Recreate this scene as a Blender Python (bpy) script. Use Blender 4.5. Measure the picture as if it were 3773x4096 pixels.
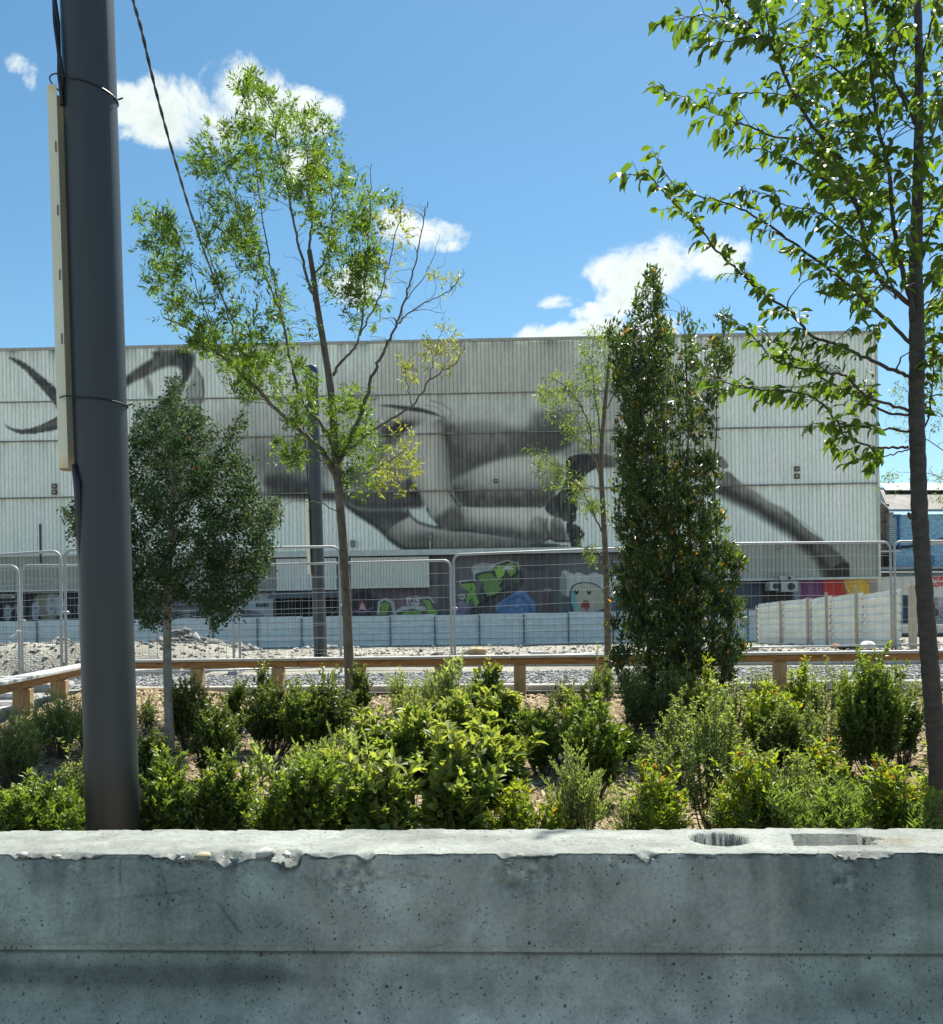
import bpy, math, random
import numpy as np
from math import radians, sin, cos, pi
random.seed(11)
RNG = np.random.default_rng(11)
for _o in list(bpy.data.objects): bpy.data.objects.remove(_o)
SC = bpy.context.scene
COL = SC.collection

# ---------------------------------------------------------------- camera, world, sun
F, CX, CY, ROLL, EYE = 3773.0, 1886.5, 2490.0, radians(0.85), 1.2
K = 3773.0 / 1848.0
cam_d = bpy.data.cameras.new('camera'); cam = bpy.data.objects.new('camera', cam_d); COL.objects.link(cam)
cam.location = (0, 0, EYE); cam.rotation_euler = (radians(90), ROLL, 0)
cam_d.sensor_fit = 'HORIZONTAL'; cam_d.sensor_width = 36; cam_d.lens = 36
cam_d.shift_y = 442.0 / 3773.0
cam_d.clip_start = 0.05; cam_d.clip_end = 3000
SC.camera = cam
SUN_EL, SUN_AZ = radians(56), radians(24)          # azimuth to the right of straight ahead (+Y)
SUN_DIR = (cos(SUN_EL) * sin(SUN_AZ), cos(SUN_EL) * cos(SUN_AZ), sin(SUN_EL))
sun_d = bpy.data.lights.new('sun', 'SUN'); sun_d.energy = 4.4; sun_d.angle = radians(0.55); sun_d.color = (1.0, 0.96, 0.88)
sun = bpy.data.objects.new('sun', sun_d); COL.objects.link(sun)
import mathutils
V = mathutils.Vector
sun.rotation_euler = V(SUN_DIR).to_track_quat('Z', 'Y').to_euler()
sun.location = (20, 30, 60)
SC.view_settings.view_transform = 'Standard'; SC.view_settings.look = 'None'
SC.view_settings.gamma = 1; SC.view_settings.exposure = 1.25
try: SC.view_settings.use_curve_mapping = False
except Exception: pass
SC.render.engine = 'CYCLES'
SC.cycles.max_bounces = 6; SC.cycles.diffuse_bounces = 3; SC.cycles.glossy_bounces = 2; SC.cycles.transmission_bounces = 3; SC.cycles.transparent_max_bounces = 4; SC.cycles.caustics_reflective = False; SC.cycles.caustics_refractive = False
SC.render.resolution_x = 943; SC.render.resolution_y = 1024

def P(px, py, d):
    u = (px - CX) / F; v = -(py - CY) / F
    return (d * (u * cos(ROLL) + v * sin(ROLL)), d, EYE + d * (-u * sin(ROLL) + v * cos(ROLL)))
def PD(x, y, d): return P(x * K, y * K, d)          # from the 1848-wide view

wd = bpy.data.worlds.new('World'); SC.world = wd; wd.use_nodes = True
nt = wd.node_tree; nt.nodes.clear()
def N(nt, t, **kw):
    n = nt.nodes.new(t)
    for k, v in kw.items(): setattr(n, k, v)
    return n
def math_n(nt, op, a, b=None, clamp=False):
    n = nt.nodes.new('ShaderNodeMath'); n.operation = op; n.use_clamp = clamp
    for i, s in enumerate((a, b)):
        if s is None: continue
        if isinstance(s, (int, float)): n.inputs[i].default_value = s
        else: nt.links.new(s, n.inputs[i])
    return n.outputs[0]
sky = N(nt, 'ShaderNodeTexSky'); sky.sky_type = 'NISHITA'; sky.sun_disc = False
sky.sun_elevation = SUN_EL; sky.sun_rotation = SUN_AZ
sky.air_density = 1.0; sky.dust_density = 0.15; sky.ozone_density = 2.6
tc = N(nt, 'ShaderNodeTexCoord')
nz = N(nt, 'ShaderNodeTexNoise'); nz.inputs['Scale'].default_value = 17; nz.inputs['Detail'].default_value = 12; nz.inputs['Roughness'].default_value = 0.66; nz.inputs['Distortion'].default_value = 0.35
nt.links.new(tc.outputs['Generated'], nz.inputs['Vector'])
nz2 = N(nt, 'ShaderNodeTexNoise'); nz2.inputs['Scale'].default_value = 24; nz2.inputs['Detail'].default_value = 5; nz2.inputs['Roughness'].default_value = 0.55
mp = N(nt, 'ShaderNodeMapping'); mp.inputs['Location'].default_value = (3.1, 1.2, 0.04)
nt.links.new(tc.outputs['Generated'], mp.inputs['Vector']); nt.links.new(mp.outputs[0], nz2.inputs['Vector'])
CLOUDS = [(300,225,105,48,1),(400,225,120,60,1),(480,195,95,72,1),(570,225,85,55,1),(250,215,60,50,.9),(300,180,35,35,.8),(640,215,40,25,.55),(48,130,34,26,.55),(58,155,22,32,.45),
          (830,462,80,30,.9),(780,440,50,34,.8),(870,480,50,16,.6),(700,560,60,40,.85),(590,320,50,40,.8),
          (1300,520,95,55,1),(1225,530,75,42,.95),(1400,510,70,40,.95),(1230,590,60,40,.8),(1095,592,44,15,.8),(1090,660,72,26,1),(1180,645,60,30,.9),(1280,640,60,30,.7),(1160,610,50,20,.65),
          (-500,300,260,90,.9),(-900,560,200,60,.9),(2500,420,240,80,.9),(3000,640,260,60,.9),(-1500,420,300,100,.9),(4200,300,400,160,.9)]
extra = [(140,20),(175,34),(210,25),(250,40),(-150,30),(-100,48)]
acc = None
def cloud_blob(c, ra, rb, w, acc):
    c = V(c).normalized(); r = c.cross(V((0, 0, 1))).normalized(); u = r.cross(c)
    def dot(vec, k):
        n = N(nt, 'ShaderNodeVectorMath', operation='DOT_PRODUCT'); nt.links.new(tc.outputs['Generated'], n.inputs[0]); n.inputs[1].default_value = tuple(vec)
        return n.outputs['Value']
    a = math_n(nt, 'MULTIPLY', dot(r / ra, 0), None); a.node.inputs[1].default_value = 1
    a2 = math_n(nt, 'POWER', math_n(nt, 'ABSOLUTE', dot(r / ra, 0)), 2.0)
    b2 = math_n(nt, 'POWER', math_n(nt, 'ABSOLUTE', math_n(nt, 'SUBTRACT', dot(u / rb, 0), 0.0)), 2.0)
    s = math_n(nt, 'SUBTRACT', w, math_n(nt, 'ADD', a2, b2))
    s = math_n(nt, 'SUBTRACT', s, math_n(nt, 'MULTIPLY', math_n(nt, 'LESS_THAN', dot(c, 0), 0.2), 9.0))
    s = math_n(nt, 'MAXIMUM', s, -3.0)
    if acc is None: return s
    m = math_n(nt, 'SMOOTH_MAX', acc, s); m.node.inputs[2].default_value = 0.12
    return m
for (x, y, rx, ry, w) in CLOUDS:
    c = V(PD(x, y, 1.0)) - V((0, 0, EYE)); s = 1.0 / c.length
    acc = cloud_blob(c, rx * K / F * s * s ** .5, ry * K / F * s * s ** .5, w, acc)
for (az, el) in extra:
    c = (cos(radians(el)) * sin(radians(az)), cos(radians(el)) * cos(radians(az)), sin(radians(el)))
    acc = cloud_blob(c, 0.22, 0.09, .9, acc)
n1 = math_n(nt, 'MULTIPLY', math_n(nt, 'SUBTRACT', nz.outputs['Fac'], 0.415), 5.6)
dens = math_n(nt, 'ADD', acc, n1)
mr = N(nt, 'ShaderNodeMapRange', interpolation_type='SMOOTHSTEP'); nt.links.new(dens, mr.inputs['Value'])
mr.inputs['From Min'].default_value = -0.1; mr.inputs['From Max'].default_value = 1.25
shade = N(nt, 'ShaderNodeMapRange'); nt.links.new(math_n(nt, 'ADD', math_n(nt, 'MULTIPLY', dens, .35), nz2.outputs['Fac']), shade.inputs['Value'])
shade.inputs['From Min'].default_value = .5; shade.inputs['From Max'].default_value = 1.35
crm = N(nt, 'ShaderNodeMixRGB'); nt.links.new(shade.outputs[0], crm.inputs['Fac'])
crm.inputs['Color1'].default_value = (5.3, 5.5, 5.2, 1); crm.inputs['Color2'].default_value = (3.4, 4.0, 3.95, 1)
mixc = N(nt, 'ShaderNodeMixRGB'); nt.links.new(mr.outputs[0], mixc.inputs['Fac'])
hs = N(nt, 'ShaderNodeHueSaturation'); hs.inputs['Saturation'].default_value = 1.14; hs.inputs['Hue'].default_value = 0.484; hs.inputs['Value'].default_value = 0.66
nt.links.new(sky.outputs[0], hs.inputs['Color'])
nt.links.new(hs.outputs[0], mixc.inputs['Color1']); nt.links.new(crm.outputs[0], mixc.inputs['Color2'])
bg = N(nt, 'ShaderNodeBackground'); bg.inputs['Strength'].default_value = 0.09
nt.links.new(mixc.outputs[0], bg.inputs['Color'])
wo = N(nt, 'ShaderNodeOutputWorld'); nt.links.new(bg.outputs[0], wo.inputs['Surface'])

# ---------------------------------------------------------------- helpers
def tag(o, label=None, cat=None, group=None, kind=None):
    if label: o['label'] = label
    if cat: o['category'] = cat
    if group: o['group'] = group
    if kind: o['kind'] = kind
    return o
def thing(name, label, cat, loc=(0, 0, 0), group=None):
    o = bpy.data.objects.new(name, None); COL.objects.link(o); o.location = loc; o.empty_display_size = .2
    return tag(o, label, cat, group)
def np_mesh(name, v, f, col=None, smooth=False):
    """v (n,3), f (m,k) uniform arity or list; col (m,3) per face or (n,3) per vertex"""
    me = bpy.data.meshes.new(name)
    v = np.asarray(v, dtype=np.float32)
    if isinstance(f, np.ndarray):
        m, k = f.shape
        me.vertices.add(len(v)); me.vertices.foreach_set('co', v.ravel())
        me.loops.add(m * k); me.loops.foreach_set('vertex_index', f.astype(np.int32).ravel())
        me.polygons.add(m); me.polygons.foreach_set('loop_start', np.arange(0, m * k, k, dtype=np.int32))
        try: me.polygons.foreach_set('loop_total', np.full(m, k, dtype=np.int32))
        except Exception: pass
        if smooth: me.polygons.foreach_set('use_smooth', np.ones(m, dtype=bool))
        me.update(calc_edges=True)
    else:
        me.from_pydata([tuple(map(float, p)) for p in v], [], f)
        if smooth:
            me.polygons.foreach_set('use_smooth', np.ones(len(me.polygons), dtype=bool))
        me.update()
    if col is not None:
        col = np.asarray(col, dtype=np.float32)
        dom = 'POINT' if len(col) == len(v) else 'FACE'
        a = me.attributes.new('col', 'FLOAT_COLOR', dom)
        c4 = np.ones((len(col), 4), dtype=np.float32); c4[:, :3] = col[:, :3]
        a.data.foreach_set('color', c4.ravel())
    return me
def link(name, me, mat, parent=None, loc=None):
    if mat is not None and not me.materials: me.materials.append(mat)
    o = bpy.data.objects.new(name, me); COL.objects.link(o)
    if parent is not None:
        o.parent = parent
    if loc is not None: o.location = loc
    return o
def root_of(p):
    v = V((0, 0, 0))
    while p is not None: v = v + p.location; p = p.parent
    return v
class MB:
    def __init__(s): s.v = []; s.f = []; s.n = 0; s.sm = False
    def add(s, vs, fs):
        s.v.extend([tuple(p) for p in vs]); s.f.extend([tuple(i + s.n for i in q) for q in fs]); s.n += len(vs)
    def box(s, c, sz, rz=0.0, rx=0.0, ry=0.0, taper=1.0, bev=0.0, jit=0.0):
        hx, hy, hz = sz[0] / 2, sz[1] / 2, sz[2] / 2
        m = mathutils.Euler((rx, ry, rz)).to_matrix(); vs = []
        if bev <= 0:
            for z in (-1, 1):
                t = taper if z > 0 else 1
                for x, y in ((-1, -1), (1, -1), (1, 1), (-1, 1)):
                    p = V((x * hx * t, y * hy * t, z * hz)) + V([random.uniform(-jit, jit) for _ in range(3)])
                    vs.append(m @ p + V(c))
            s.add(vs, [(3, 2, 1, 0), (4, 5, 6, 7), (0, 1, 5, 4), (1, 2, 6, 5), (2, 3, 7, 6), (3, 0, 4, 7)])
        else:
            b = bev; rings = []
            for z, k in ((-hz, b), (-hz + b, 0), (hz - b, 0), (hz, b)):
                t = 1 - (1 - taper) * (z + hz) / (2 * hz)
                ax, ay = (hx - k) * t, (hy - k) * t; cb = min(b, ax * .9, ay * .9)
                ring = [(-ax + cb, -ay), (ax - cb, -ay), (ax, -ay + cb), (ax, ay - cb), (ax - cb, ay), (-ax + cb, ay), (-ax, ay - cb), (-ax, -ay + cb)]
                rings.append([m @ (V((x, y, z)) + V([random.uniform(-jit, jit) for _ in range(3)])) + V(c) for x, y in ring])
            vs = [p for r in rings for p in r]; fs = [tuple(range(7, -1, -1)), tuple(range(24, 32))]
            for r in range(3):
                for i in range(8): fs.append((r * 8 + i, r * 8 + (i + 1) % 8, (r + 1) * 8 + (i + 1) % 8, (r + 1) * 8 + i))
            s.add(vs, fs)
        return s
    def tube(s, pts, rad, seg=8, cap=True):
        pts = [V(p) for p in pts]; n = len(pts)
        if not hasattr(rad, '__len__'): rad = [rad] * n
        up = V((0.13, 0.21, 1)); vs = []; fs = []
        prev = None
        for i, p in enumerate(pts):
            t = (pts[min(i + 1, n - 1)] - pts[max(i - 1, 0)]).normalized()
            if prev is None:
                a = t.cross(up if abs(t.z) < .9 else V((1, 0.1, 0))).normalized()
            else:
                a = (prev - t * prev.dot(t)).normalized()
            prev = a; b = t.cross(a)
            for k in range(seg):
                w = 2 * pi * k / seg; vs.append(p + (a * cos(w) + b * sin(w)) * rad[i])
        for i in range(n - 1):
            for k in range(seg):
                k2 = (k + 1) % seg; fs.append((i * seg + k, i * seg + k2, (i + 1) * seg + k2, (i + 1) * seg + k))
        if cap: fs.append(tuple(range(seg - 1, -1, -1))); fs.append(tuple((n - 1) * seg + k for k in range(seg)))
        s.add(vs, fs); return s
    def quad(s, a, b, c, d): s.add([a, b, c, d], [(0, 1, 2, 3)]); return s
    def build(s, name, mat, parent=None, smooth=False, kind=None):
        off = root_of(parent); v = np.array(s.v, dtype=np.float32) - np.array(off, dtype=np.float32)
        me = np_mesh(name, v, s.f, smooth=smooth)
        o = link(name, me, mat, parent)
        if kind: o['kind'] = kind
        return o

def smooth_by_angle(o, ang=40):
    pass
# --- numpy value noise
def vnoise(x, y, seed=0):
    x = np.asarray(x, float); y = np.asarray(y, float)
    xi = np.floor(x).astype(np.int64); yi = np.floor(y).astype(np.int64); xf = x - xi; yf = y - yi
    def h(a, b):
        n = (a * 374761393 + b * 668265263 + seed * 1442695041) & 0xffffffff
        n = ((n ^ (n >> 13)) * 1274126177) & 0xffffffff
        return ((n ^ (n >> 16)) & 0xffff) / 65535.0
    u = xf * xf * (3 - 2 * xf); w = yf * yf * (3 - 2 * yf)
    return (h(xi, yi) * (1 - u) + h(xi + 1, yi) * u) * (1 - w) + (h(xi, yi + 1) * (1 - u) + h(xi + 1, yi + 1) * u) * w
def fbm(x, y, o=4, seed=0, g=.5):
    s = 0; a = 1; t = 0
    for i in range(o): s = s + a * vnoise(x * 2 ** i, y * 2 ** i, seed + i); t += a; a *= g
    return s / t

# ---------------------------------------------------------------- materials
def mat_new(name):
    m = bpy.data.materials.new(name); m.use_nodes = True; nt = m.node_tree
    return m, nt, nt.nodes['Principled BSDF']
def noise_ramp(nt, scale, stops, detail=6, rough=.6, vec=None, stretch=None, dist=0):
    tcn = N(nt, 'ShaderNodeTexCoord'); n = N(nt, 'ShaderNodeTexNoise')
    n.inputs['Scale'].default_value = scale; n.inputs['Detail'].default_value = detail; n.inputs['Roughness'].default_value = rough; n.inputs['Distortion'].default_value = dist
    src = tcn.outputs['Object']
    if stretch:
        mpn = N(nt, 'ShaderNodeMapping'); mpn.inputs['Scale'].default_value = stretch; nt.links.new(src, mpn.inputs['Vector']); src = mpn.outputs[0]
    nt.links.new(src, n.inputs['Vector'])
    r = N(nt, 'ShaderNodeValToRGB'); nt.links.new(n.outputs['Fac'], r.inputs['Fac'])
    el = r.color_ramp.elements
    while len(el) > 1: el.remove(el[-1])
    for i, (p, c) in enumerate(stops):
        e = el[0] if i == 0 else el.new(p)
        e.position = p; e.color = (*c, 1) if len(c) == 3 else c
    return r.outputs[0], n.outputs['Fac'], src
def simple_mat(name, c, rough=.6, metal=0, var=.25, scale=6, bump=0, bscale=60, spec=.5, stretch=None, c2=None):
    m, nt, b = mat_new(name)
    lo = tuple(k * (1 - var) for k in c); hi = tuple(min(1, k * (1 + var)) for k in (c2 or c))
    col, fac, src = noise_ramp(nt, scale, [(.3, lo), (.7, hi)], stretch=stretch)
    nt.links.new(col, b.inputs['Base Color']); b.inputs['Roughness'].default_value = rough; b.inputs['Metallic'].default_value = metal
    b.inputs['Specular IOR Level'].default_value = spec
    if bump:
        n2 = N(nt, 'ShaderNodeTexNoise'); n2.inputs['Scale'].default_value = bscale; n2.inputs['Detail'].default_value = 6; nt.links.new(src, n2.inputs['Vector'])
        bp = N(nt, 'ShaderNodeBump'); bp.inputs['Strength'].default_value = bump; bp.inputs['Distance'].default_value = .01
        nt.links.new(n2.outputs['Fac'], bp.inputs['Height']); nt.links.new(bp.outputs[0], b.inputs['Normal'])
    return m
def painted_mat(name, rough=.6, grime=.25, scale=3, stretch=(1, 1, .15)):
    """albedo from the painted 'col' attribute, broken up by streaky wear"""
    m, nt, b = mat_new(name)
    at = N(nt, 'ShaderNodeAttribute'); at.attribute_name = 'col'
    col, fac, src = noise_ramp(nt, scale, [(.3, (1 - grime,) * 3), (.62, (1, 1, 1))], stretch=stretch)
    mx = N(nt, 'ShaderNodeMixRGB', blend_type='MULTIPLY'); mx.inputs['Fac'].default_value = 1
    nt.links.new(at.outputs['Color'], mx.inputs['Color1']); nt.links.new(col, mx.inputs['Color2'])
    n3 = N(nt, 'ShaderNodeTexNoise'); n3.inputs['Scale'].default_value = 14; n3.inputs['Detail'].default_value = 5; nt.links.new(src, n3.inputs['Vector'])
    mr3 = N(nt, 'ShaderNodeMapRange'); nt.links.new(n3.outputs['Fac'], mr3.inputs['Value']); mr3.inputs['From Min'].default_value = .35; mr3.inputs['From Max'].default_value = .65
    mr3.inputs['To Min'].default_value = .88; mr3.inputs['To Max'].default_value = 1.04
    m2 = N(nt, 'ShaderNodeMixRGB', blend_type='MULTIPLY'); m2.inputs['Fac'].default_value = 1
    nt.links.new(mx.outputs[0], m2.inputs['Color1']); nt.links.new(mr3.outputs[0], m2.inputs['Color2'])
    nt.links.new(m2.outputs[0], b.inputs['Base Color']); b.inputs['Roughness'].default_value = rough
    return m
def leaf_mat(name, rough=.5, trans=.42, tint=(1.5, 1.55, .55), spec=.5):
    m, nt, b = mat_new(name)
    at = N(nt, 'ShaderNodeAttribute'); at.attribute_name = 'col'
    nt.links.new(at.outputs['Color'], b.inputs['Base Color']); b.inputs['Roughness'].default_value = rough; b.inputs['Specular IOR Level'].default_value = spec
    tr = N(nt, 'ShaderNodeBsdfTranslucent')
    mx = N(nt, 'ShaderNodeMixRGB', blend_type='MULTIPLY'); mx.inputs['Fac'].default_value = 1
    nt.links.new(at.outputs['Color'], mx.inputs['Color1']); mx.inputs['Color2'].default_value = (*tint, 1); nt.links.new(mx.outputs[0], tr.inputs['Color'])
    ms = N(nt, 'ShaderNodeMixShader'); ms.inputs[0].default_value = trans
    nt.links.new(b.outputs[0], ms.inputs[1]); nt.links.new(tr.outputs[0], ms.inputs[2])
    nt.links.new(ms.outputs[0], nt.nodes['Material Output'].inputs['Surface'])
    return m
def wood_mat(name, c1, c2, c3, stretch):
    m, nt, b = mat_new(name)
    col, fac, src = noise_ramp(nt, 30, [(.30, c3), (.46, c1), (.66, c2)], stretch=stretch, dist=1.5)
    nt.links.new(col, b.inputs['Base Color']); b.inputs['Roughness'].default_value = .75
    bp = N(nt, 'ShaderNodeBump'); bp.inputs['Strength'].default_value = .4; bp.inputs['Distance'].default_value = .01
    nt.links.new(fac, bp.inputs['Height']); nt.links.new(bp.outputs[0], b.inputs['Normal'])
    return m
M = {}
M['leaf'] = leaf_mat('leaf', trans=.50, tint=(1.6, 1.6, .6))
M['leaf_thick'] = leaf_mat('thick_leaf', rough=.42, trans=.38, tint=(1.6, 1.6, .6))
M['leaf_dull'] = leaf_mat('dull_leaf', rough=.7, trans=.3, tint=(1.3, 1.4, .7), spec=.3)
M['bark'] = simple_mat('bark', (.13, .115, .095), .85, var=.5, scale=14, bump=.9, bscale=40, stretch=(1, 1, .5))
M['bark_grey'] = simple_mat('grey_bark', (.25, .24, .21), .85, var=.4, scale=16, bump=.7, bscale=50)
M['bark_dark'] = simple_mat('dark_bark', (.055, .048, .042), .7, var=.4, scale=20, bump=.8, bscale=70, stretch=(1, 1, 2.2))
M['bark_tan'] = simple_mat('tan_bark', (.17, .14, .10), .85, var=.5, scale=22, bump=1, bscale=60)
M['twig'] = simple_mat('twig', (.10, .085, .06), .8)
M['pole'] = simple_mat('pole_paint', (.036, .042, .046), .42, var=.06, scale=3, bump=.12, bscale=400)
M['beige'] = simple_mat('beige_plastic', (.74, .71, .54), .5, var=.05, scale=3)
M['black'] = simple_mat('black_rubber', (.012, .013, .02), .45, var=.1)
M['galv'] = simple_mat('galvanised_steel', (.33, .35, .35), .55, metal=.3, var=.15, scale=20)
M['wire'] = simple_mat('fence_wire', (.22, .24, .24), .8, metal=0, var=.1, scale=20)
M['wood_post'] = wood_mat('wood_post', (.33, .22, .11), (.42, .30, .16), (.22, .13, .06), (1, 1, .12))
M['wood_beam'] = wood_mat('wood_beam', (.28, .145, .05), (.38, .22, .09), (.15, .07, .025), (.1, 1, 1))
M['wood_grey'] = wood_mat('weathered_top', (.36, .36, .34), (.46, .46, .44), (.25, .25, .23), (.1, 1, 1))
M['wood_pale'] = wood_mat('pale_stake', (.38, .32, .24), (.46, .40, .31), (.26, .21, .15), (1, 1, .12))
M['kerb'] = simple_mat('kerb_concrete', (.46, .44, .38), .85, var=.2, scale=5, bump=.5)
M['dark_plastic'] = simple_mat('dark_plastic', (.03, .03, .032), .6)
M['grey_block'] = simple_mat('grey_block', (.27, .27, .26), .9, var=.25, scale=9, bump=.5)
M['white_paint'] = simple_mat('white_paint', (.62, .64, .62), .5, var=.1, scale=2)
M['tin'] = simple_mat('corrugated_tin', (.70, .72, .70), .6, metal=0, var=.14, scale=1.5, stretch=(1, 1, 3))
M['tin_joint'] = simple_mat('tin_joint', (.17, .2, .21), .6)
M['tin_white'] = simple_mat('white_tin', (.80, .82, .76), .35, metal=0, var=.12, scale=1.3, stretch=(1, 1, 2), c2=(.78, .79, .74))
# ---------------------------------------------------------------- ground
def smooth(a, b, t): t = np.clip((t - a) / (b - a), 0, 1); return t * t * (3 - 2 * t)
def rail_d(x):   # depth of the long timber rail at world x
    return 10.85 - 0.105 * x * .9
def bed_z(x, y):
    z = 0.08 + 0.27 * smooth(3.5, 10.5, y)
    z = z + 0.12 * smooth(-2.0, -4.0, x) * smooth(5, 8, y)
    return z + 0.07 * (fbm(x * .9 + 7, y * .9, 3, 5) - .5)
def site_z(x, y):
    z = np.interp(y, [-60, 2, 10, 14, 16, 18, 26, 45, 60, 90, 900], [-.02, -.02, -.05, .28, .50, .56, .17, -.02, -.2, -.25, -.25])
    # dirt bank with an excavated face on the left
    b = smooth(-4.6, -5.8, x) * smooth(16.4, 17.2, y + .5 * fbm(x * .8, y * 0 + 3, 3, 2)) * (1 - smooth(21, 26, y))
    z = z + .34 * b - .22 * smooth(-4.0, -5.2, x) * smooth(14.5, 15.4, y) * (1 - smooth(15.9, 16.5, y))
    rough = smooth(15.5, 17, y) * (1 - .6 * smooth(40, 80, y))
    return z + rough * (.16 * (fbm(x * .7, y * .7, 5, 9) - .5)) + b * .14 * (fbm(x * 3, y * 3, 4, 3) - .5)
def grid_mesh(name, xs, ys, zf, mat, skip=None):
    X, Y = np.meshgrid(xs, ys); Z = zf(X, Y); n, m = X.shape
    v = np.stack([X, Y, Z], -1).reshape(-1, 3); i = np.arange(n * m).reshape(n, m)
    f = np.stack([i[:-1, :-1], i[:-1, 1:], i[1:, 1:], i[1:, :-1]], -1).reshape(-1, 4)
    return link(name, np_mesh(name, v, f, smooth=True), mat)
def ground_mat(name, stops, scale, bump=.6, bsc=40, spots=None, big=None):
    m, nt, b = mat_new(name)
    col, fac, src = noise_ramp(nt, scale, stops, detail=10, rough=.7)
    if big:
        c2, _, _ = noise_ramp(nt, big, [(.35, (.7, .7, .7)), (.65, (1.15, 1.15, 1.15))], detail=3)
        mx = N(nt, 'ShaderNodeMixRGB', blend_type='MULTIPLY'); mx.inputs['Fac'].default_value = 1
        nt.links.new(col, mx.inputs['Color1']); nt.links.new(c2, mx.inputs['Color2']); col = mx.outputs[0]
    nt.links.new(col, b.inputs['Base Color']); b.inputs['Roughness'].default_value = .92; b.inputs['Specular IOR Level'].default_value = .2
    vo = N(nt, 'ShaderNodeTexVoronoi'); vo.inputs['Scale'].default_value = bsc; nt.links.new(src, vo.inputs['Vector'])
    n2 = N(nt, 'ShaderNodeTexNoise'); n2.inputs['Scale'].default_value = bsc * .6; n2.inputs['Detail'].default_value = 8; nt.links.new(src, n2.inputs['Vector'])
    ad = math_n(nt, 'ADD', vo.outputs['Distance'], n2.outputs['Fac'])
    bp = N(nt, 'ShaderNodeBump'); bp.inputs['Strength'].default_value = bump; bp.inputs['Distance'].default_value = .03
    nt.links.new(ad, bp.inputs['Height']); nt.links.new(bp.outputs[0], b.inputs['Normal'])
    return m
M['site'] = ground_mat('site_dirt', [(.3, (.18, .17, .138)), (.5, (.30, .287, .238)), (.7, (.42, .405, .345))], 2.2, bsc=25, big=.25)
M['mulch'] = ground_mat('bark_mulch', [(.3, (.11, .078, .04)), (.5, (.30, .225, .125)), (.7, (.46, .37, .23))], 16, bsc=60, bump=.9)
M['gravel'] = ground_mat('gravel', [(.3, (.15, .15, .145)), (.5, (.26, .26, .25)), (.7, (.38, .38, .37))], 22, bsc=28, bump=1)
M['asphalt'] = ground_mat('asphalt', [(.3, (.09, .09, .088)), (.7, (.14, .14, .135))], 40, bsc=150, bump=.3)
xs = np.concatenate([[-900, -400, -200, -120, -80, -60], np.arange(-48, -12, 1.0), np.arange(-12, 16, .14), np.arange(16, 48, 1.0), [60, 80, 120, 200, 400, 900]])
ys = np.concatenate([[-60, -20, 0, 6, 12], np.arange(13, 24, .12), np.arange(24, 40, .5), np.arange(40, 70, 1.5), [80, 100, 150, 250, 500, 900]])
tag(grid_mesh('ground', xs, ys, site_z, M['site']), kind='structure')
tag(grid_mesh('road', np.array([-60, 60.]), np.array([-12, 2.6]), lambda X, Y: X * 0 + 0.0, M['asphalt']), kind='structure')
# planting bed: its far edge follows the rails
def xl(y): return -4.5 + .147 * (11.2 - y)        # the short rail on the left runs along this line
def sheet(name, xa, xb, ya, yb, nx, ny, zf, mat):
    U, T = np.meshgrid(np.linspace(0, 1, nx), np.linspace(0, 1, ny))
    Y = ya + (yb - ya) * T; A = xa(Y) if callable(xa) else xa; B = xb(Y) if callable(xb) else xb
    X = A + (B - A) * U; Y = Y - (0.0945 * X) * smooth(.5, 1, T) * (1 if name == 'planting_bed' else 0); Z = zf(X, Y)
    n, m = X.shape; v = np.stack([X, Y, Z], -1).reshape(-1, 3); i = np.arange(n * m).reshape(n, m)
    f = np.stack([i[:-1, :-1], i[:-1, 1:], i[1:, 1:], i[1:, :-1]], -1).reshape(-1, 4)
    return link(name, np_mesh(name, v, f, smooth=True), mat)
def bed_grid():
    return sheet('planting_bed', xl, 9.0, 2.25, 11.0, 230, 150, lambda X, Y: bed_z(X, Y) + .02 * (fbm(X * 14, Y * 14, 3, 4) - .5), M['mulch'])
tag(bed_grid(), kind='structure')
# gravel strip between two kerbs
def upk(x): return 15.9 - .06 * x
def gz(x, y): return .40 + 0.02 * (fbm(x * 2, y * 2, 3, 8) - .5)
def strip_grid():
    xs = np.arange(-9, 16, .15); ts = np.linspace(0, 1, 40); X, T = np.meshgrid(xs, ts)
    a = rail_d(X) + .1; a = np.where(X < -4.4, rail_d(-4.4) + .1, a)
    b = upk(X); b = np.where(X < -5.0, b + (X + 5.0) * 0.9, b); b = np.maximum(b, a + .5)
    Y = a + (b - a) * T; Z = gz(X, Y)
    n, m = X.shape; v = np.stack([X, Y, Z], -1).reshape(-1, 3); i = np.arange(n * m).reshape(n, m)
    f = np.stack([i[:-1, :-1], i[:-1, 1:], i[1:, 1:], i[1:, :-1]], -1).reshape(-1, 4)
    return link('gravel_path', np_mesh('gravel_path', v, f, smooth=True), M['gravel'])
tag(strip_grid(), kind='structure')
tag(sheet('gravel_verge', -12.0, xl, 2.8, 15.4, 60, 60, lambda X, Y: gz(X, Y) - .004 - .3 * smooth(3.4, 2.8, Y), M['gravel']), kind='structure')
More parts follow.
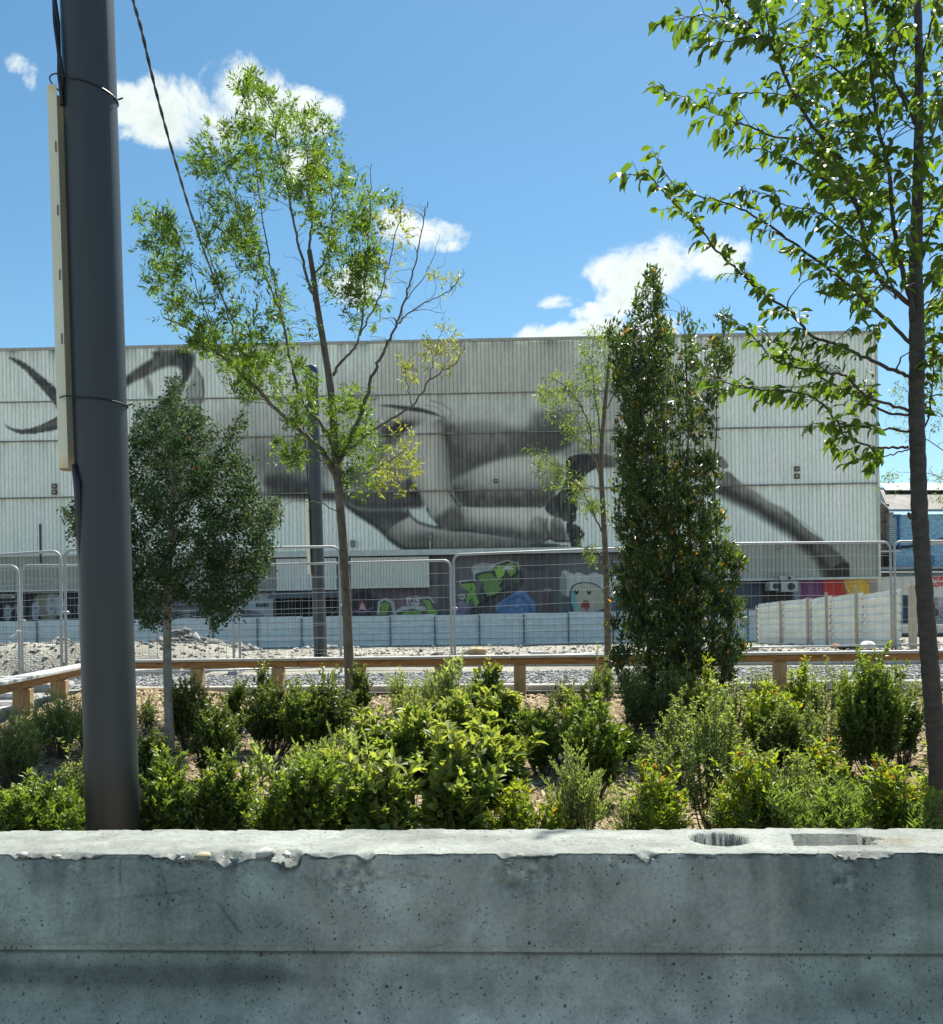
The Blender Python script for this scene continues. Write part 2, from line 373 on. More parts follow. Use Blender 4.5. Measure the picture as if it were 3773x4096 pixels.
# loose stones / bark chips as uncountable stuff
def rocks(name, pos, size, mat, cols=None, flat=.6, seed=1, kind='stuff', parent=None, ico=False):
    r = np.random.default_rng(seed); n = len(pos)
    base = np.array([[1, 0, 0], [0, 1, 0], [-1, 0, 0], [0, -1, 0], [0, 0, 1], [0, 0, -1], [.6, .6, .5], [-.6, .6, .5], [-.6, -.6, .5], [.6, -.6, .5]], float)
    tri = np.array([[0, 6, 9], [6, 4, 9], [1, 7, 6], [7, 4, 6], [2, 8, 7], [8, 4, 7], [3, 9, 8], [9, 4, 8], [0, 1, 6], [1, 2, 7], [2, 3, 8], [3, 0, 9], [1, 0, 5], [2, 1, 5], [3, 2, 5], [0, 3, 5]])
    v = base[None] * (1 + r.uniform(-.28, .28, (n, 10, 1))) * np.array([1, 1, flat])
    v = v * r.uniform(.6, 1.3, (n, 1, 3))
    a = r.uniform(0, 2 * pi, n); c, s = np.cos(a), np.sin(a); tl = r.uniform(-.5, .5, n)
    x = v[..., 0] * c[:, None] - v[..., 1] * s[:, None]; y = v[..., 0] * s[:, None] + v[..., 1] * c[:, None]; z = v[..., 2] + x * tl[:, None] * .5
    v = np.stack([x, y, z], -1) * np.asarray(size).reshape(-1, 1, 1) + np.asarray(pos)[:, None, :]
    f = (tri[None] + (np.arange(n) * 10)[:, None, None]).reshape(-1, 3)
    if cols is None: cols = np.array([[.36, .35, .32]]) * r.uniform(.55, 1.5, (n, 1))
    me = np_mesh(name, v.reshape(-1, 3) - (np.array(root_of(parent)) if parent else 0), f, col=np.repeat(cols, 16, 0))
    o = link(name, me, mat, parent)
    if kind: o['kind'] = kind
    return o
M['stone'] = painted_mat('loose_stone', rough=.9, grime=.2, scale=20, stretch=(1, 1, 1))
r = np.random.default_rng(3)
n = 16000; x = r.uniform(-9, 10, n); t = r.uniform(0, 1, n) ** 1.0
ya = np.where(x < -4.5, 7.0 + 0 * x, rail_d(x) + .3); yb = upk(x) - .1; yb = np.where(x < -5, yb + (x + 5) * .9, yb); y = ya + (np.maximum(yb, ya + .5) - ya) * t
s = r.uniform(.012, .03, n)
tag(rocks('gravel_stones', np.stack([x, y, gz(x, y) + s * .3], 1), s, M['stone'], np.array([[.30, .30, .29]]) * r.uniform(.45, 1.6, (n, 1))), 'loose pale grey gravel between the two kerbs behind the timber rail', 'gravel')
n = 9000; x = r.uniform(-11, 14, n); y = 16 + r.uniform(0, 1, n) ** 1.6 * 34; x = x * (y / 18) ** .8; s = r.uniform(.015, .06, n) * (1 + (r.random(n) > .97) * 1.6)
tag(rocks('dirt_clods', np.stack([x, y, site_z(x, y) + s * .2], 1), s, M['stone'], np.array([[.22, .20, .17]]) * r.uniform(.5, 1.4, (n, 1))), 'loose stones and clods scattered over the bare building site', 'rubble')
n = 26000; x = r.uniform(-5.6, 6.5, n); y = r.uniform(3.6, 10.9, n)
cc = np.array([[.42, .33, .19]]) * r.uniform(.35, 1.5, (n, 1)) * np.array([[1, 1, 1]]) ** 1
L = r.uniform(.012, .035, n); a = r.uniform(0, pi, n); tl = r.uniform(-.6, .6, n); W = L * r.uniform(.18, .4, n)
z = bed_z(x, y) + .012
ax = np.stack([np.cos(a), np.sin(a), tl], 1); bx = np.stack([-np.sin(a), np.cos(a), r.uniform(-.4, .4, n)], 1); p = np.stack([x, y, z], 1)
keep = (y < rail_d(x)) & (x > xl(y)); p, ax, bx, L, W, cc = p[keep], ax[keep], bx[keep], L[keep], W[keep], cc[keep]; n = len(p)
q = np.stack([p - ax * L[:, None] - bx * W[:, None], p + ax * L[:, None] - bx * W[:, None], p + ax * L[:, None] + bx * W[:, None], p - ax * L[:, None] + bx * W[:, None]], 1).reshape(-1, 3)
tag(link('bark_chips', np_mesh('bark_chips', q, np.arange(n * 4).reshape(n, 4), col=cc), M['stone']), 'loose straw coloured bark chips covering the planting bed', 'mulch', kind='stuff')
# kerbs: individual stones
def kerb_run(name, pts, label, w=.14, h=.14, ln=1.0, top=None):
    t = thing(name, label, 'kerb', pts[0]); L0 = V(pts[0])
    for a, b in zip(pts[:-1], pts[1:]):
        a, b = V(a), V(b); d = b - a; k = max(1, round(d.length / ln)); ang = math.atan2(d.y, d.x)
        me = None
        for i in range(k):
            c = a + d * ((i + .5) / k)
            if me is None:
                mb = MB(); mb.box((0, 0, 0), (d.length / k - .008, w, h), bev=.012); me = np_mesh('kerb_stone', mb.v, mb.f); me.materials.append(M['kerb'])
            o = link('kerb_stone', me, M['kerb'], t, c - L0); o.rotation_euler = (0, 0, ang + random.uniform(-.004, .004)); o.location.z += random.uniform(-.006, .006)
    return t
kerb_run('kerb', [(-4.25, rail_d(-4.25) + .28, .40), (7.5, rail_d(7.5) + .28, .40)], 'low pale concrete kerb right behind the long timber rail', w=.16)
kerb_run('kerb', [(-4.66, 11.1, .41), (-4.15, 7.4, .41)], 'pale concrete kerb beside the short timber rail on the left', w=.16)
kerb_run('kerb', [(-4.9, 16.1, .46), (11, 15.2, .46)], 'far pale concrete kerb in front of the mesh fencing', w=.22, h=.2)
kerb_run('kerb', [(-5.0, 16.0, .44), (-7.4, 13.4, .42)], 'pale concrete kerb turning towards the excavation on the left', w=.22, h=.16)

# ---------------------------------------------------------------- concrete barrier in front
def barrier():
    root = thing('concrete_barrier', 'weathered grey concrete traffic barrier with chipped edge filling the foreground', 'barrier', (0, 1.85, 0))
    sl = -.056; L = 1.75
    def s2w(px): return (px - CX) / F * 1.85        # photo column -> position along the barrier
    xs = np.arange(-L, L, .0033)
    zt = .746; w = .225
    top_s = np.arange(0, w, .0033)                   # back -> front
    front = [(zt, 0.0)]
    zs = np.arange(zt - .0033, .36, -.0033)
    rows = []                                         # each row: (y offset from front plane, z, zone, s signed distance from edge)
    rows.append((w, 0.0, 0, -9)); rows.append((w, .5, 0, -9)); rows.append((w, zt - .012, 0, -9))
    for t in top_s: rows.append((w - t if t > 0 else w - .004, zt - (.004 if t == 0 else 0), 1, -(w - t)))
    # rounded arris
    for k in range(4):
        a = (k + .5) / 4 * pi / 2; rows.append((.007 - .007 * sin(a), zt - .007 + .007 * cos(a), 2, 0.0))
    for z in zs:
        if z > zt - .008: continue
        if z > .565: yo = 0.0 - .006 * (zt - z) / .18
        elif z > .552: yo = -.004
        elif z > .546: yo = .016
        elif z > .48: yo = .012 - .02 * ((.546 - z) / .066)
        else: yo = -.008 - .05 * ((.48 - z) / .12) ** 1.4
        rows.append((yo, z, 3, zt - z))
    rows.append((-.09, .25, 4, 9)); rows.append((-.16, .12, 4, 9)); rows.append((-.17, 0.0, 4, 9))
    R = np.array([(a, b, c, d) for a, b, c, d in rows]); X, Yo = np.meshgrid(xs, R[:, 0]); Z = np.repeat(R[:, 1:2], len(xs), 1); zone = np.repeat(R[:, 2:3], len(xs), 1); S = np.repeat(R[:, 3:4], len(xs), 1)
    dn = np.zeros_like(X); dz = np.zeros_like(X)     # inward (y) and downward displacement
    fr = (zone >= 2) & (S < 8); tp = (zone == 1)
    dn += np.where(fr, .0022 * (fbm(X * 9, Z * 9, 4, 21) - .5) + .0012 * (fbm(X * 60, Z * 60, 3, 22) - .5), 0)
    dz += np.where(tp, .004 * (fbm(X * 12, Yo * 16, 4, 23) - .5) + .0025 * (fbm(X * 55, Yo * 70, 3, 24) - .5), 0)
    # straight scuffs across the face
    chips = [(-40, 360, .022, .007), (540, 840, .030, .014), (800, 1200, .042, .018), (1200, 1480, .016, .012), (1400, 1500, .022, 0), (1960, 2230, .018, .011), (2440, 2640, .009, .005), (2515, 2610, .024, .009), (2760, 2860, .007, .003), (3270, 3540, .022, .010), (3640, 3780, .006, .002), (1520, 1930, .004, .002), (300, 560, .004, 0), (2650, 3280, .003, 0)]
    sp = np.zeros_like(X)
    for (a, b, wd_, dp) in chips:
        xa, xb = s2w(a), s2w(b); m = smooth(xa, xa + .02, X) * (1 - smooth(xb - .02, xb, X))
        wv = wd_ * (.35 + 1.0 * fbm(X * 16, X * 0 + a, 4, int(a) % 97))
        wt = wv * .9
        wv = wv * m * (.55 + .9 * fbm(X * 70, X * 0 + a, 3, int(a) % 41)) + 1e-5; wt = wt * m * (.4 + 1.1 * fbm(X * 38 + 9, X * 0 + a, 4, int(a) % 43)) + 1e-5
        k = np.where(tp, np.clip(1 + S / wt, 0, 1), np.clip(1 - np.maximum(S, 0) / wv, 0, 1)) * (S > -1) * (zone >= 1)
        k = np.where(zone == 2, 1.0 * m, k)
        nzc = fbm(X * 50, (Z + Yo) * 50, 4, int(a) % 31) - .5
        dn += np.where(tp, 0, k * wt * .55 + np.sqrt(k) * nzc * .012 * m); dz += np.where(tp | (zone == 2), k * wv * .55 + np.sqrt(k) * nzc * .010 * m, 0)
        k = np.sqrt(k) * m
        sp = np.maximum(sp, k)
    # spalled patches on the face (shallow, rough)
    for (cx, cy, rx, ry, dp) in [(1400, 3500, 120, 110, .013), (2060, 3480, 140, 110, .014), (760, 3440, 170, 40, .011), (260, 3460, 45, 45, .006), (3330, 3480, 70, 90, .008), (2460, 3440, 60, 40, .006), (1130, 3450, 60, 40, .008)]:
        px = s2w(cx); pz = EYE - (cy - CY) / F * 1.85; e = ((X - px) / (rx / F * 1.85)) ** 2 + ((Z - pz) / (ry / F * 1.85)) ** 2 + 1.2 * (fbm(X * 22, Z * 22, 4, int(cx) % 53) - .5)
        k = np.clip((1 - e) * 2.2, 0, 1); dn += np.where(fr, k * dp * (1.6 * fbm(X * 60, Z * 60, 4, 77) - .25), 0); sp = np.maximum(sp, np.where(fr, k * 1.0, 0))
    # ragged lip over the casting joint
    lip = np.exp(-((Z - .562) / .008) ** 2) * fr * smooth(.1, -.1, X + .5) * (fbm(X * 20, Z * 40, 4, 61))
    dn += lip * .006
    # round lifting hole and rectangular slot in the top
    Yt = 1.85 + sl * X + Yo
    hx, hy = s2w(2873) * 1.043, .125
    rr = np.sqrt((X - hx) ** 2 + (Yo - hy) ** 2); rr = rr + .003 * (fbm(X * 60, Yo * 60, 3, 90) - .5)
    hole = tp & (rr < .057)
    dz += np.where(hole, .085, 0) + np.where(tp & (rr >= .057) & (rr < .063), .003, 0)
    qx = s2w(3298) * 1.043; slot = tp & (np.abs(X - qx) < .078 + .006 * (fbm(Yo * 90, X * 0, 3, 5) - .5) - (Yo - .09) * .25 * (X < qx)) & (Yo > .069) & (Yo < .163)
    brk = tp & (X > qx + .06) & (X < qx + .11) & (np.abs(Yo - .12) < .028 - (X - qx - .06) * .4)
    dz += np.where(slot, .07, 0) + np.where(brk & ~slot, .012 + .014 * fbm(X * 90, Yo * 90, 3, 6), 0)
    # back edge nibbles
    dz += np.where(tp & (S < -w + .012), .006 * np.clip(fbm(X * 30, X * 0 + 5, 4, 44) - .45, 0, 1) * 3, 0)
    Yw = 1.85 + sl * X + Yo + dn; Zw = Z - dz
    col = np.zeros(X.shape + (3,)); base = np.array([.40, .405, .355]); topc = np.array([.228, .243, .216])
    col[:] = base; col[tp] = topc
    n1 = fbm(X * 5, Z * 9 + Yo * 9, 5, 31); n2 = fbm(X * 22, Z * 6, 4, 32); n3 = fbm(X * 2.2, Z * 3, 3, 33)
    n4 = fbm(X * 11 + 3, Z * 15 + Yo * 12, 5, 35); n5 = np.clip(fbm(X * 7 + 9, (Z + Yo) * 10, 5, 36) - .55, 0, 1)
    col *= (.50 + .55 * n1 + .28 * n2 + .34 * (n4 - .35) + 1.1 * n5)[..., None]
    def crack(pts, wd, dark, amp=.004):
        nonlocal col
        q = [(s2w(a_), EYE - (b_ - CY) / F * 1.85) for a_, b_ in pts]; XX = X + amp * 2 * (fbm(X * 40, Z * 40, 3, 91) - .5); ZZ = Z + amp * 2 * (fbm(X * 40 + 5, Z * 40, 3, 92) - .5); best = np.full(X.shape, 9.)
        for (xa, za), (xb, zb) in zip(q[:-1], q[1:]):
            dx, dz_ = xb - xa, zb - za; t_ = np.clip(((XX - xa) * dx + (ZZ - za) * dz_) / (dx * dx + dz_ * dz_), 0, 1); best = np.minimum(best, np.hypot(XX - xa - t_ * dx, ZZ - za - t_ * dz_))
        k_ = np.exp(-(best / wd) ** 2) * fr * np.clip(fbm(X * 30, Z * 30, 3, 93) * 2 - .35, 0, 1); col *= (1 - dark * k_)[..., None]; return k_
    for pts, wd, dk in [([(438, 3440), (440, 3560), (434, 3650), (432, 3750)], .0018, .6), ([(605, 3460), (625, 3530), (640, 3600), (632, 3645), (690, 3612), (770, 3598), (840, 3612), (880, 3660), (935, 3735)], .0022, .55),
                        ([(310, 3620), (450, 3590), (620, 3575), (760, 3560)], .003, .35), ([(1190, 3505), (1240, 3555), (1330, 3560), (1390, 3548)], .0025, .4), ([(1500, 3515), (1620, 3500), (1700, 3505)], .004, .35), ([(1400, 3620), (1480, 3650), (1530, 3665)], .002, .5), ([(1680, 3720), (1770, 3690)], .0015, .4), ([(1690, 3795), (1790, 3760)], .0015, .45), ([(2620, 3830), (2800, 3760), (2960, 3690), (3060, 3620)], .004, .22), ([(2700, 3860), (2860, 3770), (3080, 3640)], .002, .25)]:
        dn += .0015 * crack(pts, wd, dk)
    # water streaks running down from the top edge
    stv = np.clip(fbm(X * 26, Z * 1.2, 4, 34) - .5, 0, 1) * np.exp(-np.clip(S, 0, 9) * 7) * fr; col *= (1 - 1.5 * stv)[..., None]
    # darker band low on the left
    band = np.exp(-((Z - .505 + .012 * (n2 - .5)) / .022) ** 2) * (1 - smooth(s2w(900), s2w(1400), X + .15 * (n1 - .5))) * fr + .35 * np.exp(-((Z - .495) / .03) ** 2) * (1 - smooth(s2w(1800), s2w(2600), X)) * fr
    col *= (1 - .62 * np.clip(band, 0, 1) * (.6 + .5 * n1))[..., None]
    # window reflection painted into the colour: paler middle, darker ends
    refl_tone = smooth(s2w(1000), s2w(1250), X + .08 * (n3 - .5)) * (1 - smooth(s2w(3050), s2w(3200), X + .08 * (n3 - .5))); col *= (np.where(fr, .87 + .15 * refl_tone, 1))[..., None]
    col[..., 0] *= np.where(fr, .90 + .1 * refl_tone, 1)
    # rust stain beside the slot, pale spalls
    rs = np.exp(-(((X - qx - .13) / .045) ** 2 + ((Yo - .10) / .03) ** 2)) * tp; col *= (1 - rs[..., None] * np.array([.12, .22, .42]))
    col *= (1 + 1.5 * sp * (fbm(X * 75, Z * 75 + Yo * 60, 3, 8) - .48))[..., None]
    col[hole | slot] *= .75
    joint = np.exp(-((Z - .549) / .004) ** 2) * fr; col *= (1 - .5 * joint)[..., None]
    v = np.stack([X, Yw - 1.85, Zw], -1).reshape(-1, 3); n, m = X.shape; i = np.arange(n * m).reshape(n, m)
    f = np.stack([i[:-1, :-1], i[:-1, 1:], i[1:, 1:], i[1:, :-1]], -1).reshape(-1, 4)[:, ::-1]
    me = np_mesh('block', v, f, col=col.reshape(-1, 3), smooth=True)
    m_, nt, b = mat_new('barrier_concrete')
    at = N(nt, 'ShaderNodeAttribute'); at.attribute_name = 'col'; tcn = N(nt, 'ShaderNodeTexCoord')
    dnz = N(nt, 'ShaderNodeTexNoise'); dnz.inputs['Scale'].default_value = 190; dnz.inputs['Detail'].default_value = 3; nt.links.new(tcn.outputs['Object'], dnz.inputs['Vector'])
    sca = N(nt, 'ShaderNodeVectorMath', operation='SCALE'); sca.inputs['Scale'].default_value = .006; nt.links.new(dnz.outputs['Color'], sca.inputs[0]); addv = N(nt, 'ShaderNodeVectorMath', operation='ADD'); nt.links.new(tcn.outputs['Object'], addv.inputs[0]); nt.links.new(sca.outputs[0], addv.inputs[1])
    def pores(scale, thr, rnd):
        vo = N(nt, 'ShaderNodeTexVoronoi'); vo.inputs['Scale'].default_value = scale; nt.links.new(addv.outputs[0], vo.inputs['Vector'])
        sep = N(nt, 'ShaderNodeSeparateColor'); nt.links.new(vo.outputs['Color'], sep.inputs[0])
        rad = math_n(nt, 'MULTIPLY', math_n(nt, 'POWER', sep.outputs[0], rnd), thr)
        d = math_n(nt, 'SUBTRACT', rad, vo.outputs['Distance'])
        return math_n(nt, 'MULTIPLY', d, 9.0, clamp=True)
    p1 = pores(75, .30, 4.0); p2 = pores(170, .36, 2.4); p3 = pores(38, .15, 9.0)
    pd_ = N(nt, 'ShaderNodeTexNoise'); pd_.inputs['Scale'].default_value = 7; pd_.inputs['Detail'].default_value = 5; pd_.inputs['Distortion'].default_value = 1.0; nt.links.new(tcn.outputs['Object'], pd_.inputs['Vector'])
    pm = N(nt, 'ShaderNodeMapRange'); nt.links.new(pd_.outputs['Fac'], pm.inputs['Value']); pm.inputs['From Min'].default_value = .40; pm.inputs['From Max'].default_value = .52
    pr = math_n(nt, 'MAXIMUM', math_n(nt, 'MULTIPLY', math_n(nt, 'MAXIMUM', p1, p2), pm.outputs[0]), p3)
    fine = N(nt, 'ShaderNodeTexNoise'); fine.inputs['Scale'].default_value = 120; fine.inputs['Detail'].default_value = 10; fine.inputs['Roughness'].default_value = .75; nt.links.new(tcn.outputs['Object'], fine.inputs['Vector'])
    blot = N(nt, 'ShaderNodeTexNoise'); blot.inputs['Scale'].default_value = 14; blot.inputs['Detail'].default_value = 7; blot.inputs['Distortion'].default_value = .8; nt.links.new(tcn.outputs['Object'], blot.inputs['Vector'])
    mrn = N(nt, 'ShaderNodeMapRange'); nt.links.new(math_n(nt, 'ADD', math_n(nt, 'MULTIPLY', fine.outputs['Fac'], .6), math_n(nt, 'MULTIPLY', blot.outputs['Fac'], .4)), mrn.inputs['Value'])
    mrn.inputs['From Min'].default_value = .35; mrn.inputs['From Max'].default_value = .65; mrn.inputs['To Min'].default_value = .64; mrn.inputs['To Max'].default_value = 1.24
    mx = N(nt, 'ShaderNodeMixRGB', blend_type='MULTIPLY'); mx.inputs['Fac'].default_value = 1; nt.links.new(at.outputs['Color'], mx.inputs['Color1']); nt.links.new(mrn.outputs[0], mx.inputs['Color2'])
    mx2 = N(nt, 'ShaderNodeMixRGB'); nt.links.new(math_n(nt, 'MULTIPLY', pr, .8), mx2.inputs['Fac']); nt.links.new(mx.outputs[0], mx2.inputs['Color1']); mx2.inputs['Color2'].default_value = (.035, .04, .04, 1)
    nt.links.new(mx2.outputs[0], b.inputs['Base Color']); b.inputs['Roughness'].default_value = .82; b.inputs['Specular IOR Level'].default_value = .3
    hgt = math_n(nt, 'SUBTRACT', math_n(nt, 'MULTIPLY', fine.outputs['Fac'], .35), pr)
    bp = N(nt, 'ShaderNodeBump'); bp.inputs['Strength'].default_value = .8; bp.inputs['Distance'].default_value = .004; nt.links.new(hgt, bp.inputs['Height']); nt.links.new(bp.outputs[0], b.inputs['Normal'])
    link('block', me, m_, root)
    # pebbles of the aggregate showing in the spalled spots
    r = np.random.default_rng(8); pos = []; size = []
    def peb(cx, cy, rx, ry, k, smin, smax):
        for _ in range(k):
            px = r.normal(cx, rx * .45); py = r.normal(cy, ry * .45); X_ = s2w(px)
            z = EYE - (py - CY) / F * 1.85; z = min(z, .739); pos.append((X_, 1.85 + sl * X_ + .008, z)); size.append(r.uniform(smin, smax))
    peb(1430, 3510, 110, 90, 26, .003, .009); peb(2070, 3470, 120, 90, 30, .003, .009); peb(760, 3440, 150, 25, 16, .004, .010); peb(3350, 3440, 70, 40, 8, .003, .007)
    for (px, py, s_) in [(770, 3408, .017), (1035, 3395, .021), (1120, 3398, .013), (1385, 3435, .010), (2200, 3440, .011), (2130, 3505, .013), (160, 3408, .010), (20, 3400, .012)]:
        X_ = s2w(px); pos.append((X_, 1.85 + sl * X_ + .010, .742 - (py - 3400) / F * 1.85)); size.append(s_)
    cols = np.array([[.44, .43, .38]]) * r.uniform(.6, 1.5, (len(pos), 1)); cols[-8] = (.5, .42, .27)
    o = rocks('pebble', np.array(pos), np.array(size), M['stone'], cols, flat=.6, seed=5, kind='stuff', parent=root)
    for p_ in o.data.polygons: p_.use_smooth = True
barrier()
# ---------------------------------------------------------------- paint canvas (albedo of flat murals, in wall metres)
def c1(x, y): return (x * .7035, 1300 + y * .7035)
def c2(x, y): return (1200 + x * .7035, 1300 + y * .7035)
def c3(x, y): return (2473 + x * .7035, 1300 + y * .7035)
def c4(x, y): return (x * .7035, 2100 + y * .7035)
def c5(x, y): return (1200 + x * .7035, 2100 + y * .7035)
def c6(x, y): return (2473 + x * .7035, 2100 + y * .7035)
WS = .019
def wall_pt(px, py, d0=62.0):
    u = (px - CX) / F; v = -(py - CY) / F
    ux = u * cos(ROLL) + v * sin(ROLL); uz = -u * sin(ROLL) + v * cos(ROLL); d = d0 / (1 + WS * ux)
    return d * ux, EYE + d * uz
def wall_y(x, d0=62.0): return d0 - WS * x
def blur1(a, r, ax):
    if r < 1: return a
    k = 2 * r + 1; pad = [(0, 0)] * a.ndim; pad[ax] = (r + 1, r)
    c = np.cumsum(np.pad(a, pad, mode='edge'), axis=ax)
    return (np.take(c, range(k, c.shape[ax]), ax) - np.take(c, range(0, c.shape[ax] - k), ax)) / k
def blur(a, r):
    r = int(round(r))
    for _ in range(2): a = blur1(blur1(a, r, 0), r, 1)
    return a
class Canvas:
    def __init__(s, x0, x1, z0, z1, res, col):
        s.x0, s.z0, s.res = x0, z0, res; s.w = int((x1 - x0) / res) + 2; s.h = int((z1 - z0) / res) + 2
        s.a = np.zeros((s.h, s.w, 3)); s.a[:] = col
        s.gx, s.gz = np.meshgrid(np.arange(s.w) * res + x0, np.arange(s.h) * res + z0)
    def pts(s, pts, d0=62.0): return np.array([wall_pt(p[0], p[1], d0) for p in pts])
    def mask(s, q, pad):
        x0 = max(0, int((q[:, 0].min() - s.x0) / s.res) - pad); x1 = min(s.w, int((q[:, 0].max() - s.x0) / s.res) + pad + 2)
        y0 = max(0, int((q[:, 1].min() - s.z0) / s.res) - pad); y1 = min(s.h, int((q[:, 1].max() - s.z0) / s.res) + pad + 2)
        if x1 <= x0 or y1 <= y0: return None
        X = s.gx[y0:y1, x0:x1]; Y = s.gz[y0:y1, x0:x1]; ins = np.zeros(X.shape, bool); n = len(q)
        for i in range(n):
            xa, ya = q[i]; xb, yb = q[(i + 1) % n]
            if ya == yb: continue
            c = (ya > Y) != (yb > Y); ins ^= c & (X < (xb - xa) * (Y - ya) / (yb - ya) + xa)
        return ins.astype(float), (slice(y0, y1), slice(x0, x1))
    def apply(s, m, sl, col, alpha, tex):
        X = s.gx[sl]; Y = s.gz[sl]
        if tex: m = m * (1 - tex + tex * 2 * np.clip(fbm(X * 5, Y * 1.6, 4, 12), 0, 1)).clip(0, 1.15)
        m = np.clip(m * alpha, 0, 1)[..., None]; s.a[sl] = s.a[sl] * (1 - m) + np.array(col) * m
    def poly(s, pts, col, bl=.15, alpha=1.0, tex=.3, rnd=True):
        if not hasattr(col, '__len__'): col = (col, col * 1.01, col)
        q = s.pts(pts)
        if rnd and len(q) > 3:
            for _ in range(2): q = np.stack([.75 * q + .25 * np.roll(q, -1, 0), .25 * q + .75 * np.roll(q, -1, 0)], 1).reshape(-1, 2)
        r = bl * .42 / s.res; mm = s.mask(q, int(3 * r) + 2)
        if mm is None: return
        m, sl = mm; s.apply(blur(m, r) if r >= 1 else m, sl, col, alpha, tex)
    def stroke(s, pts, wd, col, bl=.1, alpha=1.0, tex=.2, taper=False):
        if not hasattr(col, '__len__'): col = (col, col * 1.01, col)
        q = s.pts(pts)
        pad = int((wd + 3 * bl) / s.res) + 2
        x0 = max(0, int((q[:, 0].min() - s.x0) / s.res) - pad); x1 = min(s.w, int((q[:, 0].max() - s.x0) / s.res) + pad + 2)
        y0 = max(0, int((q[:, 1].min() - s.z0) / s.res) - pad); y1 = min(s.h, int((q[:, 1].max() - s.z0) / s.res) + pad + 2)
        if x1 <= x0 or y1 <= y0: return
        sl = (slice(y0, y1), slice(x0, x1)); X = s.gx[sl]; Y = s.gz[sl]; best = np.full(X.shape, 1e9); n = len(q) - 1
        for i in range(n):
            a, b = q[i], q[i + 1]; d = b - a; L = max(1e-9, (d ** 2).sum()); t = np.clip(((X - a[0]) * d[0] + (Y - a[1]) * d[1]) / L, 0, 1)
            k = 1.0
            if taper: g = (i + t) / n; k = np.sin(pi * np.clip(g, .04, .96))
            best = np.minimum(best, np.hypot(X - a[0] - t * d[0], Y - a[1] - t * d[1]) - wd * k / 2)
        m = 1 - smooth(-bl / 2 - 1e-6, bl / 2 + 1e-6, best); s.apply(m, sl, col, alpha, tex)
    def sample(s, x, z):
        i = np.clip((z - s.z0) / s.res, 0, s.h - 1.001); j = np.clip((x - s.x0) / s.res, 0, s.w - 1.001)
        i0, j0 = i.astype(int), j.astype(int); fi, fj = (i - i0)[..., None], (j - j0)[..., None]
        return (s.a[i0, j0] * (1 - fi) + s.a[i0 + 1, j0] * fi) * (1 - fj) + (s.a[i0, j0 + 1] * (1 - fi) + s.a[i0 + 1, j0 + 1] * fi) * fj

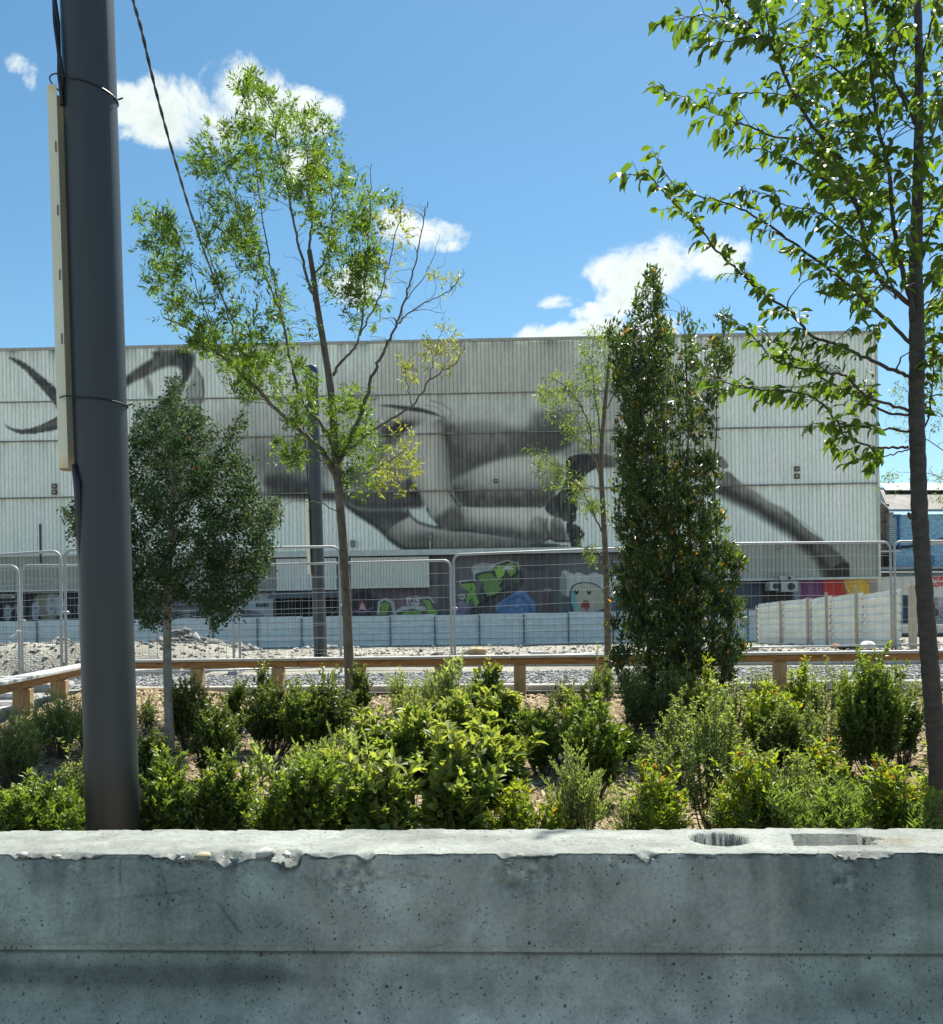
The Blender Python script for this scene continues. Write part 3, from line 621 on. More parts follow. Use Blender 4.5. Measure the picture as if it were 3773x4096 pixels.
X0, X1 = -46.0, 26.55
ZT, Z1, Z2, Z3, Z4, Z5 = EYE + 18.45, EYE + 15.1, EYE + 12.5, EYE + 8.75, EYE + 4.86, EYE + 2.58
cv = Canvas(X0, X1 + .5, Z5 - .3, ZT + .3, .06, (.80, .87, .885))
def T(f, pts): return [f(*p) for p in pts]
def paint_mural(c):
    # panel patches of different repaint age
    for (xa, xb, ya, yb, g) in [(500, 880, 110, 390, .62), (1060, 1300, 110, 380, .66), (1295, 1560, 100, 270, .46), (430, 1570, 120, 400, .68)]:
        c.poly(T(c2, [(xa, ya), (xb, ya - 8), (xb, yb - 8), (xa, yb)]), (g, g * 1.03, g * .99), .02, .55, 0, rnd=False)
    # horns, left
    c.poly(T(c1, [(40, 178), (130, 203), (235, 285), (345, 378), (420, 470), (420, 520), (340, 515), (318, 455), (240, 365), (150, 262), (80, 210)]), .12, .12, .95)
    c.poly(T(c1, [(16, 550), (60, 588), (150, 596), (245, 566), (335, 515), (430, 470), (470, 560), (345, 592), (260, 612), (130, 626), (50, 598)]), .14, .12, .95)
    c.poly(T(c1, [(60, 188), (180, 262), (330, 420), (340, 460), (260, 340), (160, 240)]), .4, .2, .5)
    c.poly(T(c1, [(140, 605), (300, 575), (420, 530), (430, 500), (280, 560)]), .42, .2, .5)
    # horn + head, right of the pole
    c.poly(T(c1, [(600, 420), (720, 290), (800, 232), (885, 185), (848, 148), (1118, 136), (1112, 245), (1062, 330), (1020, 420), (900, 560), (830, 500), (940, 430), (1030, 330), (1040, 262), (1000, 234), (930, 243), (850, 290), (720, 345), (620, 470)]), .15, .15, .93)
    c.poly(T(c1, [(720, 315), (860, 240), (960, 200), (1040, 215), (950, 205), (850, 260)]), .34, .25, .6)
    c.poly(T(c1, [(1000, 150), (1090, 150), (1095, 230), (1060, 300), (1050, 220)]), .07, .2, .7)
    c.poly(T(c1, [(1110, 235), (1150, 300), (1165, 390), (1150, 450), (1120, 465), (1060, 440), (1050, 380), (1090, 320)]), .33, .2, .7)
    c.stroke(T(c1, [(1112, 235), (1155, 310), (1163, 400), (1140, 455)]), .12, .12, .15, .8)
    c.poly(T(c1, [(822, 300), (850, 290), (880, 380), (860, 430), (835, 370)]), .34, .15, .7)
    c.poly(T(c1, [(760, 560), (860, 480), (960, 440), (1100, 470), (1180, 600), (1300, 800), (1200, 1000), (1000, 1000), (800, 800)]), .26, 1.0, .75)
    # bull body: broad soft grey
    c.poly(T(c1, [(1190, 470), (1500, 420), (1850, 440), (1850, 950), (1600, 930), (1350, 800), (1180, 620)]), .50, 1.6, .7)
    c.poly(T(c1, [(1380, 700), (1500, 660), (1900, 670), (1900, 980), (1700, 960), (1500, 880), (1340, 820)]), .28, 1.6, .75)
    c.poly(T(c1, [(1480, 850), (1620, 850), (1850, 900), (1850, 1000), (1760, 985), (1640, 975), (1500, 950)]), .08, .5, .85)
    c.poly(T(c2, [(100, 300), (450, 230), (900, 170), (1300, 160), (1600, 170), (1850, 300), (1850, 700), (1550, 900), (850, 900), (600, 800), (100, 800)]), .56, 2.0, .6)
    c.stroke(T(c2, [(480, 180), (700, 150), (1000, 160), (1350, 210), (1540, 260), (1700, 330)]), .3, .66, .4, .5)
    for (x, y, rx, ry, v) in [(950, 300, 90, 60, .5), (1180, 420, 120, 60, .5), (1050, 560, 160, 60, .46), (300, 560, 120, 120, .46), (700, 330, 120, 50, .52)]:
        c.poly(T(c2, [(x - rx, y), (x, y - ry), (x + rx, y), (x, y + ry)]), v, 1.6, .5, .6)
    E = lambda L_: [(1350 + x * .3517, 1550 + y * .3517) for x, y in L_]
    G = lambda L_: [(1800 + x * .3517, 1550 + y * .3517) for x, y in L_]
    def form(pts, base, dark, sx, sz, reach, alpha=1.0, edge=.07, tex=.25, gain=1.5):
        """a filled shape whose inside darkens towards one side, as charcoal modelling does"""
        q = c.pts(pts)
        for _ in range(2): q = np.stack([.75 * q + .25 * np.roll(q, -1, 0), .25 * q + .75 * np.roll(q, -1, 0)], 1).reshape(-1, 2)
        r_ = reach / c.res; pad = int(2.5 * r_ + abs(sx) / c.res + abs(sz) / c.res) + 4
        m, sl = c.mask(q, pad); dxs, dzs = int(round(sx / c.res)), int(round(sz / c.res)); ms = np.roll(np.roll(m, dxs, 1), dzs, 0); sh = np.clip((1 - blur(ms, r_)) * gain, 0, 1)
        X = c.gx[sl]; Z = c.gz[sl]; n_ = fbm(X * 4, Z * 2.2, 4, 14); sh = np.clip(sh * (1 - tex + 2 * tex * n_), 0, 1) ** 1.1
        ma = blur(m, edge / c.res)[..., None] * alpha; tone = base * (1 - sh) + dark * sh; colr = np.stack([tone, tone * 1.01, tone], -1); c.a[sl] = c.a[sl] * (1 - ma) + colr * ma
    # belly in shade, with the darker repainted panel
    form(E([(1215, 340), (1340, 420), (1700, 380), (2150, 480), (2500, 400), (2710, 420), (2710, 640), (2550, 740), (2160, 785), (1880, 825), (1680, 890), (1480, 985), (1340, 1075), (1290, 1170), (1270, 900), (1240, 700), (1200, 480)]), .50, .15, .5, 1.3, 1.5, .92, .25, .3, 1.35)
    c.poly(G([(890, 300), (1100, 260), (1420, 200), (1435, 640), (1270, 740), (890, 780)]), .16, .5, .72, .3)
    c.stroke(E([(1215, 350), (1215, 480), (1245, 640), (1270, 800), (1285, 960), (1292, 1160)]), .55, .12, .5, .8, taper=True)
    # chest and dark band behind the arm
    form(E([(60, 1180), (60, 1000), (330, 820), (430, 740), (600, 700), (720, 780), (770, 960), (840, 1100), (800, 1200)]), .54, .24, .4, .6, .9, .9, .15)
    form(E([(-900, 1180), (60, 1180), (500, 1185), (790, 1150), (780, 900), (830, 1020), (940, 1180), (1020, 1372), (800, 1388), (400, 1400), (200, 1380), (90, 1310), (-100, 1290), (-900, 1230)]), .30, .10, -.3, .5, .8, .95, .10)
    c.poly(E([(800, 1010), (880, 1090), (950, 1200), (960, 1280), (860, 1280), (800, 1180)]), .09, .3, .8)
    # shoulder: crescent shadow, collar line
    c.poly(E([(280, 690), (480, 640), (700, 570), (690, 640), (560, 690), (430, 745)]), .18, .35, .8)
    c.poly(E([(480, 220), (800, 250), (1100, 310), (1190, 350), (1060, 392), (760, 360), (560, 380), (480, 320)]), .60, .3, .85)
    c.poly(E([(420, 470), (560, 390), (760, 365), (1075, 395), (930, 430), (800, 485), (700, 570), (640, 640), (520, 600)]), .10, .5, .9)
    c.poly(E([(600, 440), (760, 410), (900, 425), (800, 480), (700, 560), (650, 540)]), .035, .25, .9)
    c.stroke(E([(460, 205), (600, 212), (800, 238), (960, 262), (1100, 300), (1225, 350)]), .30, .09, .12, .95, taper=True)
    c.stroke(E([(1060, 150), (1200, 190), (1290, 260), (1302, 315), (1270, 350)]), .08, .34, .08, .8); c.stroke(E([(1000, 200), (1120, 225), (1200, 280), (1230, 340)]), .07, .38, .08, .7)
    # arm
    form(E([(690, 565), (800, 485), (920, 432), (1040, 400), (1195, 345), (1212, 400), (1205, 480), (1230, 600), (1258, 760), (1275, 900), (1285, 1050), (1290, 1170), (1300, 1230), (1360, 1320), (1425, 1410), (1475, 1510), (1450, 1612), (1300, 1632), (1220, 1632), (1165, 1590), (1115, 1520), (1055, 1480), (1018, 1372), (970, 1270), (940, 1180), (880, 1090), (830, 1020), (780, 940), (735, 840), (700, 700)]), .68, .28, -.35, .35, .75, 1.0, .05, .2, 1.15)
    c.poly(E([(900, 500), (1000, 480), (1040, 700), (1020, 900), (960, 800)]), .52, .6, .6)
    c.stroke(E([(1230, 680), (1225, 800), (1255, 920)]), .25, .34, .3, .7)
    c.poly(E([(1170, 1450), (1300, 1335), (1420, 1425), (1460, 1600), (1260, 1628), (1165, 1588), (1070, 1490)]), .20, .35, .88)
    c.stroke(E([(1240, 1145), (1300, 1228), (1365, 1325), (1440, 1430)]), .16, .08, .12, .9, taper=True)
    c.stroke(E([(1020, 1375), (1060, 1480), (1120, 1525), (1170, 1590), (1230, 1634), (1440, 1618)]), .14, .10, .12, .9)
    # thigh
    form(G([(10, 1130), (60, 1070), (200, 980), (400, 880), (600, 815), (880, 780), (1060, 785), (1220, 820), (1300, 930), (1240, 1120), (1190, 1240), (1120, 1312), (1040, 1362), (860, 1352), (480, 1366), (130, 1350), (50, 1260)]), .70, .18, 0, 1.05, .95, 1.0, .05, .3, 1.25)
    c.stroke(G([(110, 1342), (480, 1362), (860, 1352), (1040, 1362), (1130, 1300), (1200, 1235)]), .12, .09, .10, .9)
    # shin, hands
    form(G([(120, 1366), (900, 1368), (1055, 1372), (1140, 1470), (1210, 1470), (1275, 1510), (1305, 1600), (1345, 1745), (1200, 1750), (1140, 1712), (1040, 1752), (900, 1732), (600, 1682), (200, 1627), (-60, 1622), (110, 1540), (170, 1480), (110, 1400)]), .76, .20, 0, .62, .5, 1.0, .05, .25, 1.2)
    c.poly(G([(-60, 1500), (120, 1440), (180, 1500), (180, 1620), (-60, 1620)]), .24, .4, .75)
    form(G([(905, 1520), (960, 1470), (1030, 1462), (1080, 1510), (1095, 1600), (1090, 1715), (1000, 1742), (905, 1720)]), .62, .22, -.2, .5, .4, .9, .06)
    form(G([(1135, 1520), (1200, 1466), (1260, 1490), (1310, 1620), (1345, 1745), (1200, 1745), (1145, 1690)]), .66, .24, .1, .7, .5, 1.0, .05)
    c.stroke(G([(1100, 1500), (1095, 1600), (1130, 1700)]), .14, .14, .15, .8)
    c.stroke(G([(-60, 1625), (200, 1630), (500, 1672), (900, 1737), (1040, 1757), (1130, 1718), (1210, 1748), (1345, 1750)]), .16, .07, .10, .95)
    # dark of the far side
    form(G([(1690, 600), (1560, 560), (1430, 640), (1270, 742), (1300, 812), (1390, 768), (1550, 745), (1900, 765), (1900, 650)]), .70, .4, 0, .5, .5, .9, .1)
    c.poly(G([(1062, 1370), (1130, 1305), (1200, 1240), (1290, 1130), (1330, 950), (1312, 815), (1400, 768), (1550, 748), (1900, 765), (1900, 930), (1640, 900), (1450, 1120), (1450, 1480), (1410, 1545), (1300, 1525), (1262, 1482), (1150, 1470)]), .07, .12, .95)
    c.poly(G([(1312, 1520), (1440, 1552), (1512, 1620), (1538, 1690), (1480, 1742), (1508, 1812), (1490, 1835), (1380, 1832), (1358, 1752), (1332, 1640)]), .05, .04, .97); c.stroke(G([(1400, 1580), (1480, 1620), (1500, 1690)]), .2, .25, .15, .6); c.stroke(G([(1400, 1750), (1460, 1745)]), .12, .25, .1, .6)
    # hip, folded lower leg
    form(E([(90, 1310), (200, 1380), (400, 1402), (800, 1388), (835, 1480), (700, 1540), (610, 1610), (560, 1690), (470, 1610), (380, 1535), (200, 1430)]), .34, .12, .2, -.7, .7, .95, .08)
    c.poly(E([(800, 1390), (1012, 1377), (1035, 1440), (1080, 1500), (1150, 1572), (1050, 1562), (930, 1515), (850, 1468), (822, 1430)]), (.73, .81, .82), .05, 1, .05)
    form(E([(555, 1690), (600, 1605), (700, 1535), (835, 1475), (925, 1532), (1045, 1572), (1180, 1595), (1300, 1642), (1700, 1672), (2160, 1730), (2500, 1770), (2500, 1835), (1900, 1835), (1040, 1838), (750, 1842), (670, 1790), (600, 1740)]), .70, .26, 0, .9, .7, 1.0, .05, .25, 1.1)
    c.poly(E([(780, 1740), (900, 1650), (1045, 1660), (1050, 1835), (760, 1840)]), .24, .5, .75)
    c.poly(E([(1050, 1700), (1340, 1690), (1340, 1720), (1060, 1740)]), .38, .15, .7); c.stroke(E([(1290, 1635), (1420, 1660), (1600, 1665)]), .10, .4, .1, .6)
    c.stroke(E([(80, 1325), (230, 1440), (400, 1550), (500, 1622), (575, 1705), (680, 1785), (765, 1838), (1040, 1838)]), .28, .09, .18, .92)
    c.stroke(E([(800, 1400), (840, 1472), (925, 1536), (1050, 1576), (1190, 1602)]), .16, .10, .12, .9)
    c.stroke(E([(1040, 1830), (1600, 1825), (2200, 1815), (2780, 1830)]), .12, .16, .1, .85); c.poly(G([(900, 1780), (1080, 1775), (1360, 1790), (1360, 1812), (900, 1808)]), .10, .1, .85)
    # bull body between the laurel and the hind leg
    c.poly(T(c3, [(-100, 100), (200, 140), (420, 300), (560, 560), (620, 800), (520, 900), (200, 900), (-100, 900)]), .48, 1.6, .6)
    c.poly(T(c3, [(500, 740), (580, 735), (635, 800), (600, 830)]), .25, .1, .8)
    # hind leg
    c.poly(T(c3, [(560, 840), (610, 828), (655, 848), (700, 905), (780, 950), (860, 1010), (985, 1070), (1040, 1130), (1090, 1170), (1170, 1225), (1240, 1280), (1302, 1340), (1318, 1400), (1325, 1440), (1200, 1440), (1160, 1345), (1080, 1265), (1000, 1195), (870, 1105), (740, 1025), (640, 975), (560, 960)]), .30, .08, .93)
    c.stroke(T(c3, [(600, 950), (740, 1020), (870, 1098), (1000, 1185), (1070, 1250), (1150, 1320), (1195, 1420)]), .75, .09, .6, .85)
    c.stroke(T(c3, [(690, 905), (780, 960), (860, 1020), (930, 1060)]), .35, .48, .4, .7)
    c.stroke(T(c3, [(1130, 1270), (1200, 1320), (1240, 1390)]), .5, .5, .5, .6)
    c.stroke(T(c3, [(860, 1010), (960, 1050), (1000, 1090), (1100, 1160), (1180, 1230)]), .08, .40, .1, .6)
    c.poly(T(c6, [(1192, 300), (1216, 238), (1302, 200), (1325, 240), (1322, 292), (1310, 305)]), .08, .08, .92)
    c.stroke(T(c3, [(900, 1250), (925, 1245), (938, 1262), (925, 1275), (898, 1270)]), .1, .30, .08, .6)
    # vertical chalky streaks and dirt below the seams
    g = fbm(c.gx * 3.2, c.gz * .22, 4, 55); c.a *= (.90 + .2 * g)[..., None]
    for zs_ in (Z1, Z2, Z3, Z4):
        k = np.exp(-np.clip(zs_ - c.gz, 0, 9) / .45) * (c.gz < zs_) * np.clip(fbm(c.gx * 5, c.gz * .3, 4, 66) - .42, 0, 1); c.a *= (1 - .9 * k)[..., None] * np.array([1, .99, .97])
    k = np.exp(-np.clip(ZT - c.gz, 0, 9) / .5) * np.clip(fbm(c.gx * 2.5, c.gz * .3, 4, 67) - .35, 0, 1) * 1.2; c.a *= (1 - k)[..., None]
    c.a[:] = np.clip(.86 * (c.a / .80) ** 1.55, .01, .92)
    low = c.gz < Z4 - .02; c.a[low] *= np.array([.44, .43, .41])
paint_mural(cv)
M['cladding'] = painted_mat('painted_cladding', rough=.5, grime=.07, scale=.7, stretch=(1, 1, .2))
PITCH = .262
def ribbed(name, x0, x1, z0, z1, canvas, mat, parent, yoff=0.0, pitch=PITCH, depth=.05, dz=.085, d0=62.0, ws=None, base=None, tilt=0.0, phase=0.0, groove=.18):
    n = int((x1 - x0) / pitch) + 1
    off = np.array([0, .24, .50, .76 - .0]) if groove < .3 else np.array([0, .2, .4, .6])
    us = []; ds = []
    for i in range(n):
        b = x0 + (i + phase) * pitch; w = pitch
        for o_, dd in ((0, 0), ((1 - groove) / 2, 0), (1 - groove, 0), (1 - groove + .07, 1), (.97 - .03, 1)):
            us.append(b + o_ * w); ds.append(dd)
    us = np.array(us); ds = np.array(ds); k = (us >= x0) & (us <= x1); us, ds = us[k], ds[k]
    zs = np.linspace(z0, z1, max(2, int((z1 - z0) / dz) + 1))
    X, Z = np.meshgrid(us, zs); D = np.repeat(ds[None], len(zs), 0)
    Y = wall_y(X, d0) + yoff + D * depth + tilt * (z1 - Z)
    col = canvas.sample(X, Z) if canvas is not None else np.broadcast_to(np.array(base), X.shape + (3,)).copy()
    # individual sheets are very slightly off each other in tone; the troughs are coloured darker
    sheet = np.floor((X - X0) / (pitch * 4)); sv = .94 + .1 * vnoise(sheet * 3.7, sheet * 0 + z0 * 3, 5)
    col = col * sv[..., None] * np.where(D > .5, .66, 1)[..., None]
    off3 = np.array(root_of(parent)); v = np.stack([X, Y, Z], -1).reshape(-1, 3) - off3; a, b = X.shape; i = np.arange(a * b).reshape(a, b)
    f = np.stack([i[:-1, :-1], i[:-1, 1:], i[1:, 1:], i[1:, :-1]], -1).reshape(-1, 4)
    return link(name, np_mesh(name, v, f, col=col.reshape(-1, 3)), mat, parent)

hall = thing('warehouse', 'long warehouse clad in pale ribbed sheets with a black and white bull mural', 'warehouse', (0, 62, -.2))
for k, (a, b) in enumerate([(Z1, ZT), (Z2, Z1), (Z3, Z2), (Z4, Z3)]):
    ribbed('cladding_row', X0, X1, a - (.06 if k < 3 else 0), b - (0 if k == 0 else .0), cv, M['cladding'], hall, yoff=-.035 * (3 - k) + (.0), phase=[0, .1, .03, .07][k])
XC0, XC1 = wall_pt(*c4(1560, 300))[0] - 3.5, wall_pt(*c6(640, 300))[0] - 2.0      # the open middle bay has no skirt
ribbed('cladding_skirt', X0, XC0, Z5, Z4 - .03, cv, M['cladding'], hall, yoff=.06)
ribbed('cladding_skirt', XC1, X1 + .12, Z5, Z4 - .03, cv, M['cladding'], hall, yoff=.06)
M['trim_dark'] = simple_mat('seam_trim', (.19, .19, .18), .6, var=.35, scale=2)
M['trim'] = simple_mat('pale_trim', (.50, .53, .50), .5, var=.15, scale=2)
def wbox(mb, xa, xb, za, zb, front, back, d0=62.0, jog=0):
    """box hugging the wall line; front/back are offsets from the wall plane (negative = towards the road)"""
    ya, yb = wall_y(xa, d0), wall_y(xb, d0)
    p = [(xa, ya + front, za), (xb, yb + front, za), (xb, yb + back, za), (xa, ya + back, za), (xa, ya + front, zb), (xb, yb + front, zb), (xb, yb + back, zb), (xa, ya + back, zb)]
    mb.add(p, [(0, 1, 2, 3), (7, 6, 5, 4), (0, 4, 5, 1), (1, 5, 6, 2), (2, 6, 7, 3), (3, 7, 4, 0)]); return mb
for z in (Z1, Z2, Z3):
    wbox(MB(), X0, X1, z - .10, z - .03, -.155, 0.0).build('seam', M['trim_dark'], hall)
wbox(MB(), X0, X1 + .1, ZT - .02, ZT + .16, -.20, .5).build('coping', simple_mat('coping_metal', (.33, .33, .30), .6, var=.3), hall)
wbox(MB(), X0, XC0, Z4 - .05, Z4 + .07, -.06, .05).build('drip_trim', M['trim'], hall)
wbox(MB(), XC1, X1, Z4 - .05, Z4 + .07, -.06, .05).build('drip_trim', M['trim'], hall)
wbox(MB(), XC0, XC1, Z4 - .38, Z4 - .01, -.10, .3).build('fascia', M['trim'], hall)
wbox(MB(), X0, XC0, Z5 - .10, Z5 + .02, -.05, .25).build('skirt_trim', M['trim'], hall)
wbox(MB(), XC1, X1 + .13, Z5 - .12, Z5 + .02, -.05, .25).build('skirt_trim', M['trim'], hall)
wbox(MB(), X1 - .01, X1 + .13, Z5, ZT - .02, -.16, .0).build('corner_trim', M['trim'], hall)
# body behind the cladding
M['hall_body'] = simple_mat('hall_body', (.22, .22, .21), .8)
mb = MB(); wbox(mb, X0 + .05, X1, Z4 - .1, ZT - .1, .12, 46); mb.build('hall_shell', M['hall_body'], hall)
mb = MB(); wbox(mb, X0 + .05, X1 - .05, -.4, Z4 - .11, 1.05, 45); mb.build('hall_base', M['hall_body'], hall)
# small vents in the cladding
for (f, x, y, w_) in [(c1, 315, 918, .32), (c1, 315, 952, .32), (c3, 1013, 820, .32), (c3, 1013, 862, .32), (c2, 1114, 888, .26)]:
    x_, z_ = wall_pt(*f(x, y)); mb = MB(); wbox(mb, x_ - w_ / 2, x_ + w_ / 2, z_ - w_ / 2, z_ + w_ / 2, -.19, -.08); o = mb.build('vent_plate', simple_mat('vent_brown', (.10, .075, .06), .7), hall)
    mb = MB(); wbox(mb, x_ - w_ * .2, x_ + w_ * .2, z_ - w_ * .2, z_ + w_ * .2, -.215, -.192); mb.build('vent_grille', simple_mat('vent_pale', (.4, .37, .3), .7), o)
for (f, x, y) in [(c2, 740, 1200), (c2, 303, 1245)]:
    x_, z_ = wall_pt(*f(x, y)); mb = MB(); wbox(mb, x_ - .14, x_ + .14, z_ - .22, z_ + .2, -.45, -.06); mb.build('floodlight', M['trim_dark'], hall)
x_, z_ = wall_pt(*c2(740, 1250)); mb = MB(); wbox(mb, x_ - .03, x_ + .03, z_ - .35, z_ + .5, -.22, -.15); mb.build('conduit', M['trim'], hall)
x_, z_ = wall_pt(*c1(232, 1260)); mb = MB(); wbox(mb, x_ - .05, x_ + .05, z_ - 1.1, z_ + 1.5, -.10, -.06); mb.build('drainpipe', M['dark_plastic'], hall)
# long mounting rail stub left of the middle bay seam
x_, z_ = wall_pt(*c2(330, 418)); mb = MB(); wbox(mb, x_ - 2.2, x_ + 1.2, z_ - .12, z_ + .16, -.26, -.16); mb.build('bracket_rail', simple_mat('rail_grey', (.26, .25, .23), .7), hall)

# ground floor wall, painted
gf = Canvas(X0, X1 + .5, -.5, Z4, .035, (.10, .105, .115))
def paint_ground(c):
    P4 = lambda L: T(c4, L); P5 = lambda L: T(c5, L); P6 = lambda L: T(c6, L)
    # left: dark blue black mural with pale faces
    c.poly(P4([(-400, 380), (470, 378), (470, 560), (-400, 560)]), (.02, .025, .045), .02, 1, .1, rnd=False)
    c.poly(P4([(175, 388), (330, 388), (335, 440), (300, 540), (210, 540), (180, 450)]), (.30, .29, .22), .1, .9)
    for (x, y, s) in [(320, 460, 1), (445, 480, .9), (270, 450, 1.1), (180, 490, .9), (90, 480, .8), (20, 500, .8)]:
        c.poly(P4([(x - 22 * s, y - 55 * s), (x + 12 * s, y - 62 * s), (x + 26 * s, y - 20 * s), (x + 18 * s, y + 50 * s), (x - 14 * s, y + 60 * s), (x - 28 * s, y + 10 * s)]), (.42, .46, .52), .05, .8, .6)
        c.poly(P4([(x - 10 * s, y - 20 * s), (x + 10 * s, y - 26 * s), (x + 8 * s, y - 12 * s)]), (.03, .03, .05), .03, .9)
        c.poly(P4([(x - 8 * s, y + 20 * s), (x + 12 * s, y + 14 * s), (x + 4 * s, y + 30 * s)]), (.03, .03, .05), .03, .9)
    for k in range(7): c.stroke(P4([(210 + 14 * k, 500 - k * 6), (240 + 14 * k, 420), (300, 390)]), .05, (.45, .47, .5), .04, .5)
    c.stroke(P4([(10, 530), (60, 460), (100, 525)]), .12, (.35, .3, .2), .05, .8)
    # behind the dark tree: shop front with opening hours
    c.poly(P4([(700, 470), (1400, 470), (1400, 550), (700, 550)]), (.16, .17, .18), .03, 1, .3, rnd=False)
    for k in range(9): c.poly(P4([(720 + 76 * k, 482), (765 + 76 * k, 482), (765 + 76 * k, 545), (720 + 76 * k, 545)]), (.05, .06, .07) if k % 2 else (.34, .34, .32), .02, .9, .2, rnd=False)
    c.poly(P4([(1370, 375), (1550, 375), (1550, 530), (1280, 530), (1290, 480)]), (.42, .47, .52), .03, .95, .2, rnd=False)
    c.poly(P4([(1280, 480), (1340, 470), (1460, 490), (1520, 530), (1280, 530)]), (.10, .12, .16), .12, .85)
    c.poly(P4([(1545, 400), (1790, 400), (1790, 530), (1545, 530)]), (.012, .012, .014), .02, 1, 0, rnd=False)
    c.poly(P4([(1620, 430), (1700, 430), (1700, 480), (1620, 480)]), (.05, .05, .055), .02, 1, 0, rnd=False)
    c.poly(P5([(-60, 400), (240, 400), (240, 530), (-60, 530)]), (.015, .015, .017), .02, 1, 0, rnd=False)
    c.stroke(P5([(60, 500), (90, 480), (120, 510), (150, 480), (180, 505), (205, 480)]), .07, (.3, .3, .3), .04, .7)
    # middle bay: brownish concrete wall
    c.poly(P5([(285, 355), (735, 355), (735, 175), (1560, 160), (1560, 535), (285, 535)]), (.115, .105, .11), .02, 1, .3, rnd=False)
    c.poly(P5([(290, 365), (600, 365), (740, 440), (740, 535), (290, 535)]), (.16, .12, .14), .5, .7)
    c.poly(P5([(520, 420), (620, 390), (760, 470), (640, 530), (540, 480)]), (.30, .20, .22), .3, .6)
    c.poly(P5([(285, 372), (440, 380), (430, 535), (285, 535)]), (.04, .035, .05), .2, .9)
    c.poly(P5([(330, 480), (348, 425), (372, 482)]), (.75, .5, .4), .03, .9); c.poly(P5([(337, 445), (348, 425), (356, 445)]), (.5, .1, .08), .02, .9)
    c.stroke(P5([(305, 480), (350, 500), (410, 470)]), .1, (.3, .2, .4), .08, .7)
    c.poly(P5([(730, 180), (775, 180), (790, 430), (760, 470), (738, 380)]), (.21, .19, .17), .15, .8, .7)
    c.poly(P5([(840, 170), (1230, 170), (1280, 340), (1200, 470), (900, 500), (830, 380)]), (.17, .16, .17), .6, .8)
    # small graffiti letters bottom left
    LG, DK, WH = (.24, .42, .11), (.025, .03, .03), (.55, .58, .58)
    def piece(pts, fill=LG, ol=.09, hi=None):
        c.poly(P5(pts), DK, .02, 1, 0, rnd=False)
        q = np.array(pts, float); m = q.mean(0); c.poly(P5([tuple(m + (p - m) * .84) for p in q]), fill, .02, 1, .2, rnd=False)
    c.stroke(P5([(445, 500), (450, 440), (480, 422), (520, 440), (540, 520)]), .22, WH, .03)
    piece([(448, 520), (452, 440), (480, 428), (515, 445), (500, 480), (490, 523)]); piece([(560, 523), (575, 490), (700, 470), (700, 523)])
    c.stroke(P5([(540, 495), (580, 475), (640, 466), (705, 476)]), .24, WH, .03); c.stroke(P5([(550, 500), (600, 486), (700, 488)]), .07, DK, .02)
    piece([(680, 410), (735, 418), (760, 470), (790, 500), (790, 523), (710, 523), (715, 470)]); c.stroke(P5([(680, 412), (735, 410), (760, 440)]), .09, WH, .02)
    c.stroke(P5([(618, 408), (668, 405), (668, 455), (640, 450)]), .05, WH, .02)
    # big green piece climbing to the right
    c.poly(P5([(970, 235), (1010, 215), (1100, 215), (1180, 225), (1140, 300), (1020, 320), (985, 280)]), (.40, .42, .42), .08, .85, .6)
    c.poly(P5([(1080, 260), (1180, 195), (1235, 185), (1285, 310), (1250, 370), (1130, 440), (1000, 520), (950, 520)]), (.07, .075, .07), .04, .95)
    piece([(912, 322), (990, 312), (1008, 338), (1000, 375), (1030, 450), (1002, 480), (985, 420), (962, 430), (950, 470), (935, 430), (960, 370), (915, 345)])
    piece([(990, 280), (1050, 262), (1090, 260), (1120, 290), (1150, 270), (1170, 310), (1140, 350), (1165, 372), (1110, 410), (1060, 420), (1035, 370), (1040, 320), (1010, 320)], (.17, .28, .10))
    piece([(1112, 225), (1160, 218), (1180, 250), (1165, 290), (1130, 320), (1110, 280), (1100, 250)], (.30, .52, .12))
    piece([(1160, 215), (1210, 200), (1240, 230), (1235, 275), (1200, 300), (1170, 262)], (.20, .33, .10)); piece([(1200, 300), (1255, 265), (1265, 310), (1220, 345)], (.10, .14, .08))
    c.stroke(P5([(915, 345), (912, 318), (992, 310), (990, 262), (1070, 250), (1110, 222), (1180, 198), (1240, 215), (1250, 250)]), .06, WH, .02)
    c.stroke(P5([(1160, 245), (1185, 240), (1208, 246)]), .2, (.6, .62, .6), .02)
    for k in range(5): c.stroke(P5([(985 + 40 * k, 480 - 22 * k), (1060 + 36 * k, 425 - 20 * k)]), .09, DK, .02, .9)
    for (x, y) in [(1120, 240), (1150, 235), (1108, 262), (975, 360), (1150, 340)]: c.stroke(P5([(x, y), (x + 2, y + 4)]), .10, DK, .02)
    c.poly(P5([(870, 440), (950, 430), (955, 490), (920, 522), (880, 518)]), (.28, .24, .36), .05, .9, .3); c.stroke(P5([(895, 460), (930, 470), (900, 495)]), .08, (.1, .08, .15), .04, .8)
    c.stroke(P5([(905, 400), (925, 395), (938, 408), (922, 420), (905, 410)]), .07, WH, .02)
    # blue swirl
    c.poly(P5([(1112, 455), (1150, 432), (1190, 405), (1235, 375), (1280, 366), (1310, 410), (1348, 450), (1345, 500), (1280, 508), (1130, 512)]), (.15, .29, .52), .03, 1, .2)
    for k in range(7): c.stroke(P5([(1125 + 14 * k, 500 - 6 * k), (1160 + 14 * k, 440 - 6 * k), (1220 + 10 * k, 400 + 3 * k), (1290 + 4 * k, 390 + 14 * k)]), .06, (.06, .12, .28), .04, .8)
    for rr_ in (10, 20, 30): c.stroke(P5([(1310 + rr_ * cos(t), 468 + rr_ * .95 * sin(t)) for t in np.linspace(0, 5.2, 12)]), .06, (.06, .12, .28), .03, .8)
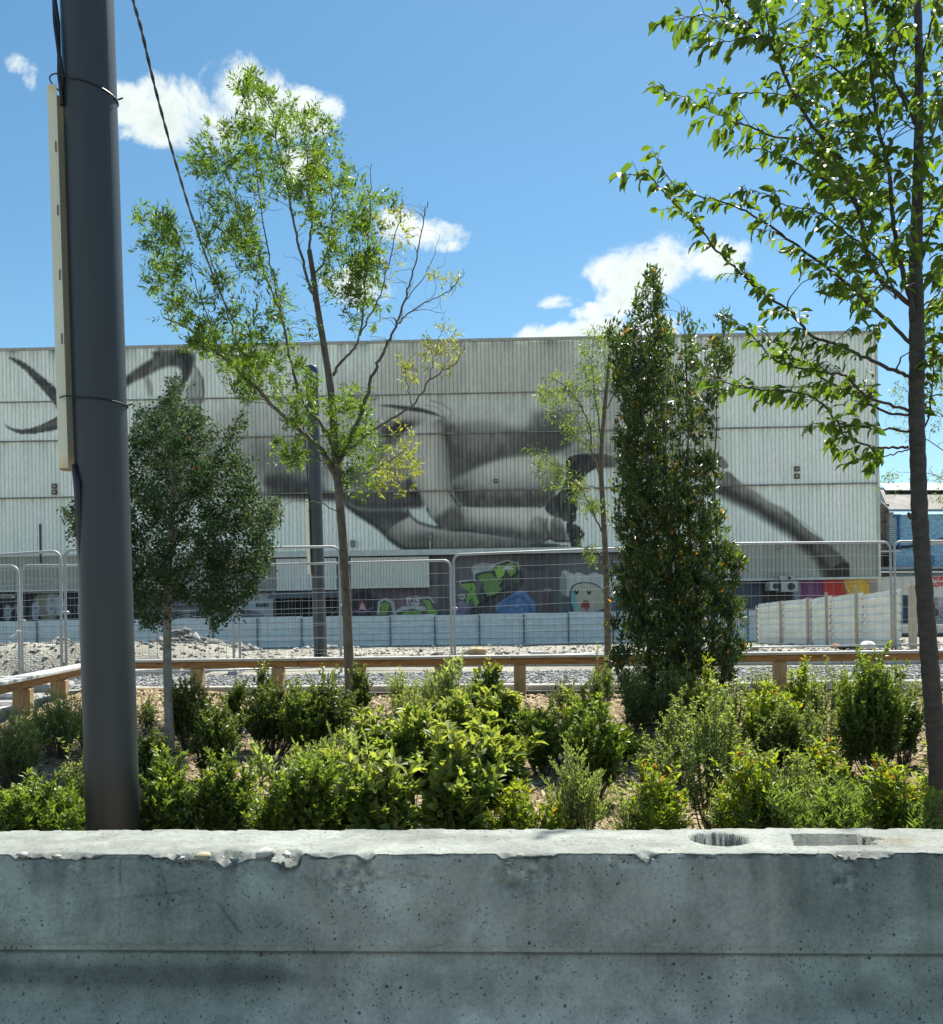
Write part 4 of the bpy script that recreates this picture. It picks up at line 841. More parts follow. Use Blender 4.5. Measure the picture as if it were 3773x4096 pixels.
    c.stroke(P5([(1215, 470), (1240, 480), (1262, 455), (1240, 440)]), .06, (.06, .12, .28), .03)
    c.stroke(P5([(1395, 365), (1430, 362), (1420, 374)]), .1, (.32, .32, .32), .05)
    c.poly(P5([(1370, 370), (1420, 380), (1440, 500), (1360, 500)]), (.15, .09, .09), .25, .5)
    c.poly(P5([(1265, 165), (1430, 165), (1430, 250), (1270, 260)]), (.06, .07, .08), .06, .8)
    for k in range(5): c.stroke(P5([(1275, 180 + 11 * k), (1420, 178 + 11 * k)]), .04, (.13, .14, .15), .02)
    # right: round cartoon face under a torn white cap
    c.poly(P5([(1475, 165), (1900, 165), (1900, 535), (1475, 535)]), (.14, .155, .165), .03, 1, .25, rnd=False)
    c.poly(P5([(1485, 300), (1500, 250), (1530, 260), (1560, 280), (1590, 262), (1640, 290), (1680, 262), (1730, 285), (1800, 290), (1860, 350), (1850, 420), (1500, 410), (1480, 360)]), (.55, .58, .55), .03, 1, .15)
    c.poly(P5([(1480, 320), (1500, 262), (1525, 300), (1520, 400), (1490, 400)]), (.25, .27, .26), .04, .8)
    c.poly(P5([(1535, 400), (1550, 340), (1600, 322), (1680, 324), (1740, 370), (1760, 440), (1735, 498), (1560, 498), (1540, 460)]), DK, .02, 1, 0)
    c.poly(P5([(1543, 400), (1557, 346), (1602, 329), (1678, 331), (1733, 374), (1750, 440), (1728, 492), (1565, 492), (1548, 455)]), (.52, .51, .38), .02, 1, .1)
    c.poly(P5([(1543, 400), (1557, 348), (1575, 400), (1585, 450), (1600, 495), (1565, 492), (1548, 455)]), (.19, .42, .40), .02, 1, .1)
    for x in (1578, 1650):
        c.poly(P5([(x - 14, 375), (x, 350), (x + 14, 375), (x + 10, 395), (x - 10, 395)]), DK, .02, 1, 0); c.poly(P5([(x - 6, 366), (x, 356), (x + 7, 368), (x, 378)]), (.8, .8, .78), .02, 1, 0)
    c.poly(P5([(1600, 460), (1615, 430), (1640, 425), (1658, 450), (1650, 490), (1610, 490)]), (.28, .06, .05), .02, 1, 0); c.poly(P5([(1612, 470), (1640, 462), (1650, 488), (1615, 490)]), (.5, .16, .14), .02, 1, 0)
    for x in (1570, 1590, 1610, 1650, 1672): c.stroke(P5([(x, 498), (x + 6, 474), (x + 16, 496)]), .14, (.45, .47, .42), .02)
    # right end: blue grey doors, purple red yellow wall
    c.poly(P6([(20, 300), (835, 300), (835, 700), (20, 700)]), (.075, .095, .13), .02, 1, .15, rnd=False)
    c.poly(P6([(835, 320), (1025, 320), (1025, 560), (835, 560)]), (.03, .033, .035), .02, 1, 0, rnd=False)
    for k in range(4): c.stroke(P6([(840, 400 + 18 * k), (1020, 400 + 18 * k)]), .06, (.10, .10, .09), .03, .8)
    c.stroke(P6([(610, 310), (610, 700)]), .08, (.03, .035, .05), .02); c.stroke(P6([(725, 470), (725, 700)]), .08, (.25, .27, .28), .02)
    c.stroke(P6([(650, 400), (680, 408), (745, 402)]), .18, (.30, .30, .16), .08, .7); c.stroke(P6([(698, 440), (712, 455), (700, 460), (722, 458), (720, 436), (745, 450), (746, 436)]), .09, (.35, .36, .34), .03, .8)
    c.poly(P6([(1015, 300), (1530, 290), (1530, 620), (1015, 620)]), (.20, .07, .19), .02, 1, .1, rnd=False)
    c.poly(P6([(1015, 300), (1045, 300), (1058, 360), (1045, 430), (1015, 430)]), (.3, .36, .40), .03, .9)
    c.poly(P6([(1120, 300), (1190, 298), (1190, 430), (1120, 440)]), (.16, .05, .15), .05, .8)
    c.poly(P6([(1188, 298), (1305, 296), (1320, 420), (1188, 430)]), (.50, .05, .035), .12, 1, .1, rnd=False)
    c.poly(P6([(1300, 296), (1540, 290), (1540, 430), (1330, 430)]), (.62, .38, .03), .2, 1, .1, rnd=False)
    for rr_ in (22, 34, 48, 64): c.stroke(P6([(1435 + rr_ * 1.5 * cos(t), 318 + rr_ * sin(t)) for t in np.linspace(-.4, 3.6, 16)]), .05, (.72, .55, .18), .04, .7)
    for k in range(9): c.stroke(P6([(1098 + 6 * (k % 2), 310 + 14 * k), (1118, 316 + 14 * k), (1128, 310 + 14 * k)]), .05, (.4, .28, .42), .03, .7)
    c.stroke(P6([(1310, 330), (1322, 360), (1345, 395)]), .06, (.7, .7, .6), .03, .8)
    c.stroke(P6([(1428, 315), (1440, 312), (1438, 330)]), .1, (.3, .2, .05), .04)
    k = fbm(c.gx * 2, c.gz * .5, 5, 99); c.a *= (.8 + .4 * k)[..., None]
paint_ground(gf)
GF_Y = .55
def flat_wall(name, x0, x1, z0, z1, canvas, mat, parent, yoff, dx=.05, d0=62.0):
    xs = np.arange(x0, x1, dx); zs = np.arange(z0, z1, dx); X, Z = np.meshgrid(xs, zs); Y = wall_y(X, d0) + yoff
    col = canvas.sample(X, Z); v = np.stack([X, Y, Z], -1).reshape(-1, 3) - np.array(root_of(parent)); a, b = X.shape; i = np.arange(a * b).reshape(a, b)
    f = np.stack([i[:-1, :-1], i[:-1, 1:], i[1:, 1:], i[1:, :-1]], -1).reshape(-1, 4)
    return link(name, np_mesh(name, v, f, col=col.reshape(-1, 3)), mat, parent)
M['mural_wall'] = painted_mat('painted_render', rough=.8, grime=.2, scale=2)
flat_wall('ground_floor_wall', X0, X1 - .3, -.4, Z4 - .4, gf, M['mural_wall'], hall, GF_Y, dx=.055)
# pale shutters hanging in the middle bay
xs_, _ = wall_pt(*c5(288, 300)); xe_, _ = wall_pt(*c5(736, 300)); za_ = wall_pt(*c5(500, 358))[1]; ze_ = wall_pt(*c5(500, 182))[1]
ribbed('shutter_panel', xs_, xe_, za_, ze_, None, M['cladding'], hall, yoff=.12, pitch=.2, depth=.03, base=(.66, .68, .60), dz=1)
xs_, _ = wall_pt(*c4(1570, 300)); xe_, _ = wall_pt(*c5(215, 300)); za_ = wall_pt(*c4(1700, 372))[1]; ze_ = wall_pt(*c4(1700, 190))[1]
ribbed('shutter_panel', xs_, xe_, za_, ze_, None, M['cladding'], hall, yoff=.12, pitch=.2, depth=.03, base=(.66, .70, .66), dz=1)
ribbed('shutter_panel', XC0, xs_ - .05, za_, ze_, None, M['cladding'], hall, yoff=.14, pitch=.2, depth=.03, base=(.27, .27, .25), dz=1)
# awning over the dark stall
xa_, za_ = wall_pt(*c4(1535, 410)); xb_, _ = wall_pt(*c5(245, 410)); zt_ = wall_pt(*c4(1600, 372))[1]
mb = MB(); ya_, yb_ = wall_y(xa_), wall_y(xb_)
mb.add([(xa_ + .5, ya_ + .5, zt_), (xb_, yb_ + .5, zt_), (xb_, yb_ - .9, za_), (xa_, ya_ - .9, za_), (xa_ + .5, ya_ + .5, zt_ - .06), (xb_, yb_ + .5, zt_ - .06), (xb_, yb_ - .9, za_ - .12), (xa_, ya_ - .9, za_ - .12)], [(0, 3, 2, 1), (4, 5, 6, 7), (3, 7, 6, 2), (0, 4, 7, 3), (1, 2, 6, 5)])
mb.build('awning', simple_mat('awning_grey', (.10, .11, .12), .7), hall)
# louvre block and air conditioners near the right end
def ac(f, x0, y0, x1, y1, mat, name, fr=-.6):
    a = wall_pt(*f(x0, y1)); b = wall_pt(*f(x1, y0)); mb = MB(); wbox(mb, a[0], b[0], a[1], b[1], fr, .5); return mb.build(name, mat, hall), a, b
M['ac'] = simple_mat('ac_casing', (.40, .41, .40), .5, var=.2)
for (x0, y0, x1, y1) in [(912, 322, 1005, 382), (848, 325, 895, 375), (905, 290, 990, 318)]:
    o, a, b = ac(c6, x0, y0, x1, y1, M['ac'], 'air_conditioner')
    mb = MB(); cx_, cz_ = (a[0] + b[0]) / 2 + .1, (a[1] + b[1]) / 2; r0 = min(b[0] - a[0], b[1] - a[1]) * .36
    mb.tube([(cx_, wall_y(cx_) - .62, cz_), (cx_, wall_y(cx_) - .59, cz_)], r0, 14); mb.build('fan_grille', M['dark_plastic'], o)
# writing on the building
def text(body, px, py, h, mat, name, parent, d0=62.0, yoff=-.02, bold=0.0, wfac=1.0, lean=0.0, cz=None, sx=1.0):
    cu = bpy.data.curves.new(name, 'FONT'); cu.body = body; cu.size = h * 1.38; cu.extrude = .006; cu.offset = bold; cu.align_x = 'CENTER'; cu.align_y = 'CENTER'; cu.shear = lean; cu.space_character = wfac
    o = bpy.data.objects.new(name, cu); COL.objects.link(o); x_, z_ = wall_pt(px, py, d0)
    bpy.context.view_layer.update(); me = bpy.data.meshes.new_from_object(o.evaluated_get(bpy.context.evaluated_depsgraph_get()))
    bpy.data.objects.remove(o); me.materials.clear()
    q = link(name, me, mat, parent); q.location = V((x_, wall_y(x_, d0) + yoff, z_)) - root_of(parent); q.rotation_euler = (radians(90), 0, -WS * .9); q.scale = (sx, 1, 1)
    return q
M['ink'] = simple_mat('dark_lettering', (.05, .06, .06), .6); M['ink_white'] = simple_mat('white_lettering', (.6, .62, .62), .6)
M['ink_grey'] = simple_mat('grey_lettering', (.22, .25, .25), .6); M['ink_red'] = simple_mat('red_lettering', (.50, .03, .04), .55)
text('RUBEN', *c3(1142, 240), .26, M['ink_grey'], 'lettering', hall, yoff=-.15, wfac=1.25, bold=.012)
text('CARRASCO', *c3(1170, 262), .26, M['ink_grey'], 'lettering', hall, yoff=-.15, wfac=1.2, bold=.012)
text('Merci', *c5(640, 421), .28, M['ink_white'], 'lettering', hall, yoff=GF_Y - .02, bold=.012)
text('à vous', *c5(642, 443), .24, M['ink_white'], 'lettering', hall, yoff=GF_Y - .02, bold=.012)
text('09H30-18H00', *c4(1482, 456), .24, M['ink'], 'lettering', hall, yoff=GF_Y - .02, bold=.02, sx=.45)
text('ANTIQUAIRES', *c4(1498, 387), .22, M['ink'], 'lettering', hall, yoff=GF_Y - .02, bold=.015, sx=.45)
a = wall_pt(*c4(-30, 416)); b = wall_pt(*c4(62, 398)); mb = MB(); wbox(mb, a[0], b[0], a[1], b[1], GF_Y - .06, GF_Y - .01)
sg = thing('sign_board', 'small white name board high on the dark painted wall at far left', 'sign', (a[0], wall_y(a[0]), a[1])); mb.build('board', M['white_paint'], sg)
for k in range(9):
    xk, zk = wall_pt(*c4(-22 + 8.5 * k, 407.5)); mb = MB(); wbox(mb, xk - .06, xk + (.03 if k % 3 else .05), zk - .07, zk + .07 * (1 if k % 2 else .6), GF_Y - .075, GF_Y - .062); mb.build('worn_letter', M['ink_grey'], sg)

# ---------------------------------------------------------------- stone house with blue front, and the low white shop in front of it
house = thing('stone_house', 'old stone house with blue painted front, grey roof and white ribbed lantern roof', 'house', (31, 70, 0))
D2 = 70.0
def hp(x, y, d=D2):     # crop of the right edge: source px = 3400 + x*.4489, 1800 + y*.4486
    return P(3400 + x * .4489, 1800 + y * .4486, d)
def HB(mb, x0, y0, x1, y1, d0, d1, dd=0):
    a = hp(x0, y1, d0); b = hp(x1, y0, d0); mb.add([(a[0], d0, a[2]), (b[0], d0, a[2]), (b[0], d1, a[2]), (a[0], d1, a[2]), (a[0], d0, b[2]), (b[0], d0, b[2]), (b[0], d1, b[2]), (a[0], d1, b[2])],
           [(0, 1, 5, 4), (1, 2, 6, 5), (2, 3, 7, 6), (3, 0, 4, 7), (4, 5, 6, 7), (3, 2, 1, 0)]); return mb
m, nt_, b_ = mat_new('blue_rubble'); vo = N(nt_, 'ShaderNodeTexVoronoi'); vo.feature = 'DISTANCE_TO_EDGE'; tcn = N(nt_, 'ShaderNodeTexCoord'); mpn = N(nt_, 'ShaderNodeMapping'); mpn.inputs['Scale'].default_value = (2.6, 1, 4.2)
nt_.links.new(tcn.outputs['Object'], mpn.inputs[0]); nt_.links.new(mpn.outputs[0], vo.inputs['Vector']); vo.inputs['Scale'].default_value = 1.0
rp = N(nt_, 'ShaderNodeValToRGB'); rp.color_ramp.elements[0].color = (.16, .30, .44, 1); rp.color_ramp.elements[1].color = (.28, .52, .70, 1); rp.color_ramp.elements[1].position = .09; nt_.links.new(vo.outputs['Distance'], rp.inputs[0]); nt_.links.new(rp.outputs[0], b_.inputs['Base Color']); b_.inputs['Roughness'].default_value = .85
bp = N(nt_, 'ShaderNodeBump'); bp.inputs['Strength'].default_value = .8; bp.inputs['Distance'].default_value = .05; nt_.links.new(rp.outputs[0], bp.inputs['Height']); nt_.links.new(bp.outputs[0], b_.inputs['Normal'])
M['blue_rubble'] = m
M['fibre_roof'] = simple_mat('fibre_cement_roof', (.20, .19, .17), .9, var=.35, scale=1.2, bump=.4, bscale=6, stretch=(1, .3, .3))
M['render_brown'] = simple_mat('brown_render', (.24, .20, .17), .9, var=.2)
M['render_white'] = simple_mat('white_render', (.55, .55, .51), .85, var=.15, scale=2)
M['quoin'] = simple_mat('pale_quoin', (.40, .47, .47), .85, var=.2, scale=4)
XR = 2600
HB(MB(), 395, 545, XR, 1090, 70.02, 84).build('wall', M['blue_rubble'], house)
mb = MB(); HB(mb, 180, 480, 352, 1130, 70.6, 82).build('side_wing', M['render_brown'], house)
# quoins: separate blocks
for k in range(18):
    y0 = 552 + k * 17.5
    if y0 > 850: break
    HB(MB(), 352, y0 + 1.5, 392 + (14 if k % 2 else 0), y0 + 16, 69.93, 70.5).build('quoin', M['quoin'], house)
# main roof slope and lantern roof
def slab(name, pts, th, mat, parent):
    a = [V(p) for p in pts]; mb = MB(); n_ = (a[1] - a[0]).cross(a[2] - a[0]).normalized() * th; mb.add([*a, *[p - n_ for p in a]], [(0, 1, 2, 3), (7, 6, 5, 4), (0, 4, 5, 1), (1, 5, 6, 2), (2, 6, 7, 3), (3, 7, 4, 0)]); return mb.build(name, mat, parent)
eL, eR = hp(345, 528, 69.4), hp(XR, 528, 69.4); rL, rR = hp(270, 355, 78), hp(XR, 355, 78)
slab('roof', [eL, eR, rR, rL], .12, M['fibre_roof'], house)
mb = MB(); mb.tube([hp(340, 537, 69.35), hp(XR, 537, 69.35)], .10, 8); mb.build('gutter', simple_mat('gutter_blue', (.16, .25, .30), .5), house)
slab('verge', [hp(270, 470, 70.4), hp(350, 535, 69.5), hp(350, 525, 69.5), hp(270, 455, 70.4)], .1, M['hall_body'], house)
# ribbed lantern roof
a, b = hp(318, 357, 76), hp(XR, 357, 76); c_, d_ = hp(262, 296, 84), hp(XR, 296, 84)
us = np.arange(0, 1, .0035); mb = MB(); base = MB()
lan = MB()
for i in range(len(us) - 1):
    u0, u1 = us[i], us[i + 1]; h0 = .07 if i % 3 == 0 else 0; h1 = .07 if (i + 1) % 3 == 0 else 0
    p = [V(a).lerp(V(b), u0), V(a).lerp(V(b), u1), V(c_).lerp(V(d_), u1), V(c_).lerp(V(d_), u0)]
    lan.quad(p[0] + V((0, 0, h0)), p[1] + V((0, 0, h1)), p[2] + V((0, 0, h1)), p[3] + V((0, 0, h0)))
lan.build('lantern_roof', M['white_paint'], house)
slab('lantern_edge', [hp(318, 366, 75.9), hp(XR, 366, 75.9), hp(XR, 356, 75.9), hp(318, 356, 75.9)], .15, M['hall_body'], house)
HB(MB(), 240, 300, XR, 470, 85, 86).build('back_wall', M['render_white'], house)
# downpipe, cable, door, dark painted band
HB(MB(), 438, 585, 450, 870, 69.8, 70.0).build('downpipe', simple_mat('pipe_blue', (.05, .16, .35), .5), house)
HB(MB(), 395, 572, 455, 600, 69.85, 70.0).build('pipe_head', bpy.data.materials['pipe_blue'], house)
for (x0, y0, x1, y1) in [(270, 648, 356, 628), (335, 560, 340, 800)]:
    mb = MB(); mb.tube([hp(x0, y0, 70.5), hp(x1, y1, 70.3)], .03, 5); mb.build('cable', M['black'], house)
HB(MB(), 410, 1020, XR, 1085, 69.9, 70.0).build('dark_band', simple_mat('dark_blue_band', (.012, .02, .04), .7), house)
pts_ = [(395, 855), (520, 850), (690, 818), (831, 782), (1100, 760), (1500, 790), (1500, 815), (1100, 790), (831, 808), (700, 832), (540, 872), (400, 885)]
def flat_poly(name, f, pts, mat, parent, dy=.03):
    mb = MB(); n_ = len(pts); q = [V(f(*p)) for p in pts]; mb.add(q + [p + V((0, dy, 0)) for p in q], [tuple(range(n_))[::-1], tuple(range(n_, 2 * n_))] + [(i, (i + 1) % n_, n_ + (i + 1) % n_, n_ + i) for i in range(n_)]); return mb.build(name, mat, parent)
flat_poly('painted_ribbon', lambda x, y: hp(x, y, 69.93), pts_, simple_mat('ribbon_black', (.015, .02, .03), .7), house)
flat_poly('painted_ribbon', lambda x, y: hp(x, y, 69.94), [(690, 830), (831, 800), (1100, 785), (1100, 800), (831, 840), (690, 858)], M['render_white'], house)
flat_poly('window', lambda x, y: hp(x, y, 69.9), [(683, 1020), (683, 945), (700, 935), (725, 932), (748, 940), (755, 955), (755, 1020)], simple_mat('blue_shutter', (.10, .22, .36), .7), house)
# small lean-to between hall and house
HB(MB(), 270, 895, 450, 908, 67.5, 70.4).build('lean_to_roof', M['white_paint'], house)
slab('stair_rail', [hp(270, 740, 68.5), hp(400, 890, 68.5), hp(380, 890, 68.5), hp(270, 790, 68.5)], .2, simple_mat('dark_steel', (.04, .045, .05), .6), house)
HB(MB(), 272, 910, 345, 1060, 70.2, 70.55).build('window_opening', simple_mat('dark_opening', (.03, .025, .022), .8), house)
HB(MB(), 280, 1035, XR, 1042, 69.0, 69.05).build('balcony_rail', M['galv'], house)

shop = thing('shop_building', 'low white rendered shop with corrugated roof edge and red lettered signs', 'shop', (30, 66, 0))
D3 = 66.0
HB(MB(), 255, 1098, XR, 1640, 66.0, 69.0).build('wall', M['render_white'], shop)
mb = MB()
for i in range(130):
    x0 = 280 + i * 17.5; a, b, c__ = hp(x0, 1095, 65.6), hp(x0 + 9, 1087, 65.6), hp(x0 + 17.5, 1095, 65.6)
    for p, q in ((a, b), (b, c__)): mb.quad((p[0], 65.6, p[2]), (q[0], 65.6, q[2]), (q[0], 69.5, q[2] + .35), (p[0], 69.5, p[2] + .35))
mb.build('corrugated_roof', simple_mat('grey_sheet', (.25, .26, .25), .6, var=.3), shop)
HB(MB(), 560, 1290, XR, 1525, 65.93, 65.99).build('painted_shutter', simple_mat('shutter_art', (.10, .11, .13), .7, var=.9, scale=1.3, c2=(.3, .28, .32)), shop)
HB(MB(), 478, 1295, 555, 1540, 65.93, 65.99).build('door', simple_mat('blue_black_door', (.02, .04, .09), .6, var=.8, scale=2), shop)
def hcirc(cx, cy, r_, d, mat, name='painted_face'):
    return flat_poly(name, lambda x, y: hp(x, y, d), [(cx + r_ * cos(t), cy + r_ * 1.1 * sin(t)) for t in np.linspace(0, 2 * pi, 15)[:-1]], mat, shop, dy=.01)
hcirc(710, 1380, 32, 65.91, simple_mat('face_grey', (.25, .24, .26), .8)); hcirc(765, 1450, 30, 65.91, simple_mat('face_brown', (.10, .04, .04), .8)); hcirc(770, 1380, 22, 65.905, M['ink_grey'])
for (x, y, s_, b_) in [(789, 1151, .28, 'TOP'), (795, 1202, .28, 'LOTS')]:
    q = text(b_, 3400 + x * .4489, 1800 + y * .4486, s_, M['ink_red'], 'lettering', shop, bold=.025)
    p_ = hp(x, y, 65.9); q.location = V((p_[0], 65.9, p_[2])) - root_of(shop); q.rotation_euler = (radians(90), 0, 0)
sgn = flat_poly('sign_panel', lambda x, y: hp(x, y, 65.95), [(732, 1125), (732, 1232), (880, 1232), (880, 1125)], simple_mat('sign_panel', (.6, .6, .6), .5), shop)
for k in range(7):      # rows too small to read: short dark dashes
    if k == 5: continue
    HB(MB(), 692, 1134 + 17 * k, 692 + (14, 26, 34, 26, 37, 0, 34)[k], 1144 + 17 * k, 65.93, 65.96).build('worn_line', M['ink_grey'], shop)
HB(MB(), 470, 1530, XR, 1630, 62.5, 64.4).build('low_wall', M['render_white'], shop)
# ---------------------------------------------------------------- timber rails
RAIL_Z = EYE - .385
def rail(name_label, pts, posts, endlen=2.6):
    """pts: polyline of the rail axis (x,y,z top); posts: list of (x,y,base z)"""
    L0 = V(pts[0]); t = thing('timber_rail', name_label, 'railing', pts[0])
    for a, b in zip(pts[:-1], pts[1:]):
        a, b = V(a), V(b); d = b - a; k = max(1, round(d.length / endlen)); ang = math.atan2(d.y, d.x); pit = -math.atan2(d.z, math.hypot(d.x, d.y))
        for i in range(k):
            c = a + d * ((i + .5) / k); ln = d.length / k - .006
            mb = MB(); mb.box((0, 0, 0), (ln, .20, .032), bev=.005); me = np_mesh('top_board', mb.v, mb.f)
            o = link('top_board', me, M['wood_grey'], t, c - L0 + V((0, 0, -.016 + random.uniform(-.002, .002)))); o.rotation_euler = (random.uniform(-.01, .01), pit, ang)
            mb = MB(); mb.box((0, 0, 0), (ln, .11, .075), bev=.008); me = np_mesh('beam', mb.v, mb.f)
            o = link('beam', me, M['wood_beam'], t, c - L0 + V((0, 0, -.071))); o.rotation_euler = (0, pit, ang)
    for (x, y, zb, w) in posts:
        zt = np.interp(y, sorted([pts[0][1], pts[-1][1]]), [pts[0][2], pts[-1][2]] if pts[0][1] < pts[-1][1] else [pts[-1][2], pts[0][2]]) - .108
        mb = MB(); h = zt - zb + .15; mb.box((0, 0, 0), (w, w, h), bev=.012, jit=.002); me = np_mesh('post', mb.v, mb.f)
        o = link('post', me, M['wood_post'], t, V((x, y, (zt + zb - .15) / 2)) - L0); o.rotation_euler = (0, 0, random.uniform(-.06, .06) + math.atan2(pts[-1][1] - pts[0][1], pts[-1][0] - pts[0][0]))
    return t
pp = []
for px in (788, 1111, 1436, 1760, 2077, 2403, 2740, 3117, 3493, 3870, 4250):
    u = (px - CX) / F; d = 10.85 / (1 + .0945 * u); pp.append((d * u, d, bed_z(d * u, d), .135))
rail('long low timber rail with grey top boards running across behind the shrubs', [(-4.48, rail_d(-4.48), RAIL_Z), (7.8, rail_d(7.8), RAIL_Z + .01)], pp)
pl = []
for y in (11.0, 9.75, 8.6, 7.4, 6.2):
    pl.append((xl(y) + .02, y, .42, .15))
rail('short timber rail coming towards the viewer at the left edge, behind the dark pole', [(xl(11.15) + .02, 11.15, RAIL_Z - .02), (xl(5.6) + .02, 5.6, RAIL_Z - .07)], pl)

# ---------------------------------------------------------------- mesh fence panels
def hz(px): return CY + (CX - px) * math.tan(ROLL)
def fence_panel(label, pl, pr, tl, tr, dl, dr, gl=None, gr=None, lean=0.0, step=.115):
    a, b = V(P(pl, tl, dl)), V(P(pr, tr, dr)); gza = gl if gl is not None else .40; gzb = gr if gr is not None else .40
    t = thing('mesh_fence_panel', label, 'fence', (a.x, a.y, gza), 'temporary mesh fence panels around the site'); R = .02
    hx = (b - a); hx.z = 0; L = hx.length; e = hx / L; nrm = V((-e.y, e.x, 0))
    def q(s, z, off=0.0):    # s along 0..1, z 0..1 from ground to top, lean
        g = gza + (gzb - gza) * s; top = a.z + (b.z - a.z) * s; p = V((a.x, a.y, 0)) + hx * s; p.z = g + (top - g) * z
        return p + nrm * (lean * z + off)
    r_ = .11 / L; rz = .11 / (a.z - gza); pts = [q(0, 0.0)] + [q(0, .5)]
    for k in range(6): w = k / 5 * pi / 2; pts.append(q(r_ * (1 - cos(w)), 1 - rz + rz * sin(w)))
    pts += [q(.35, 1), q(.65, 1)]
    for k in range(6): w = k / 5 * pi / 2; pts.append(q(1 - r_ * (1 - sin(w)), 1 - rz + rz * cos(w)))
    pts += [q(1, .5), q(1, 0)]
    mb = MB(); mb.tube(pts, R, 8); o = mb.build('frame', M['galv'], t, smooth=True)
    mb = MB(); mb.tube([q(.0, .09), q(1, .09)], R * .8, 6); mb.build('lower_rail', M['galv'], t, smooth=True)
    mb = MB(); n = int(L / step); rr = random.Random(int(pl))
    for i in range(1, n):
        s = i / n; o1 = rr.uniform(-.004, .004)
        mb.tube([q(s, .08, o1), q(s + rr.uniform(-.0012, .0012), .5, rr.uniform(-.01, .01)), q(s, .995, o1)], .0019, 4, cap=False)
    for k in range(1, 8):
        z = .08 + .915 * k / 8; mb.tube([q(s, z + .004 * sin(s * 9 + k), .006) for s in (0, .25, .5, .75, 1)], .0024, 4, cap=False)
    mb.build('wire_mesh', M['wire'], t)
    for s in (0, 1):
        c = q(s, 0); mb = MB(); mb.box((c.x, c.y, c.z + .02), (.20, .6, .12), rz=math.atan2(e.y, e.x), bev=.03, taper=.8); mb.build('foot_block', M['grey_block'] if pl < 1300 else M['dark_plastic'], t)
    c = q(1, .55); mb = MB(); mb.box((c.x + e.x * .04, c.y + e.y * .04, c.z), (.12, .05, .045), rz=math.atan2(e.y, e.x), bev=.01); mb.build('coupler', M['galv'], t)
    return t
S17 = .53
fence_panel('leaning mesh fence panel at the far left edge with a sloping top tube', -700, 240, 2262, 2203, 12.2, 12.6, .40, .40, lean=.03)
fence_panel('mesh fence panel whose rounded top corner shows at the left edge of the photo', -830, 72, 2262, 2264, 13.9, 13.6, .34, .34)
fence_panel('mesh fence panel behind the dark pole, standing beside the excavated bank', 84, 930, 2262, 2262, 14.7, 15.4, .36, .42)
fence_panel('tall mesh fence panel spanning behind the round dark tree to the slim ash trunk', 258, 1358, 2199, 2186, 12.8, 14.0, .40, .40, lean=.02)
fence_panel('lower mesh fence panel behind the forked ash trunk, in front of the shutter', 955, 1802, 2262, 2241, 15.6, 15.5, .44, .46)
fence_panel('mesh fence panel in front of the green lettered graffiti, middle of the row', 1814, 2695, 2219, 2184, 15.0, 15.3, .46, S17)
fence_panel('mesh fence panel between the columnar laurel and the corner of the warehouse', 2705, 3562, 2176, 2168, 16.0, 16.2, S17, S17, step=.14)
fence_panel('mesh fence panel at the right edge behind the big-leaved trunk', 3578, 4420, 2166, 2160, 16.2, 16.2, S17, S17, step=.14)
# tie wire blowing on the left panel
mb = MB(); mb.tube([P(42, 2548, 13.4), P(60, 2538, 13.4), P(68, 2524, 13.4), P(82, 2522, 13.4), P(85, 2530, 13.4)], .012, 5); tag(mb.build('tape_scrap', M['white_paint'], None), 'scrap of white tape tied to the fence post at far left', 'tape')

# ---------------------------------------------------------------- corrugated hoardings
def corr_panel(name, a, b, z0a, z0b, z1a, z1b, mat, parent, waves=4, depth=.05, jag=0.0, nx=10):
    a, b = V(a), V(b); hx = b - a; L = hx.length; e = hx / L; nrm = V((e.y, -e.x, 0)); rows = []
    for k in range(waves):
        z = k / waves
        rows += [(z + .0, 0), (z + .10 / waves, 1), (z + .22 / waves, 1), (z + .32 / waves, 0)]
    rows.append((1.0, 0)); vs = []; m = len(rows)
    for j, (z, d) in enumerate(rows):
        for i in range(nx + 1):
            s = i / nx; zb = z0a + (z0b - z0a) * s; zt = z1a + (z1b - z1a) * s; p = a + hx * s
            w = jag * (fbm(s * 5 + a.x + a.y, z * 4 + 2, 3, 71) - .5); p = p + nrm * (d * depth + w); p.z = zb + (zt - zb) * z + (jag * .8 * (vnoise(s * 9 + a.y, 0, 5) - .5) if j == m - 1 else 0)
            vs.append(p)
    fs = [(j * (nx + 1) + i, j * (nx + 1) + i + 1, (j + 1) * (nx + 1) + i + 1, (j + 1) * (nx + 1) + i) for j in range(m - 1) for i in range(nx)]
    mb = MB(); mb.add(vs, fs); return mb.build(name, mat, parent)
ho = thing('site_hoarding', 'long low hoarding of pale blue-grey corrugated sheets in front of the warehouse', 'hoarding', (0, 60, -.2))
def hd(x): return 60 - .015 * x
x = -36.3; k = 0
while x < 18.5:
    zt = EYE + .52 + random.uniform(-.03, .03) + (.05 if 3 < x < 9 else 0); zb = site_z(x, 60.) - .05
    corr_panel('sheet', (x, hd(x) - .02 * (k % 2), 0), (x + 2.86, hd(x + 2.86) - .02 * (k % 2), 0), zb, zb, zt, zt + random.uniform(-.04, .04), M['tin'], ho, waves=5, nx=4, jag=.03)
    mb = MB(); mb.box((x, hd(x) - .11, (zb + zt) / 2 - .03), (.09, .06, zt - zb - .1)); mb.build('joint_post', M['tin_joint'], ho); x += 2.83; k += 1
hr = thing('site_hoarding', 'white corrugated hoarding with pale timber posts running away on the right', 'hoarding', (14.2, 38, 0))
ysr = [46.5, 42.9, 39.4, 37.4, 34.5, 31.6]
